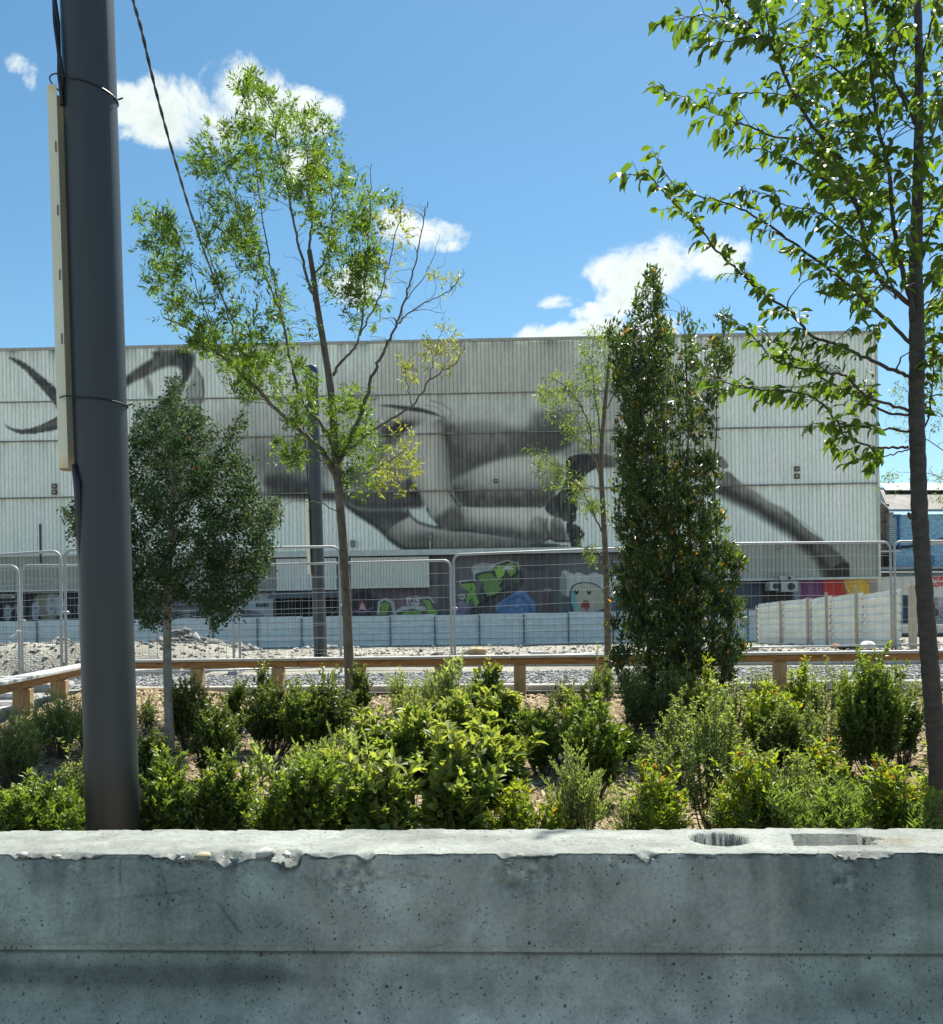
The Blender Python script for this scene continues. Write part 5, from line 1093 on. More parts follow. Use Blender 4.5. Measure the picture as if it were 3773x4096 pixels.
for i in range(5):
    a, b = ysr[i], ysr[i + 1]; za, zb = site_z(14.2, a) + .0, site_z(14.2, b); ex = [-.05, 0, .04, .1, .16, .2]
    corr_panel('sheet', (14.2 + ex[i], a, 0), (14.2 + ex[i + 1], b, 0), za - .05, zb - .05, za + 1.93, zb + 1.98, M['tin_white'], hr, waves=7, depth=.07, jag=.05, nx=16)
for (yy, h) in [(46.6, 1.95), (43, 2.05), (39.5, 2.08), (37.4, 2.2), (34.5, 2.35), (31.5, 2.3)]:
    z0 = site_z(14.2, yy) - .1; mb = MB(); mb.box((14.08, yy, z0 + h / 2), (.07, .17, h), bev=.008); mb.build('stake', M['wood_pale'], hr)
mb = MB(); mb.box((14.45, 30.9, site_z(14.4, 31.) + 1.0), (.26, .12, 2.15), bev=.02, jit=.01); mb.build('stake', M['wood_pale'], hr)

# ---------------------------------------------------------------- rubble, rocks, small things on the site
def heap(label, px0, px1, ytop, d, n, smin, smax, seed, prof=None, col=(.20, .19, .175), peak=.5, name='rubble_heap'):
    r = np.random.default_rng(seed); xa, xb = P(px0, 2500, d)[0], P(px1, 2500, d)[0]; H = P((px0 + px1) / 2, ytop, d)[2] - site_z((xa + xb) / 2, float(d))
    t = thing(name, label, 'rubble', ((xa + xb) / 2, d, float(site_z((xa + xb) / 2, float(d)))))
    u = r.random(n); v_ = r.uniform(-1, 1, n); env = np.interp(u, [0, peak * .5, peak, peak + (1 - peak) * .45, 1], [.05, .42, 1, .3, .04]) * (1 - v_ ** 2) ** .8
    z = env * H * (1 - .25 * r.random(n)); x = xa + (xb - xa) * u; y = d + v_ * max(.8, (xb - xa) * .22); s = r.uniform(smin, smax, n) * (1 + .8 * (r.random(n) > .9))
    zb = site_z(x, y)
    rocks('broken_stone', np.stack([x, y, zb + z * .92], 1), s, M['stone'], np.array([col]) * r.uniform(.5, 1.6, (n, 1)), parent=t, seed=seed, flat=.7)
    # body of the heap
    U, W = np.meshgrid(np.linspace(0, 1, 40), np.linspace(-1, 1, 20)); E = np.interp(U, [0, peak * .5, peak, peak + (1 - peak) * .45, 1], [.0, .42, 1, .3, 0]) * np.clip(1 - W ** 2, 0, 1) ** .8
    X = xa + (xb - xa) * U; Y = d + W * max(.8, (xb - xa) * .22); Z = site_z(X, Y) - .05 + E * H * (.8 + .3 * fbm(X * 3, Y * 3, 3, seed)); vv = np.stack([X, Y, Z], -1).reshape(-1, 3) - np.array(t.location)
    i = np.arange(U.size).reshape(U.shape); f = np.stack([i[:-1, :-1], i[:-1, 1:], i[1:, 1:], i[1:, :-1]], -1).reshape(-1, 4); link('heap_core', np_mesh('heap_core', vv, f), M['site'], t)
heap('dark rubble heap seen just left of the dark pole', 120, 345, 2548, 46, 420, .08, .22, 5, peak=.55)
heap('tallest dark rubble heap, behind the trunk of the round dark tree', 520, 1010, 2512, 46, 1100, .08, .24, 6, peak=.42)
heap('low pale rubble strip at the foot of the hoarding behind the second pole', 1180, 1440, 2580, 50, 260, .05, .16, 7, col=(.4, .42, .42))
def rock(label, px, py, w, d, col, name='rock', seed=1, flat=.7, cat='rock'):
    r = np.random.default_rng(seed); c = V(P(px, py, d)); rad = w / F * d / 2; n, m = 14, 20; th, ph = np.meshgrid(np.linspace(.0, pi, n), np.linspace(0, 2 * pi, m))
    X, Y, Z = np.sin(th) * np.cos(ph), np.sin(th) * np.sin(ph), np.cos(th); k = .8 + .55 * fbm(X * 1.6 + seed * 3, Y * 1.6 + Z * 1.9, 4, seed) ; k[:, 0] = k[0, 0]; k[-1] = k[0]
    v = np.stack([X * k * rad, Y * k * rad, Z * k * rad * flat], -1).reshape(-1, 3); i = np.arange(n * m).reshape(m, n); f = np.stack([i[:-1, :-1], i[1:, :-1], i[1:, 1:], i[:-1, 1:]], -1).reshape(-1, 4)
    g = site_z(c.x, c.y) if d > 15 else gz(c.x, c.y)
    o = link(name, np_mesh(name, v, f, smooth=True), simple_mat(name + '_surface', col, .9, var=.3, scale=8, bump=.7, bscale=20), None, (c.x, c.y, float(g) + rad * flat * .7)); tag(o, label, cat); return o
rock('white boulder at the foot of the white corrugated hoarding', 3472, 2580, 58, 29, (.60, .60, .56), seed=3)
rock('orange brown lump of debris between two hoarding posts', 3342, 2575, 34, 33, (.45, .18, .05), seed=4)
rock('tan pile of sand just above the timber rail, centre', 1908, 2610, 76, 18, (.40, .30, .17), name='sand_pile', seed=5, flat=.5, cat='sand pile')
rock('knobbly grey stone on the rail line left of the columnar laurel', 2398, 2600, 46, 17.4, (.36, .34, .30), seed=6)
rock('dark lump at the foot of the white corrugated hoarding beside the boulder', 3400, 2590, 84, 30, (.03, .03, .032), name='rubber_mat', seed=7, flat=.35, cat='mat')
mb = MB(); c = P(2148, 2612, 17.6); mb.box((0, 0, 0), (.23, .14, .12), bev=.008); o = link('block', np_mesh('block', mb.v, mb.f), M['white_paint'], None, (c[0], c[1], float(site_z(c[0], c[1])) + .05)); tag(o, 'small white block lying beyond the timber rail right of the sand pile', 'block')
for (px, py, d, rz, s, lb) in [(110, 2800, 8.9, .5, (.62, .24, .13), 'grey concrete fence foot lying leftmost beside the short rail'), (238, 2775, 9.9, -.35, (.55, .24, .13), 'grey concrete fence foot lying behind the short rail post'), (262, 2752, 10.2, .25, (.5, .22, .12), 'grey concrete fence foot stacked on top of another beside the rail')]:
    c = P(px, py, d); z = .46 + (.12 if 'stacked' in lb else 0)
    mb = MB(); mb.box((0, 0, 0), s, bev=.03, taper=.82); o = link('fence_foot', np_mesh('fence_foot', mb.v, mb.f), M['grey_block'], None, (min(c[0], xl(d) - .42), d, z)); o.rotation_euler = (.05, .04, rz); tag(o, lb, 'block')

# ---------------------------------------------------------------- poles
def pole(label, basept, top, r0, r1, guard=None, straps=(), slots=(), gside=-1, cap=False):
    a, b = V(basept), V(top); t = thing('utility_pole', label, 'pole', basept); n = 12; ax = (b - a)
    mb = MB(); mb.tube([a + ax * (i / n) for i in range(n + 1)], [r0 + (r1 - r0) * i / n for i in range(n + 1)], 48); mb.build('shaft', M['pole'], t, smooth=True)
    def at(z): return a + ax * ((z - a.z) / ax.z), r0 + (r1 - r0) * (z - a.z) / ax.z
    if guard:
        z0, z1, gr = guard; mb = MB(); seg = 18; vs = []; fs = []; N_ = 20
        for i in range(N_ + 1):
            z = z0 + (z1 - z0) * i / N_; c, r = at(z); c = c + V((gside * (r + gr * .25), -r * .35, 0))
            for inner in (0, 1):
                for k in range(seg + 1):
                    w = radians(75) + radians(210) * k / seg if gside < 0 else radians(-105) + radians(210) * k / seg
                    q = gr - .004 * inner; vs.append(c + V((cos(w) * q * .95, sin(w) * q, 0)))
        S = 2 * (seg + 1)
        for i in range(N_):
            for k in range(seg):
                fs.append((i * S + k, i * S + k + 1, (i + 1) * S + k + 1, (i + 1) * S + k)); o_ = seg + 1
                fs.append((i * S + o_ + k + 1, i * S + o_ + k, (i + 1) * S + o_ + k, (i + 1) * S + o_ + k + 1))
        for i in (0, N_):
            for k in range(seg): fs.append((i * S + k, i * S + seg + 1 + k, i * S + seg + 2 + k, i * S + k + 1))
        for i in range(N_):
            for k in (0, seg): fs.append((i * S + k, (i + 1) * S + k, (i + 1) * S + seg + 1 + k, i * S + seg + 1 + k))
        mb.add(vs, fs); go = mb.build('cable_guard', M['beige'], t, smooth=True)
        for z in slots:
            c, r = at(z); mb = MB(); w = radians(268); p_ = c + V((gside * (r + gr * .25), -r * .35, 0)) + V((cos(w) * gr, sin(w) * gr * 1.0, 0)); mb.box((p_.x + .004, p_.y, z), (.0035, .006, .045)); mb.build('slot', M['black'], go)
    for (z, tilt) in straps:
        c, r = at(z); pts = []
        for k in range(40):
            w = 2 * pi * k / 40; rr_ = r + .004; p_ = V((cos(w) * rr_, sin(w) * rr_, 0))
            if guard and guard[0] - .02 < z < guard[1] + .02 and p_.x * gside > r * .45 and p_.y < r * .55:
                p_ = V((p_.x * 1.0 + gside * guard[2] * .9, p_.y - .02, 0))
            p_.z = -tilt * p_.x / r; pts.append(c + p_)
        pts.append(pts[0]); mb = MB(); mb.tube(pts, .0035, 5, cap=False); so = mb.build('strap', M['black'], t)
        e = c + V((r + .01, -.0, -tilt)); mb = MB(); mb.tube([e, e + V((.025, -.01, .002))], .004, 5); mb.build('strap_end', M['black'], so)
    return t, at
D1 = 4.2
b1 = V(P(462, 3420, D1)); b1.z = bed_z(b1.x, D1) - .05; t1 = V(P(349, 0, D1)); dirv = (t1 - V(P(453, 3300, D1))); dirv = dirv / dirv.z
base1 = V(P(453, 3300, D1)); base1 = base1 + dirv * (b1.z - base1.z); top1 = base1 + dirv * (6.6)
gz0, gz1 = P(300, 1885, D1)[2], P(240, 345, D1)[2]
z_s1, z_s2 = P(380, 372, D1)[2], P(400, 1615, D1)[2]
slots = [P(280, y, D1)[2] for y in (625, 875, 1128, 1378)]
p1_, at1 = pole('thick dark grey pole close behind the barrier with a beige cable guard', tuple(base1), tuple(top1), .114, .112, guard=(gz0, gz1 - .04, .048), straps=((z_s1 - .005, .026), (z_s2, .008)), slots=slots)
# cable entering the guard from above and the loose dark conduit leaving it below
mb = MB(); pts = [P(203, -420, 4.16), P(212, -60, 4.14), P(226, 90, 4.12), (P(236, 220, 4.11)), P(243, 300, 4.11), P(248, 420, 4.12)]
for off in (-.007, .007):
    mb.tube([V(p) + V((off * cos(i * 1.7), off * sin(i * 1.7), 0)) for i, p in enumerate(pts)], .0085, 7)
mb.build('feed_cable', M['black'], p1_, smooth=True)
mb = MB(); mb.tube([P(300, 1860, 4.12), P(312, 1935, 4.10), P(318, 2050, 4.11), P(326, 2250, 4.13), P(338, 2450, 4.16), P(342, 2560, 4.2)], [.014, .014, .012, .011, .010, .006], 8); mb.build('conduit', M['black'], p1_, smooth=True)
mb = MB(); mb.tube([P(293, 1880, 4.13), P(301, 1960, 4.12), P(309, 2110, 4.13), P(318, 2300, 4.16), P(330, 2440, 4.2)], [.006] * 5, 6); mb.build('conduit', M['pole'], p1_, smooth=True)
D2P = 19.1
bb = V(P(1284, 2664, D2P)); tt = V(P(1246, 1466, D2P))
p2_, at2 = pole('second dark grey pole beyond the fence, behind the slim ash trunk', tuple(bb), tuple(tt), .135, .122, guard=(P(1250, 2298, D2P)[2], P(1240, 1999, D2P)[2], .062), straps=((P(1260, 2048, D2P)[2], .01),))
mb = MB(); mb.tube([tt + V((0, 0, -.42)), tt + V((0, 0, -.40)), tt + V((0, 0, -.1)), tt + V((0, 0, .0)), tt + V((0, 0, .03))], [.125, .136, .136, .13, .02], 24); mb.build('pole_cap', simple_mat('cap_blue', (.03, .055, .085), .4), p2_, smooth=True)
for k in range(3):
    mb = MB(); c = tt + V((0, 0, -.55 - .16 * k)); mb.tube([c, c + V((0, 0, .05))], .128, 20); mb.build('collar', M['black'], p2_, smooth=True)
# overhead cable from high on the left to the second pole
cp = [(455, -420, 6.4), (500, -160, 7.2), (531, 0, 8.0), (563, 105, 8.5), (598, 260, 9.0), (633, 401, 9.5), (675, 556, 10.1), (718, 704, 10.8), (760, 844, 11.6), (816, 1006, 12.6), (872, 1154, 13.8), (936, 1287, 15), (985, 1379, 16), (1075, 1510, 17.4), (1160, 1610, 18.4), (1214, 1690, 18.95), (1224, 1800, 19.0), (1232, 1930, 19.02), (1240, 2030, 19.03)]
PT = [V(P(*c)) for c in cp]
fine = []
for i in range(len(PT) - 1):
    for k in range(6): fine.append(PT[i].lerp(PT[i + 1], k / 6))
for _ in range(6): fine = [fine[0]] + [(fine[i - 1] + fine[i] * 2 + fine[i + 1]) / 4 for i in range(1, len(fine) - 1)] + [fine[-1]]
mb = MB()
for off in (0, pi): mb.tube([p + V((.008 * cos(i * 1.1 + off), .0, .008 * sin(i * 1.1 + off))) for i, p in enumerate(fine)], .0095, 6)
o = mb.build('overhead_cable', M['black'], None, smooth=True); tag(o, 'black twisted cable sweeping from the top left down to the second pole', 'cable')
# ---------------------------------------------------------------- vegetation
TPL = {
 'quad': (np.array([[0, 0, 0], [.48, -1, .06], [1, 0, -.05], [.48, 1, .06]]), np.array([[0, 3, 2], [0, 2, 1]])),
 'full': (np.array([[0, 0, 0], [.28, -.85, .10], [.68, -.72, .02], [1, 0, -.22], [.68, .72, .02], [.28, .85, .10], [.5, 0, -.02]]), np.array([[0, 6, 1], [1, 6, 2], [2, 6, 3], [3, 6, 4], [4, 6, 5], [5, 6, 0]])),
}
def nrmz(a): return a / np.maximum(1e-9, np.linalg.norm(a, axis=-1, keepdims=True))
def leaf_mesh(name, pos, ax, up, L, W, col, tpl='quad', off=None):
    T_, Fc = TPL[tpl]; n = len(pos); ax = nrmz(ax); b = nrmz(np.cross(ax, up)); nn = np.cross(b, ax)
    L = np.asarray(L).reshape(-1, 1, 1) * np.ones((n, 1, 1)); W = np.asarray(W).reshape(-1, 1, 1) * np.ones((n, 1, 1))
    v = pos[:, None] + ax[:, None] * T_[None, :, :1] * L + b[:, None] * T_[None, :, 1:2] * W / 2 + nn[:, None] * T_[None, :, 2:3] * L
    if off is not None: v = v - np.array(off)
    f = (Fc[None] + (np.arange(n) * len(T_))[:, None, None]).reshape(-1, 3)
    return np_mesh(name, v.reshape(-1, 3), f, col=np.repeat(col, len(Fc), 0))
def vary(r, base, n, v=.25, hue=.12):
    c = np.array([base]) * (1 + r.uniform(-v, v, (n, 1))); c[:, 0] *= 1 + r.uniform(-hue, hue * 1.4, n); return np.clip(c, .004, 1)
class Wood:      # collects many thin tubes fast
    def __init__(s): s.v = []; s.f = []; s.n = 0
    def add(s, pts, rad, seg=5):
        pts = np.asarray(pts, float); n = len(pts); rad = np.broadcast_to(np.asarray(rad, float), (n,))
        t = np.gradient(pts, axis=0); t = nrmz(t); ref = np.array([.31, .17, .1]) if abs(t[0, 2]) > .8 else np.array([.1, .05, 1.])
        a = nrmz(np.cross(t, ref)); b = np.cross(t, a); w = np.arange(seg) * 2 * pi / seg
        v = pts[:, None] + (a[:, None] * np.cos(w)[None, :, None] + b[:, None] * np.sin(w)[None, :, None]) * rad[:, None, None]
        i = np.arange(n * seg).reshape(n, seg); i2 = np.roll(i, -1, 1); f = np.stack([i[:-1], i2[:-1], i2[1:], i[1:]], -1).reshape(-1, 4)
        s.v.append(v.reshape(-1, 3)); s.f.append(f + s.n); s.n += n * seg
    def build(s, name, mat, parent):
        if not s.v: return None
        v = np.concatenate(s.v) - np.array(root_of(parent)); return link(name, np_mesh(name, v, np.concatenate(s.f), smooth=True), mat, parent)
def smooth_line(pts, k=5):
    pts = np.asarray(pts, float); n = len(pts)
    if n < 3: return np.stack([pts[0] + (pts[-1] - pts[0]) * t for t in np.linspace(0, 1, k + 1)])
    P_ = np.vstack([2 * pts[0] - pts[1], pts, 2 * pts[-1] - pts[-2]]); out = []
    for i in range(1, n):
        p0, p1, p2, p3 = P_[i - 1], P_[i], P_[i + 1], P_[i + 2]
        for j in range(k):
            t = j / k; out.append(.5 * ((2 * p1) + (-p0 + p2) * t + (2 * p0 - 5 * p1 + 4 * p2 - p3) * t * t + (-p0 + 3 * p1 - 3 * p2 + p3) * t ** 3))
    out.append(pts[-1]); return np.array(out)
def limb(W, nodes, px, r0, r1, d, depth_off=(0, 0), seg=8, wob=.0, rs=None, k=5):
    pts = np.array([PD(x, y, d + depth_off[0] + (depth_off[1] - depth_off[0]) * i / max(1, len(px) - 1)) for i, (x, y) in enumerate(px)]); s = smooth_line(pts, k)
    if wob and rs is not None: s[1:-1] += rs.normal(0, wob, (len(s) - 2, 3))
    rad = np.linspace(r0, r1, len(s)); W.add(s, rad, seg); t = nrmz(np.gradient(s, axis=0))
    for p, q, r_ in zip(s, t, rad): nodes.append((p, q, r_))
    return s
def in_poly(poly, n, r):
    q = np.array(poly, float); out = []; x0, y0 = q.min(0); x1, y1 = q.max(0)
    while len(out) < n:
        c = r.uniform([x0, y0], [x1, y1], (n * 2, 2)); ins = np.zeros(len(c), bool)
        for i in range(len(q)):
            xa, ya = q[i]; xb, yb = q[(i + 1) % len(q)]
            if ya == yb: continue
            k = (ya > c[:, 1]) != (yb > c[:, 1]); ins ^= k & (c[:, 0] < (xb - xa) * (c[:, 1] - ya) / (yb - ya) + xa)
        out += list(c[ins])
    return np.array(out[:n])
def grow(W, nodes, targets, r, rmin=.0015, up=.5, minr=0.0, maxn=None):
    """attach every target point to the nearest limb below it with a curved twig; returns tips and tip directions"""
    NP = np.array([n[0] for n in nodes]); NT = np.array([n[1] for n in nodes]); NR = np.array([n[2] for n in nodes])
    trunk = NP[0]; order = np.argsort([np.min(np.linalg.norm(NP - t, axis=1)) for t in targets]); tips = []; dirs = []; paths = []
    for i in order:
        t = targets[i]; d = np.linalg.norm(NP - t, axis=1); pen = np.clip(NP[:, 2] - t[2] + .05, 0, 9) * 2.5; j = int(np.argmin(d * (1 + .0) + pen + .02 / (NR + .002) * .02))
        a = NP[j]; L = d[j]
        if L < .01: tips.append(t); dirs.append(NT[j]); paths.append(None); continue
        c = a + (NT[j] * .35 + nrmz(t - a) * .25) * L; c[2] -= L * .08 * (1 - up); e = t - np.array([0, 0, 1]) * L * .25 * up
        tt_ = np.linspace(0, 1, max(4, min(9, int(L / .05) + 3)))[:, None]; s = (1 - tt_) ** 3 * a + 3 * (1 - tt_) ** 2 * tt_ * c + 3 * (1 - tt_) * tt_ ** 2 * e + tt_ ** 3 * t
        s[1:-1] += r.normal(0, .006, (len(s) - 2, 3)); ra = min(NR[j] * .6, .0022 + .006 * L); rad = np.linspace(ra, rmin, len(s)); W.add(s, rad, 4 if ra < .006 else 5)
        tg = nrmz(np.gradient(s, axis=0)); tips.append(t); dirs.append(tg[-1]); paths.append(s)
        NP = np.vstack([NP, s[1:]]); NT = np.vstack([NT, tg[1:]]); NR = np.concatenate([NR, rad[1:]])
    return np.array(tips), np.array(dirs), paths
def tree_root(label, x, y, d, zb=None, name='tree'):
    b = PD(x, y, d); z = zb if zb is not None else float(bed_z(b[0], b[1])); return thing(name, label, 'tree', (b[0], b[1], z))

# ---- A: ash with starry leaf tufts ------------------------------------------------
def ash():
    r = np.random.default_rng(21); d = 10.0; t = tree_root('slender ash tree with forked limbs and light green tufts of leaflets, centre left', 686, 1400, d); W = Wood(); nodes = []
    limb(W, nodes, [(689, 1420), (685, 1330), (680, 1200), (672, 1060), (664, 960), (658, 900), (652, 800), (642, 720), (632, 660), (622, 600), (614, 540), (606, 490)], .056, .026, d, k=4, seg=12)
    TW = W; L = lambda px, a, b, o=(0, 0): limb(W, nodes, px, a, b, d, o, seg=7, wob=.008, rs=r)
    L([(664, 955), (637, 892), (600, 855), (565, 823), (535, 795), (510, 768), (480, 740), (458, 716), (430, 695), (407, 675), (380, 650), (350, 635), (320, 622)], .030, .007, (0, -.6))
    L([(480, 740), (470, 690), (455, 640), (440, 590), (425, 540), (405, 480)], .010, .004, (-.4, -.5))
    L([(430, 695), (420, 660), (400, 600), (380, 540), (360, 480)], .008, .003, (-.5, -.8))
    L([(658, 905), (637, 840), (606, 809), (585, 771), (572, 720), (560, 660), (545, 600), (520, 540), (495, 480), (470, 420), (440, 360)], .022, .005, (0, .5))
    L([(560, 660), (540, 560), (520, 460), (505, 360), (500, 250), (495, 150)], .010, .003, (.2, .1))
    L([(622, 605), (606, 560), (590, 500), (575, 430), (560, 350), (545, 280), (530, 210), (500, 140)], .018, .004, (0, -.3))
    L([(606, 490), (610, 430), (606, 370), (600, 300), (590, 240)], .014, .004, (0, .2))
    L([(614, 545), (640, 500), (650, 440), (648, 370), (640, 300), (630, 240)], .012, .003, (0, .4))
    L([(664, 905), (680, 870), (691, 850), (715, 792), (726, 747), (740, 713), (757, 678), (775, 640), (792, 590), (806, 540), (822, 480), (832, 420), (838, 395)], .026, .003, (0, .3))
    L([(775, 640), (800, 615), (840, 590), (880, 570), (905, 540), (912, 530)], .009, .002, (.1, .5))
    L([(792, 590), (830, 545), (850, 500), (862, 460)], .006, .002, (.2, .4))
    L([(652, 735), (660, 722), (677, 702), (695, 682), (705, 658), (712, 600), (716, 530), (722, 450), (726, 380), (728, 320)], .017, .003, (0, -.5))
    L([(705, 658), (735, 600), (755, 540), (770, 480), (785, 420), (790, 380)], .009, .002, (-.3, -.7))
    L([(664, 897), (700, 868), (726, 847), (765, 822), (808, 795), (830, 765), (843, 744), (870, 725), (888, 716), (905, 695), (912, 672)], .015, .003, (0, -.4))
    L([(808, 795), (800, 760), (795, 720), (815, 690)], .006, .002, (-.2, -.5)); L([(843, 744), (850, 700), (862, 660), (870, 640)], .005, .002, (-.3, -.3))
    L([(666, 970), (690, 940), (725, 925), (760, 905), (790, 885)], .009, .003, (0, -.4)); L([(668, 1010), (640, 990), (620, 985), (585, 980), (560, 988)], .007, .003, (0, .3))
    L([(590, 780), (560, 790), (520, 775), (480, 770), (450, 768), (430, 740), (420, 718)], .006, .002, (0, -.6))
    L([(664, 940), (640, 910), (615, 890), (590, 870), (560, 875)], .008, .003, (0, -.3))
    W.build('trunk', M['bark'], t); W = Wood()
    reg = [([(500, 118), (545, 160), (600, 200), (645, 225), (668, 300), (650, 380), (560, 400), (440, 350), (360, 330), (360, 290), (400, 240), (460, 220), (470, 150)], 120, .9),
           ([(360, 300), (440, 300), (500, 420), (520, 520), (440, 480), (380, 380)], 36, .8), ([(560, 330), (700, 330), (735, 420), (690, 470), (600, 430)], 30, .8),
           ([(268, 408), (330, 402), (350, 440), (380, 560), (430, 640), (520, 700), (470, 740), (400, 690), (310, 630), (290, 560), (280, 480)], 95, .9),
           ([(380, 440), (480, 420), (560, 560), (620, 640), (560, 720), (470, 690), (400, 600)], 62, .9),
           ([(640, 430), (740, 370), (800, 400), (820, 440), (760, 500), (680, 560), (630, 560)], 60, .8), ([(640, 560), (740, 480), (790, 480), (760, 600), (690, 650)], 26, .7),
           ([(440, 690), (600, 700), (640, 780), (600, 850), (540, 800), (450, 760)], 40, .6), ([(640, 780), (705, 750), (720, 830), (680, 870), (700, 960), (640, 900)], 34, .6),
           ([(690, 850), (800, 830), (830, 900), (800, 950), (740, 960), (690, 930)], 34, .5), ([(530, 865), (610, 870), (600, 900), (540, 895)], 12, .4),
           ([(820, 660), (900, 640), (912, 680), (880, 720), (790, 740), (770, 720)], 14, .5), ([(840, 520), (912, 530), (905, 550), (860, 560)], 5, .4)]
    tg = []; sz = []
    for poly, n, dep in reg:
        for (x, y) in in_poly(poly, int(n * 1.3), r): tg.append(PD(x, y, d + r.uniform(-dep, dep))); sz.append(.75 if (x > 740 and y > 400) else 1.0)
    # bare twigs on the right
    bare = [PD(x, y, d + r.uniform(-.5, .5)) for (x, y) in in_poly([(470, 250), (640, 260), (700, 420), (660, 600), (540, 640), (400, 560), (380, 420)], 70, r)] + [PD(x, y, d + r.uniform(-.4, .5)) for poly, n in [([(740, 400), (840, 390), (912, 530), (900, 600), (800, 640), (740, 560)], 55), ([(700, 560), (800, 600), (760, 700), (700, 650)], 22), ([(560, 480), (640, 520), (640, 660), (570, 640)], 16)] for (x, y) in in_poly(poly, n, r)]
    tips, dirs, paths = grow(W, nodes, tg, r, up=.9); grow(W, nodes, bare, r, up=.9)
    W.build('twigs', M['twig'], t)['kind'] = 'stuff'
    pos = []; ax = []; up = []; LL = []; cols = []
    idx = {tuple(np.round(a, 5)): s_ for a, s_ in zip(np.array(tg), sz)}
    for tip, dr, path in zip(tips, dirs, paths):
        k = idx.get(tuple(np.round(tip, 5)), 1.0); nl = r.integers(5, 9) if k == 1 else r.integers(3, 6); base = np.array([.085, .15, .025]) if r.random() < .6 else np.array([.12, .19, .03])
        if k < 1: base = np.array([.22, .24, .05])
        for q in range(nl):
            dd = nrmz(dr * .55 + r.normal(0, .62, 3) + np.array([0, 0, .12])); rl = r.uniform(.08, .15) * (.6 + .4 * k); st = tip - dr * r.uniform(0, .16) * (path is not None)
            side = nrmz(np.cross(dd, r.normal(0, 1, 3))); npair = r.integers(2, 5)
            for u in range(npair):
                p = st + dd * rl * (.35 + .65 * u / npair) + np.array([0, 0, -.15 * rl * (u / npair) ** 2])
                for sgn in (-1, 1): pos.append(p); ax.append(dd * .75 + side * sgn * .8 + np.array([0, 0, -.12])); LL.append(r.uniform(.048, .078) * (.55 + .45 * k)); cols.append(base)
            pos.append(st + dd * rl); ax.append(dd); LL.append(r.uniform(.045, .068) * (.55 + .45 * k)); cols.append(base)
    n = len(pos); pos = np.array(pos); ax = np.array(ax); LL = np.array(LL); c = np.array(cols) * r.uniform(.7, 1.35, (n, 1)) * np.array([[1, 1, 1]]); upv = r.normal(0, .7, (n, 3)) + np.array([0, 0, 1])
    o = link('leaves', leaf_mesh('leaves', pos, ax, upv, LL, LL * r.uniform(.2, .32, n), c, off=t.location), M['leaf'], t); o['kind'] = 'stuff'; return n
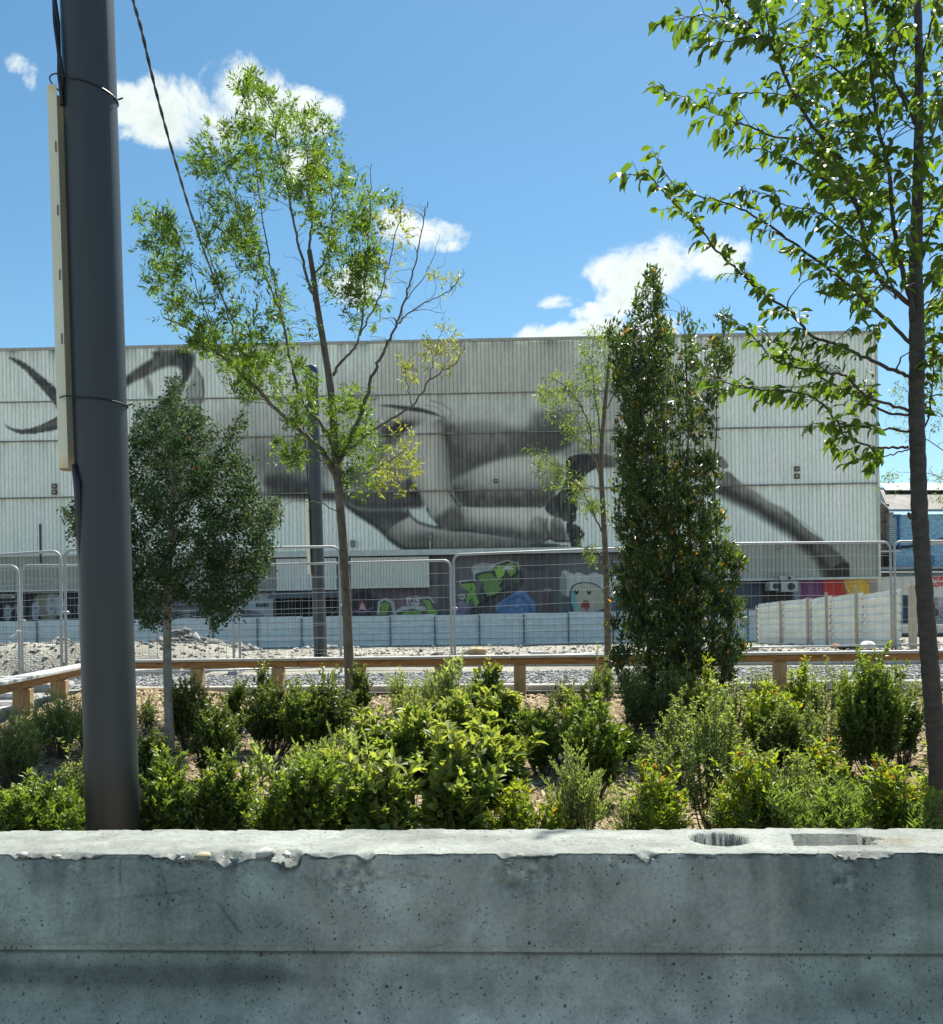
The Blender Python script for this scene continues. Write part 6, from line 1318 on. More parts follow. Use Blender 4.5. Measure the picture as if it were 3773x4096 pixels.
# ---- B: large leaved tree at the right -------------------------------------------
def big_leaf_tree():
    r = np.random.default_rng(5); d = 4.5; b = PD(1838, 1700, d); t = thing('tree', 'young tree with dark smooth trunk and large drooping pointed leaves at the right edge', 'tree', (b[0], d, float(bed_z(b[0], d)))); W = Wood(); nodes = []
    tr = [(1846, 1760), (1843, 1640), (1838, 1500), (1830, 1400), (1822, 1300), (1815, 1200), (1808, 1100), (1802, 1000), (1799, 900), (1796, 800), (1797, 700), (1796, 600), (1794, 520), (1797, 420), (1800, 300), (1801, 180), (1800, 60), (1795, -80), (1790, -220)]
    pts = smooth_line(np.array([PD(x, y, d) for x, y in tr]), 8); n = len(pts); rad = np.interp(np.linspace(0, 1, n), [0, .3, .62, .78, 1], [.046, .039, .034, .022, .012])
    rad = rad * (1 + .05 * np.sin(np.arange(n) * 1.9)) + .004 * np.array([max(0, vnoise(i * .7, 3.3, 4) - .6) for i in range(n)]); W.add(pts, rad, 16)
    for p, q, s in zip(pts, nrmz(np.gradient(pts, axis=0)), rad):
        if p[2] > PD(1800, 900, d)[2]: nodes.append((p, q, s))
    for (x, y, a) in [(1790, 930, -1), (1783, 1010, -1), (1812, 1040, 1), (1800, 945, 1), (1835, 1290, 1)]:
        c = np.array(PD(x, y, d - .01)); W.add([c + np.array([-a * .012, .0, -.01]), c, c + np.array([a * .010, -.004, .012])], [.015, .012, .006], 8)
    def cA(L): return [(1211 + x * .3446, y * .3446) for x, y in L]
    def cB(L): return [(1211 + x * .3446, 637 + y * .3446) for x, y in L]
    lv = []
    def L(px, a, b_, o=(0, 0), mn=0.0): s = limb(W, nodes, px, a * .8, b_, d, o, seg=8, wob=.003, rs=r); lv.append((s, mn)); return s
    L(cA([(1740, 1970), (1690, 1780), (1640, 1620), (1590, 1400), (1560, 1200), (1540, 950), (1480, 700), (1440, 400), (1400, 0), (1390, -200)]), .016, .006, (0, -.25))
    L(cA([(1700, 1760), (1590, 1680), (1480, 1570), (1420, 1420), (1370, 1200), (1300, 1050), (1200, 850), (1080, 680), (960, 450), (870, 260), (740, 140), (600, 20), (520, -80)]), .015, .004, (0, -.55), .12)
    L(cA([(1690, 1980), (1560, 1850), (1400, 1700), (1200, 1530), (1050, 1420), (900, 1310), (730, 1200), (600, 1150), (420, 1100), (300, 1030), (210, 880)]), .012, .0018, (0, .35))
    L(cB([(1700, 310), (1600, 270), (1500, 230), (1400, 180), (1300, 130), (1180, 90), (1100, 60), (960, -90), (800, -205), (680, -315), (560, -425), (480, -525), (340, -665), (180, -845), (100, -860), (30, -855)]), .012, .0018, (0, -.45))
    L(cB([(1690, 490), (1540, 450), (1400, 390), (1290, 290), (1180, 270), (1000, 235), (900, 200), (840, 150), (760, 60), (700, 0)]), .010, .002, (0, -.2))
    L(cB([(1650, 510), (1540, 500), (1400, 430), (1200, 320), (1050, 230), (950, 140), (850, 60), (800, 20)]), .009, .002, (0, .3))
    L(cB([(1670, 600), (1500, 590), (1300, 570), (1240, 540), (1160, 450), (1050, 390), (900, 370), (700, 350), (600, 325), (530, 290), (500, 260)]), .008, .002, (0, -.35))
    L(cB([(1650, 690), (1560, 700), (1450, 690), (1350, 660), (1250, 610), (1150, 560), (1110, 560)]), .009, .002, (0, -.1))
    L(cB([(1660, 700), (1580, 730), (1500, 750), (1400, 770), (1330, 740), (1240, 680)]), .005, .0015, (0, .1), .3)
    L(cA([(1580, 1700), (1500, 1500), (1330, 1350), (1200, 1250), (1100, 1190), (930, 1160), (830, 1100), (730, 1090)]), .006, .0015, (-.2, -.5))
    L(cA([(1370, 1200), (1280, 1080), (1130, 1000), (1010, 930), (850, 860), (700, 830), (640, 800)]), .007, .0015, (-.2, .2))
    L(cA([(1200, 850), (1050, 800), (900, 780), (750, 720), (650, 690), (500, 620), (380, 560), (260, 510)]), .007, .0015, (-.3, -.5))
    L(cA([(1540, 950), (1400, 820), (1300, 700), (1150, 600), (950, 540), (760, 530), (560, 530), (480, 510)]), .007, .0015, (-.1, .3))
    L(cA([(1480, 700), (1330, 480), (1180, 350), (1000, 260), (880, 220), (700, 160), (500, 120), (330, 90)]), .007, .0015, (-.1, .4))
    L(cA([(870, 260), (760, 200), (640, 230), (540, 260), (470, 270)]), .004, .0012, (-.5, -.6)); L(cA([(740, 140), (600, 100), (450, 90), (330, 110), (270, 130)]), .004, .0012, (-.5, -.4)); L(cA([(860, 260), (850, 120), (830, 20), (820, -40)]), .004, .0015, (-.5, -.3))
    L(cA([(1690, 700), (1620, 560), (1560, 400), (1600, 200), (1620, 0), (1640, -100)]), .009, .003, (0, .3)); L(cA([(1690, 500), (1740, 300), (1790, 100), (1840, -50)]), .009, .003, (0, -.3))
    L(cA([(1720, 1500), (1780, 1300), (1850, 1150), (1950, 950)]), .009, .002, (0, .1)); L(cA([(1720, 1740), (1800, 1690), (1880, 1600), (2000, 1500)]), .008, .002, (0, .1)); L(cA([(1700, 1000), (1780, 800), (1850, 600), (1900, 300)]), .008, .002, (0, -.2))
    L(cA([(1690, 620), (1580, 480), (1500, 380), (1420, 250), (1300, 180), (1230, 100), (1190, 0)]), .007, .002, (0, -.4)); L(cA([(1700, 250), (1600, 120), (1540, 20), (1500, -60)]), .007, .002, (0, .2))
    L(cB([(1720, 640), (1770, 500), (1790, 300), (1800, 100), (1795, -100)]), .006, .002, (0, .2)); L(cB([(1720, 250), (1790, 190), (1870, 170)]), .006, .002, (0, -.1))
    W.build('trunk', M['bark_dark'], t); W = Wood()
    P_ = []; A_ = []; U_ = []; S_ = []; tw = 0
    wind = np.array([-.35, 0, -.25])
    def spray(p, dr, ln, nleaf):
        nonlocal tw
        e = p + dr * ln; c = p + dr * ln * .5 + np.array([0, 0, .03 * ln]); tt_ = np.linspace(0, 1, 5)[:, None]; s = (1 - tt_) ** 2 * p + 2 * (1 - tt_) * tt_ * c + tt_ ** 2 * e; W.add(s, np.linspace(.002, .001, 5), 4)
        for i in range(nleaf):
            k = (i + .6) / nleaf; q = s[min(3, int(k * 4))] + (s[min(4, int(k * 4) + 1)] - s[min(3, int(k * 4))]) * (k * 4 % 1)
            side = nrmz(np.cross(dr, np.array([r.normal(0, .4), r.normal(0, .4), 1]))) * (1 if i % 2 else -1); a = nrmz(dr * .45 + side * .55 + wind * .6 + np.array([0, 0, -.45]) + r.normal(0, .3, 3))
            P_.append(q); A_.append(a); U_.append(nrmz(np.array([0, 0, 1.0]) + r.normal(0, .55, 3))); S_.append(r.uniform(.040, .066))
    for s, mn in lv:
        seglen = np.linalg.norm(np.diff(s, axis=0), axis=1); cum = np.concatenate([[0], np.cumsum(seglen)]); tot = cum[-1]; step = .036; q = max(mn, .16) * tot
        while q < tot:
            j = min(len(s) - 2, np.searchsorted(cum, q) - 1); j = max(j, 0); p = s[j] + (s[j + 1] - s[j]) * ((q - cum[j]) / max(1e-6, seglen[j])); dr = nrmz(s[j + 1] - s[j]); side = nrmz(np.cross(dr, r.normal(0, 1, 3)))
            dd = nrmz(dr * .7 + side * .75 + np.array([0, 0, .05])); taper = 1 - .6 * (q / tot) ** 2; spray(p, dd, r.uniform(.05, .15) * taper, r.integers(3, 7) if taper > .55 else r.integers(2, 4)); q += step * r.uniform(.6, 1.5)
        spray(s[-1], nrmz(s[-1] - s[-2]), .05, 3)
    # dense upper right mass
    tg = [PD(x, y, d + r.uniform(-.6, .6)) for poly, n_ in [([(1640, -20), (1860, -20), (1860, 520), (1700, 520), (1600, 300), (1560, 120)], 165), ([(1500, -20), (1640, -20), (1600, 200), (1540, 150)], 20), ([(1560, 250), (1700, 330), (1740, 560), (1640, 480)], 34), ([(1620, 430), (1700, 540), (1760, 660), (1680, 640), (1600, 540)], 22), ([(1800, 520), (1870, 500), (1870, 700), (1815, 700)], 10)] for (x, y) in in_poly(poly, n_, r)]
    tips, dirs, paths = grow(W, nodes, tg, r, up=.3)
    for tip, dr in zip(tips, dirs): spray(tip - dr * .06, dr, .09, r.integers(5, 9))
    W.build('twigs', M['twig'], t)['kind'] = 'stuff'
    P_, A_, U_, S_ = map(np.array, (P_, A_, U_, S_)); n = len(P_)
    col = np.where(r.random((n, 1)) < .55, np.array([[.085, .15, .022]]), np.array([[.12, .19, .028]])) * r.uniform(.65, 1.3, (n, 1)); L_ = S_ * 1.18; W_ = L_ * r.uniform(.42, .56, n)
    # the 300 leaves that show largest are parts, sharing six leaf meshes; they are the ones nearest the camera and inside the frame
    inside = (P_[:, 0] < 2.2) ; score = np.where(inside, L_ / P_[:, 1], 0); big = np.argsort(-score)[:300]; rest = np.ones(n, bool); rest[big] = False
    o = link('leaves', leaf_mesh('leaves', P_[rest], A_[rest], U_[rest], L_[rest], W_[rest], col[rest], 'full', off=t.location), M['leaf'], t); o['kind'] = 'stuff'
    protos = [leaf_mesh('leaf', np.zeros((1, 3)), np.array([[1., 0, 0]]), np.array([[0, 0, 1.]]), 1.0, [.5], np.array([c_]), 'full') for c_ in ((.075, .135, .02), (.095, .16, .024), (.125, .195, .028), (.10, .18, .03), (.14, .20, .03), (.085, .15, .022))]
    for me in protos: me.materials.append(M['leaf'])
    leaf_parts(t, protos, P_[big], A_[big], U_[big], L_[big], r); return n
def leaf_parts(t, protos, P_, A_, U_, L_, r):
    off = root_of(t)
    for p, a, u, l in zip(P_, A_, U_, L_):
        a = V(a).normalized(); b = a.cross(V(u)).normalized(); n_ = b.cross(a); m = mathutils.Matrix((a, -b, n_)).transposed().to_4x4()
        o = bpy.data.objects.new('leaf', protos[int(r.integers(0, len(protos)))]); COL.objects.link(o); o.parent = t; o.matrix_local = mathutils.Matrix.Translation(V(p) - off) @ m @ mathutils.Matrix.Diagonal((l, l * float(r.uniform(.85, 1.1)), l, 1))
# ---- dense crowns ------------------------------------------------------------------
def dense_tree(label, base, d, trunk_px, r0, limbs, regions, leaf, depth, mat, bark, seed, per, tips_up=.5, stems=None, name='tree', d_top=None, barkseg=12):
    r = np.random.default_rng(seed); b = PD(base[0], base[1], d); t = thing(name, label, 'tree', (b[0], d, float(bed_z(b[0], d)) if d < 10.9 else .4)); W = Wood(); nodes = []
    limb(W, nodes, trunk_px, r0, r0 * .45, d, seg=barkseg, k=4)
    for (px, a, o_) in limbs: limb(W, nodes, px, a, .003, d, o_, seg=6, wob=.006, rs=r)
    W.build('trunk', M[bark], t); W = Wood(); tg = []; cc = []
    for poly, n, cx, hw in regions:
        for (x, y) in in_poly(poly, n, r):
            w = max(.15, 1 - ((x - cx) / hw) ** 2) ** .5; tg.append(PD(x, y, d + r.uniform(-1, 1) * depth * w)); 
    tips, dirs, paths = grow(W, nodes, tg, r, up=tips_up, rmin=.001); W.build('twigs', M['twig'], t)['kind'] = 'stuff'
    pos = []; ax = []; up = []; L_ = []; cols = []
    for tip, dr, path in zip(tips, dirs, paths):
        n = per + int(r.integers(-per // 3, per // 3 + 1)); ln = leaf['spread']; s = r.uniform(0, 1, n)[:, None]; st = tip - dr * ln * s + r.normal(0, leaf['scatter'], (n, 3)); a = dr * leaf['along'] + r.normal(0, 1, (n, 3)) * leaf['rand'] + np.array(leaf['bias'])
        pos.append(st); ax.append(a); L_.append(r.uniform(*leaf['L'], n)); base_c = np.array(leaf['cols'][int(r.integers(0, len(leaf['cols'])))]); c = base_c[None] * r.uniform(.65, 1.35, (n, 1))
        if leaf.get('odd') is not None:
            k = r.random(n) < .02; c[k] = leaf['odd']
        cols.append(c)
    pos = np.concatenate(pos); ax = np.concatenate(ax); L_ = np.concatenate(L_); cols = np.concatenate(cols); n = len(pos)
    o = link('leaves', leaf_mesh('leaves', pos, ax, r.normal(0, .8, (n, 3)) + np.array([0, -.1, 1]), L_, L_ * r.uniform(*leaf['W'], n), cols, leaf.get('tpl', 'quad'), off=t.location), mat, t); o['kind'] = 'stuff'
    return t, n

na = ash(); nb = big_leaf_tree()
tc_, nc = dense_tree('bushy evergreen tree with small round grey green leaves behind the dark pole', (334, 1490), 7.2, [(335, 1500), (331, 1400), (328, 1300), (328, 1200), (330, 1120), (335, 1040), (340, 960), (342, 880), (343, 800), (343, 740)], .037,
    [([(330, 1150), (300, 1080), (250, 1020), (180, 980), (135, 985)], .012, (0, -.1)), ([(330, 1130), (380, 1080), (450, 1020), (520, 980), (550, 975)], .012, (0, -.1)), ([(336, 1040), (300, 960), (270, 880), (262, 820)], .010, (0, .2)), ([(338, 1000), (400, 930), (450, 860), (475, 800)], .010, (0, -.2)),
     ([(330, 1180), (400, 1140), (460, 1110), (530, 1090)], .010, (0, .2)), ([(330, 1190), (280, 1160), (230, 1150)], .010, (0, .1)), ([(340, 960), (370, 880), (385, 820), (380, 780)], .008, (0, -.2)), ([(330, 1100), (340, 1060), (350, 1000), (330, 900)], .008, (0, -.5)), ([(330, 1120), (320, 1060), (300, 1000), (310, 900)], .008, (0, .5)), ([(450, 1110), (500, 1150), (480, 1190)], .004, (.1, .1))],
    [([(343, 722), (354, 760), (372, 785), (395, 800), (412, 830), (430, 850), (445, 880), (495, 905), (505, 940), (515, 1000), (510, 1060), (520, 1100), (500, 1160), (450, 1190), (410, 1180), (350, 1165), (290, 1190), (240, 1190), (205, 1150), (200, 1050), (215, 950), (235, 890), (262, 840), (262, 800), (290, 800), (318, 770)], 1150, 340, 200),
     ([(462, 785), (482, 790), (478, 840), (452, 880), (440, 870)], 12, 460, 60), ([(120, 1000), (150, 985), (205, 960), (205, 1090), (160, 1060), (125, 1030)], 55, 170, 80), ([(500, 980), (555, 975), (552, 1010), (530, 1050), (540, 1100), (500, 1130)], 60, 510, 80), ([(400, 1170), (470, 1160), (450, 1220), (410, 1225)], 26, 430, 50), ([(250, 1180), (330, 1170), (320, 1215), (270, 1225)], 24, 290, 50)],
    dict(spread=.10, scatter=.022, along=.4, rand=.8, bias=(0, 0, .05), L=(.018, .030), W=(.65, .9), cols=[(.040, .078, .034), (.052, .092, .04), (.034, .070, .026), (.075, .115, .055)], odd=(.20, .09, .05), tpl='quad'), .62, M['leaf_dull'], 'bark_grey', 31, 34)
td_, nd = dense_tree('dense columnar laurel with many upright stems right of centre', (1320, 1480), 8.4, [(1325, 1480), (1322, 1380), (1318, 1250), (1312, 1100), (1305, 950), (1300, 800), (1290, 650), (1280, 540), (1278, 520)], .022,
    [([(1335, 1480), (1345, 1350), (1352, 1200), (1350, 1000), (1348, 850), (1345, 700), (1335, 600)], .02, (0, -.25)), ([(1300, 1480), (1280, 1350), (1262, 1200), (1250, 1050), (1235, 900), (1225, 760), (1218, 660)], .018, (0, .2)), ([(1350, 1480), (1385, 1350), (1400, 1200), (1405, 1100), (1400, 950), (1405, 800), (1410, 680)], .018, (0, .1)),
     ([(1345, 1480), (1400, 1380), (1430, 1250), (1440, 1150), (1450, 1090)], .012, (0, -.2)), ([(1318, 1250), (1290, 1100), (1275, 950), (1260, 800), (1250, 640)], .012, (0, -.5)), ([(1325, 1300), (1370, 1150), (1380, 1000), (1378, 850), (1382, 720)], .012, (0, -.5)), ([(1300, 1460), (1250, 1400), (1215, 1330), (1200, 1250)], .010, (0, -.3)), ([(1340, 1450), (1330, 1300), (1325, 1100), (1320, 900)], .012, (0, .55))],
    [([(1278, 492), (1292, 540), (1300, 600), (1310, 660), (1330, 690), (1345, 660), (1340, 600), (1352, 590), (1366, 650), (1385, 700), (1400, 650), (1418, 600), (1436, 640), (1428, 720), (1400, 770), (1388, 830), (1402, 880), (1398, 950), (1420, 1000), (1425, 1060), (1462, 1085), (1440, 1140), (1455, 1180), (1432, 1240), (1450, 1300), (1410, 1340), (1395, 1420), (1330, 1440), (1260, 1430), (1225, 1370), (1205, 1290), (1222, 1230), (1196, 1150), (1215, 1060), (1200, 1000), (1218, 940), (1192, 880), (1215, 810), (1200, 740), (1192, 650), (1215, 640), (1232, 690), (1240, 600), (1258, 580)], 1150, 1310, 135),
     ([(1240, 700), (1290, 600), (1300, 900), (1380, 1000), (1390, 1300), (1260, 1380), (1230, 1100)], 320, 1310, 110),
     ([(1200, 900), (1400, 880), (1440, 1080), (1445, 1300), (1400, 1430), (1250, 1430), (1200, 1280)], 330, 1320, 130),
     ([(1195, 620), (1235, 640), (1240, 760), (1200, 720)], 18, 1215, 60), ([(1440, 1170), (1462, 1180), (1455, 1290), (1435, 1280)], 12, 1450, 60)],
    dict(spread=.15, scatter=.02, along=.75, rand=.55, bias=(0, 0, .25), L=(.042, .082), W=(.28, .38), cols=[(.05, .085, .03), (.065, .11, .035), (.04, .07, .028), (.09, .13, .04)], odd=(.45, .22, .03), tpl='quad'), .55, M['leaf_thick'], 'bark_tan', 33, 19, tips_up=.9)
te_, ne = dense_tree('pale green light leaved tree half hidden behind the columnar laurel', (1190, 1330), 10.3, [(1192, 1340), (1190, 1200), (1187, 1100), (1182, 1000), (1178, 900), (1185, 800), (1195, 700)], .040,
    [([(1184, 1050), (1160, 1000), (1140, 960), (1110, 930), (1060, 890), (1040, 875)], .010, (0, -.2)), ([(1180, 950), (1160, 880), (1150, 820), (1120, 770), (1080, 740), (1060, 740)], .010, (0, -.3)), ([(1182, 900), (1170, 800), (1160, 720), (1165, 650)], .010, (0, .3)), ([(1188, 1110), (1160, 1095), (1140, 1075)], .005, (0, -.1)), ([(1178, 960), (1150, 950), (1130, 960), (1100, 950)], .006, (0, .2)), ([(1190, 800), (1220, 730), (1230, 670)], .008, (0, .2))],
    [([(1160, 640), (1195, 640), (1200, 760), (1150, 770), (1130, 700)], 40, 1170, 60), ([(1060, 740), (1110, 725), (1140, 770), (1130, 830), (1180, 880), (1120, 860), (1055, 790)], 42, 1110, 80), ([(1033, 868), (1075, 885), (1130, 910), (1185, 960), (1190, 1010), (1130, 990), (1060, 950), (1035, 900)], 52, 1110, 90), ([(1130, 1060), (1180, 1080), (1180, 1110), (1140, 1090)], 8, 1150, 40), ([(1100, 730), (1180, 740), (1190, 900), (1130, 850)], 22, 1150, 60), ([(1200, 640), (1240, 620), (1240, 800), (1200, 800)], 16, 1220, 40)],
    dict(spread=.16, scatter=.03, along=.2, rand=.5, bias=(-.35, 0, -.35), L=(.04, .065), W=(.2, .28), cols=[(.13, .19, .045), (.10, .16, .035), (.16, .21, .05)]), .5, M['leaf'], 'bark_tan', 35, 22, tips_up=.2)
tf_, nf = dense_tree('pale green light leaved tree at the right edge beyond the dark trunk', (1915, 1330), 11.2, [(1915, 1340), (1912, 1200), (1908, 1000), (1905, 850), (1900, 700), (1905, 560)], .04,
    [([(1908, 950), (1870, 900), (1830, 870), (1790, 850), (1740, 840)], .008, (0, -.2)), ([(1908, 1000), (1870, 960), (1830, 930), (1780, 925)], .006, (0, .2)), ([(1905, 850), (1870, 780), (1840, 720), (1820, 660)], .008, (0, -.2)), ([(1905, 900), (1870, 830), (1820, 800), (1770, 760), (1750, 750)], .007, (0, .3))],
    [([(1815, 690), (1850, 680), (1900, 640), (1900, 900), (1850, 870), (1822, 800)], 55, 1860, 80), ([(1740, 740), (1790, 740), (1790, 860), (1745, 850)], 16, 1765, 60), ([(1720, 930), (1790, 910), (1790, 945), (1730, 950)], 8, 1755, 60), ([(1820, 880), (1870, 900), (1860, 1000), (1825, 960)], 14, 1845, 50), ([(1900, 560), (1980, 600), (1980, 900), (1900, 900)], 40, 1940, 60)],
    dict(spread=.16, scatter=.03, along=.2, rand=.5, bias=(-.35, 0, -.35), L=(.04, .06), W=(.2, .28), cols=[(.13, .19, .045), (.10, .16, .035), (.16, .21, .05)]), .5, M['leaf'], 'bark_tan', 36, 16, tips_up=.2)

# ---- shrubs -------------------------------------------------------------------------
KIND = {
 # stems per metre width, leaf length, leaf width ratio, colours low/high, leaves per metre of stem, out angle, material
 'myrtle':    dict(st=70, L=(.022, .036), W=(.36, .46), lo=(.05, .095, .02), hi=(.17, .225, .045), dens=150, along=.8, rand=.55, mat='leaf_thick', side=3, slen=.12, up=.9),
 'buckthorn': dict(st=70, L=(.014, .024), W=(.48, .62), lo=(.04, .078, .016), hi=(.14, .18, .04), dens=190, along=.6, rand=.6, mat='leaf_thick', side=4, slen=.11, up=.8),
 'viburnum':  dict(st=34, L=(.042, .070), W=(.42, .56), lo=(.06, .11, .032), hi=(.24, .27, .075), dens=80, along=.85, rand=.5, mat='leaf', side=2, slen=.13, up=.7, tpl='full'),
 'privet':    dict(st=46, L=(.014, .025), W=(.34, .46), lo=(.08, .125, .045), hi=(.22, .26, .085), dens=130, along=.55, rand=.7, mat='leaf', side=3, slen=.10, up=1.1),
 'pistachio': dict(st=50, L=(.024, .040), W=(.30, .40), lo=(.09, .15, .02), hi=(.22, .27, .03), dens=120, along=.6, rand=.6, mat='leaf', side=3, slen=.10, up=.6, red=.035),
 'rosemary':  dict(st=60, L=(.026, .042), W=(.13, .18), lo=(.09, .14, .04), hi=(.16, .22, .07), dens=150, along=.8, rand=.42, mat='leaf', side=2, slen=.12, up=.7),
 'broom':     dict(st=90, L=(.014, .024), W=(.16, .24), lo=(.17, .22, .09), hi=(.26, .32, .13), dens=130, along=1.0, rand=.35, mat='leaf', side=4, slen=.12, up=.8),
 'sage':      dict(st=26, L=(.04, .06), W=(.24, .32), lo=(.16, .20, .10), hi=(.25, .30, .14), dens=70, along=.9, rand=.4, mat='leaf', side=1, slen=.1, up=1.2),
}
BIG_PROTOS = None
def ground_hit(px, py):
    u = (px * K - CX) / F; v = -(py * K - CY) / F; ux = u * cos(ROLL) + v * sin(ROLL); uz = -u * sin(ROLL) + v * cos(ROLL); best = None
    for d in np.arange(3.4, 10.9, .02):
        if EYE + uz * d <= bed_z(ux * d, d): best = d; break
    return best if best else 10.6
NSH = [0, 0]
def shrub(x, ybase, ytop, w, kind, label, density=1.0, d=None, lean=0.0, bigparts=0):
    seed = int(x * 7 + ybase * 13) % 99991; r = np.random.default_rng(seed); k = KIND[kind]; d = d or ground_hit(x, min(ybase, 1760)); b = PD(x, ybase, d); gzv = float(bed_z(b[0], d)); root = thing('shrub', label, 'shrub', (b[0], d, gzv), 'shrubs in the mulched planting bed')
    H = PD(x, ytop, d)[2] - gzv; Rr = w * 1.12 * K / F * d / 2; ns = max(4, int(k['st'] * (Rr * 2) ** 1.0 * density * 1.95)); W = Wood(); pos = []; ax = []; LL = []; hf = []
    for i in range(ns):
        a = r.uniform(0, 2 * pi); rr = math.sqrt(r.random()); tx, ty = cos(a) * rr * Rr, sin(a) * rr * Rr * .9; h = H * (1 - .42 * rr ** 2) * r.uniform(.82, 1.1) * (1.0 if r.random() > .07 else r.uniform(1.1, 1.3)); p0 = np.array([b[0] + tx * .25, d + ty * .25, gzv - .02]); p2 = np.array([b[0] + tx + lean * h, d + ty, gzv + h]); p1 = np.array([b[0] + tx * .85, d + ty * .85, gzv + h * .45])
        tt_ = np.linspace(0, 1, 7)[:, None]; s = (1 - tt_) ** 2 * p0 + 2 * (1 - tt_) * tt_ * p1 + tt_ ** 2 * p2; s[1:-1] += r.normal(0, .006, (5, 3)); W.add(s, np.linspace(.0035, .0012, 7), 4); lines = [s]
        for q in range(k['side'] + int(h * 3)):
            u = r.uniform(.28, .95); j = int(u * 6); st = s[j] + (s[min(6, j + 1)] - s[j]) * (u * 6 - j); az = r.uniform(0, 2 * pi); dd = nrmz(np.array([cos(az), sin(az), k['up'] + r.uniform(0, .4)])); ln = k['slen'] * r.uniform(.5, 1.3); e = st + dd * ln; m_ = st + dd * ln * .5 + np.array([0, 0, -.01]); sl = np.stack([st, m_, e + np.array([0, 0, .015])]); W.add(sl, [.0016, .0012, .0008], 3); lines.append(sl)
        for li, s_ in enumerate(lines):
            seg = np.linalg.norm(np.diff(s_, axis=0), axis=1).sum(); n = int(seg * k['dens'] * density * (.9 if li == 0 else 1.25)) + 1; u = r.uniform(.22 if li == 0 else .1, 1, n) ** .8; f_ = u * (len(s_) - 1); j = np.minimum(f_.astype(int), len(s_) - 2); pp_ = s_[j] + (s_[j + 1] - s_[j]) * (f_ - j)[:, None]; dr = nrmz(s_[j + 1] - s_[j])
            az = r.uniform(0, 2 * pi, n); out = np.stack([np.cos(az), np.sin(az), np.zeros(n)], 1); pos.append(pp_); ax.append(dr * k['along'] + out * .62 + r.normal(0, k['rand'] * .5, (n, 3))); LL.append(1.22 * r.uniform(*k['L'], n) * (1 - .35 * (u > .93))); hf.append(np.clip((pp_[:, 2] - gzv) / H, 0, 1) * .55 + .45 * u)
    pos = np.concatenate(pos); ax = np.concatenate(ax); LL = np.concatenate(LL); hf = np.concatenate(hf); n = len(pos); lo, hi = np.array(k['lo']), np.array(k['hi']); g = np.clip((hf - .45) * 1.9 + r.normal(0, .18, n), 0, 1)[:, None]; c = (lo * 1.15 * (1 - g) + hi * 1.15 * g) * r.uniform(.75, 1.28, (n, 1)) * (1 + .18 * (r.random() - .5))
    if k.get('red'): m_ = (r.random(n) < k['red'] * 2) & (hf > .8); c[m_] = np.array([.30, .12, .04]) * r.uniform(.8, 1.2, (m_.sum(), 1)); m2 = (r.random(n) < .06); c[m2] = np.array([.35, .30, .02])
    keep = pos[:, 2] > gzv + .01; pos, ax, LL, c = pos[keep], ax[keep], LL[keep], c[keep]; n = len(pos); up = r.normal(0, .6, (n, 3)) + np.array([0, 0, 1]); Wd = LL * r.uniform(*k['W'], n)
    if bigparts:
        vis = np.argsort(pos[:, 1] - pos[:, 2] * .5)[:n // 2]; big = r.choice(vis, min(bigparts, len(vis)), replace=False); rest = np.ones(n, bool); rest[big] = False; global BIG_PROTOS
        if BIG_PROTOS is None:
            BIG_PROTOS = [leaf_mesh('leaf', np.zeros((1, 3)), np.array([[1., 0, 0]]), np.array([[0, 0, 1.]]), 1.0, [.5], np.array([c_]), 'full') for c_ in ((.09, .15, .045), (.14, .19, .05), (.17, .22, .055), (.075, .12, .035))]
            for me in BIG_PROTOS: me.materials.append(M['leaf'])
        leaf_parts(root, BIG_PROTOS, pos[big], ax[big], up[big], LL[big] * 1.05, r); pos, ax, up, LL, Wd, c = pos[rest], ax[rest], up[rest], LL[rest], Wd[rest], c[rest]
    W.build('stems', M['twig'], root)['kind'] = 'stuff'; o = link('leaves', leaf_mesh('leaves', pos, ax, up, LL, Wd, c, k.get('tpl', 'quad'), off=root.location), M[k['mat']], root); o['kind'] = 'stuff'; NSH[0] += 1; NSH[1] += n
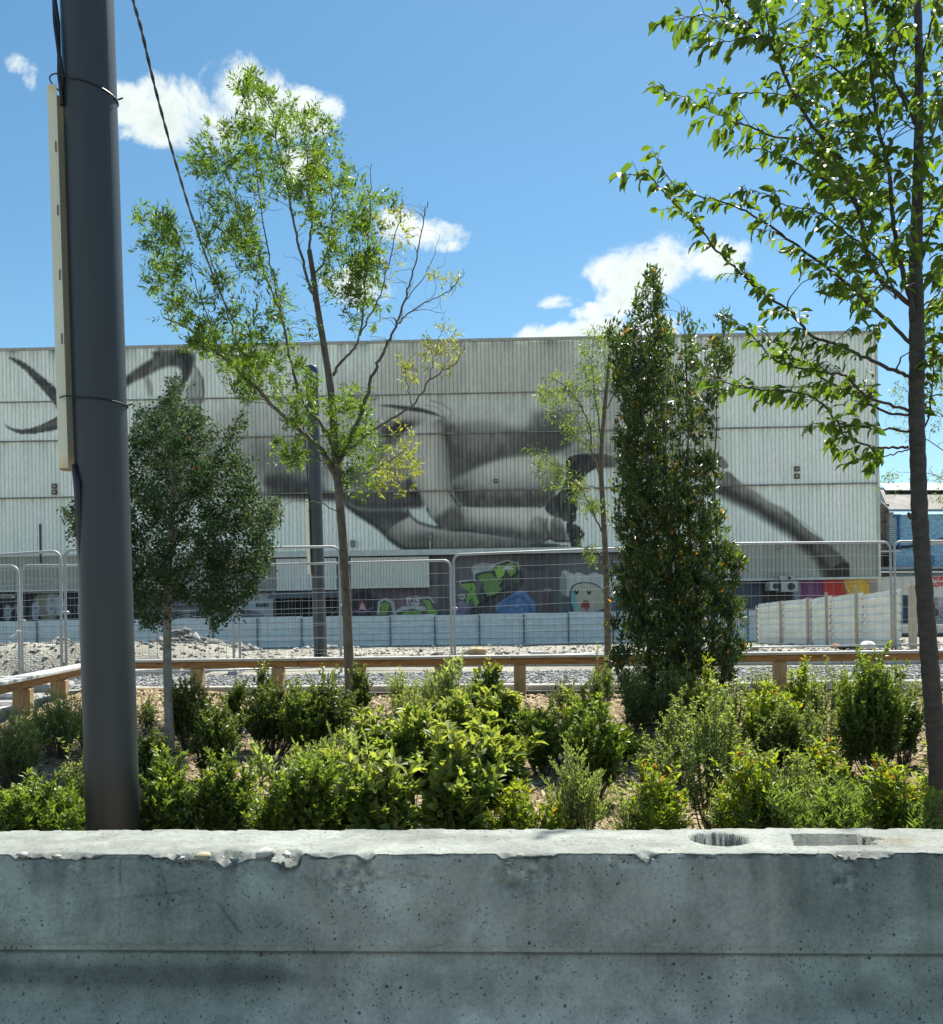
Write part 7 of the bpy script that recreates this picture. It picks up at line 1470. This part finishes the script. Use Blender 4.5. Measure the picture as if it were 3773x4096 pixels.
SH = [
 (60, 1720, 1545, 190, 'myrtle', 'glossy bright green bush in the bottom left corner'),
 (135, 1690, 1560, 80, 'myrtle', 'glossy green bush touching the left side of the dark pole at the bottom'),
 (150, 1600, 1490, 60, 'privet', 'thin pale green shrub left of the dark pole, halfway down the bed'),
 (22, 1540, 1405, 100, 'broom', 'feathery pale green shrub cut by the left edge of the photo'),
 (116, 1485, 1370, 95, 'broom', 'feathery pale green shrub in front of the short timber rail'),
 (168, 1470, 1380, 40, 'broom', 'small feathery shrub against the left side of the dark pole'),
 (372, 1470, 1325, 80, 'buckthorn', 'dark small-leaved bush right of the trunk of the round dark tree'),
 (290, 1440, 1355, 34, 'privet', 'sparse small shrub between the dark pole and the round tree trunk'),
 (427, 1530, 1375, 85, 'buckthorn', 'tall olive green bush left of the darkest bush in the bed', ),
 (463, 1440, 1345, 34, 'myrtle', 'small upright bush in front of the second rail post'),
 (540, 1475, 1345, 120, 'buckthorn', 'wide dark glossy bush, darkest in the left half of the bed'),
 (520, 1465, 1298, 40, 'buckthorn', 'tall narrow dark sprig rising above the timber rail left of the ash trunk'),
 (640, 1480, 1322, 105, 'buckthorn', 'dark glossy bush left of the foot of the ash trunk'),
 (707, 1440, 1288, 30, 'buckthorn', 'dark narrow sprig right against the ash trunk'),
 (303, 1560, 1440, 70, 'buckthorn', 'dark bush wrapping the foot of the round tree trunk'),
 (335, 1700, 1495, 120, 'myrtle', 'glossy bush right of the dark pole just above the barrier'),
 (445, 1690, 1487, 100, 'myrtle', 'light tipped glossy bush, second from the dark pole above the barrier'),
 (512, 1580, 1440, 46, 'sage', 'tall grey green plant with broad leaves in the left middle of the bed'),
 (575, 1570, 1470, 60, 'sage', 'grey green wispy plant with arching stems left of centre'),
 (610, 1700, 1487, 140, 'myrtle', 'round bright green glossy bush above the barrier left of centre'),
 (540, 1700, 1560, 70, 'myrtle', 'low glossy bush between two taller glossy bushes above the barrier'),
 (735, 1540, 1400, 110, 'viburnum', 'yellow green large leaved shrub at the left end of the central mass', 1, None, 0, 45),
 (760, 1720, 1480, 110, 'viburnum', 'large leaved shrub at bottom centre left of the twin laurel-leaved stems', 1, None, 0, 50),
 (820, 1600, 1400, 120, 'viburnum', 'large leaved yellow green shrub in the middle of the central mass', 1, None, 0, 50),
 (890, 1700, 1450, 130, 'viburnum', 'large leaved shrub with broad dark lower leaves at bottom centre', 1, None, 0, 50),
 (905, 1520, 1370, 120, 'viburnum', 'yellow green large leaved shrub behind the central mass', 1, None, 0, 40),
 (975, 1620, 1430, 130, 'viburnum', 'large leaved shrub with bluish lower leaves right of centre', 1, None, 0, 45),
 (1000, 1500, 1360, 90, 'viburnum', 'upright yellow green shrub with large leaves below the middle rail post', 1, None, 0, 30),
 (1060, 1520, 1395, 80, 'myrtle', 'bright green bush right of the large leaved mass'),
 (880, 1440, 1270, 70, 'sage', 'tall wispy sprigs rising above the timber rail at centre'),
 (845, 1420, 1328, 80, 'broom', 'pale feathery shrub in front of the gravel at centre'),
 (781, 1400, 1308, 30, 'broom', 'single thin feathery sprig against the gravel, right of the ash trunk'),
 (955, 1430, 1298, 44, 'viburnum', 'upright leafy shoot in front of the gravel right of centre'),
 (940, 1430, 1340, 90, 'broom', 'soft pale shrub between the upright shoots behind the central mass'),
 (700, 1560, 1440, 60, 'sage', 'grey stemmed plant left of the large leaved mass'),
 (690, 1690, 1560, 70, 'viburnum', 'small large leaved shrub beside the round bright green bush', 1, None, 0, 30),
 (1022, 1700, 1537, 90, 'pistachio', 'yellow shrub with orange tips above the barrier, right of centre'),
 (1075, 1700, 1590, 60, 'pistachio', 'low yellow green shrub above the barrier beside the feathery one'),
 (1125, 1690, 1480, 90, 'broom', 'tall feathery grey green shrub above the barrier, right of the yellow one'),
 (1165, 1570, 1383, 96, 'myrtle', 'tall glossy green bush left of the bare mulch patch at centre right'),
 (1105, 1430, 1322, 50, 'privet', 'small thin shrub left of the columnar laurel'),
 (1180, 1400, 1280, 50, 'privet', 'thin sprays in front of the rail post beside the columnar laurel'),
 (1232, 1500, 1428, 46, 'pistachio', 'small yellow green shrub at the foot of the columnar laurel'),
 (1290, 1700, 1500, 110, 'pistachio', 'yellow green shrub above the barrier left of the white flower'),
 (1395, 1640, 1350, 120, 'privet', 'tallest thin stemmed shrub with tiny leaves, right of the columnar laurel', 1.1),
 (1340, 1540, 1370, 90, 'privet', 'thin stemmed shrub in front of the foot of the columnar laurel'),
 (1245, 1450, 1310, 70, 'privet', 'thin stemmed shrub at the left foot of the columnar laurel'),
 (1330, 1450, 1300, 100, 'privet', 'fine leaved shrub rising in front of the columnar laurel'),
 (1440, 1500, 1330, 80, 'privet', 'fine leaved shrub behind the tallest thin stemmed one'),
 (1510, 1510, 1325, 100, 'pistachio', 'olive shrub in front of the rail post right of the laurel'),
 (1573, 1450, 1300, 64, 'pistachio', 'red tipped shrub reaching up to the timber rail'),
 (1625, 1470, 1285, 76, 'privet', 'tall fine leaved shrub touching the rail, right half'),
 (1712, 1520, 1290, 130, 'myrtle', 'broad bright green bush left of the big-leaved trunk'),
 (1540, 1530, 1395, 90, 'buckthorn', 'dark bush in the shade of the red tipped shrub'),
 (1600, 1520, 1380, 80, 'privet', 'thin shrub between the dark bush and the bright green bush'),
 (1665, 1510, 1390, 70, 'privet', 'loose thin shrub left of the broad bright green bush'),
 (1470, 1700, 1475, 110, 'pistachio', 'yellow green shrub above the barrier right of the white flower'),
 (1540, 1710, 1535, 110, 'rosemary', 'narrow leaved pale shrub above the barrier, left of the pair'),
 (1640, 1700, 1545, 110, 'rosemary', 'narrow leaved pale shrub above the barrier, right of the pair'),
 (1618, 1600, 1460, 110, 'pistachio', 'bright yellow green shrub behind the narrow leaved pair'),
 (1762, 1700, 1500, 120, 'pistachio', 'dark stemmed shrub with yellow tips at the foot of the big-leaved trunk'),
 (1815, 1720, 1580, 90, 'rosemary', 'narrow leaved shrub in the bottom right corner'),
 (1700, 1640, 1560, 90, 'rosemary', 'small narrow leaved shrub in front of the bare mulch near the big-leaved trunk'),
 (1842, 1480, 1310, 60, 'privet', 'fine leaved shrub right of the big-leaved trunk'),
 (1770, 1500, 1370, 70, 'buckthorn', 'green bush touching the left side of the big-leaved trunk'),
 (1850, 1640, 1480, 70, 'pistachio', 'yellow tipped shrub right of the big-leaved trunk'),
]
SH += [
 (480, 1640, 1540, 70, 'privet', 'small thin shrub between two glossy bushes in the left half'),
 (655, 1600, 1490, 80, 'viburnum', 'low large leaved plant left of the central mass behind the round green bush', 1, None, 0, 20),
 (590, 1490, 1360, 70, 'myrtle', 'upright bush between the two darkest bushes of the left half'),
 (800, 1480, 1350, 90, 'privet', 'thin pale shrub behind the left end of the central mass'),
 (860, 1530, 1400, 90, 'viburnum', 'dense yellow green shrub buried in the middle of the central mass', 1, None, 0, 30),
 (1140, 1460, 1360, 70, 'pistachio', 'olive shrub left of the foot of the columnar laurel'),
 (1290, 1560, 1440, 90, 'privet', 'loose thin shrub below the columnar laurel, left side'),
 (1450, 1600, 1440, 100, 'privet', 'thin stemmed shrub right of the tallest one, mid bed'),
 (1500, 1600, 1470, 80, 'privet', 'fine leaved shrub above the row of yellow green shrubs'),
 (1560, 1620, 1480, 80, 'privet', 'fine leaved shrub behind the left narrow leaved shrub'),
 (1660, 1430, 1310, 70, 'privet', 'pale thin shrub in front of the right hand rail post'),
 (1770, 1420, 1320, 60, 'privet', 'wispy shrub between the broad green bush and the big-leaved trunk'),
 (1390, 1470, 1330, 70, 'pistachio', 'olive shrub against the right foot of the columnar laurel'),
 (1490, 1430, 1310, 70, 'privet', 'pale wispy shrub between the laurel and the rail post to its right'),
 (1600, 1660, 1520, 80, 'privet', 'fine leaved shrub between the narrow leaved pair'),
 (1430, 1680, 1540, 60, 'broom', 'feathery tuft above the barrier right of the white flower'),
 (1240, 1700, 1560, 60, 'broom', 'feathery tuft above the barrier at the edge of the yellow green shrub'),
 (1690, 1470, 1330, 80, 'privet', 'dense thin shrub left behind the broad bright green bush'),
 (1100, 1500, 1400, 60, 'privet', 'thin shrub between the two glossy bushes right of the large leaved mass'),
 (640, 1560, 1450, 70, 'broom', 'feathery grey tuft between the dark bush and the round green bush'),
 (60, 1480, 1400, 60, 'sage', 'grey green tuft in front of the short timber rail at far left'),
]
for s_ in SH: shrub(*s_)
# tiny white flower
fl = thing('flower', 'single white five-petalled flower on a thin stalk above the barrier, right', 'flower', tuple(PD(1353, 1640, 5.2)))
c = V(PD(1353, 1562, 5.2)); mb = MB(); mb.tube([V(PD(1353, 1640, 5.2)), V(PD(1350, 1600, 5.2)), c], .002, 5); mb.build('stalk', M['twig'], fl)
for k in range(5):
    w = 2 * pi * k / 5 + .3; mb = MB(); e = V((cos(w), -.15, sin(w))); s = V((-sin(w), 0, cos(w))); mb.add([c, c + e * .014 + s * .009, c + e * .024 + V((0, -.004, 0)), c + e * .014 - s * .009], [(0, 1, 2, 3)]); mb.build('petal', M['white_paint'], fl)
mb = MB(); mb.box(tuple(c + V((0, -.004, 0))), (.007, .005, .007), bev=.002); mb.build('flower_centre', simple_mat('flower_yellow', (.5, .4, .05), .7), fl)
print('LEAVES', na, nb, nc, nd, ne, nf, NSH)
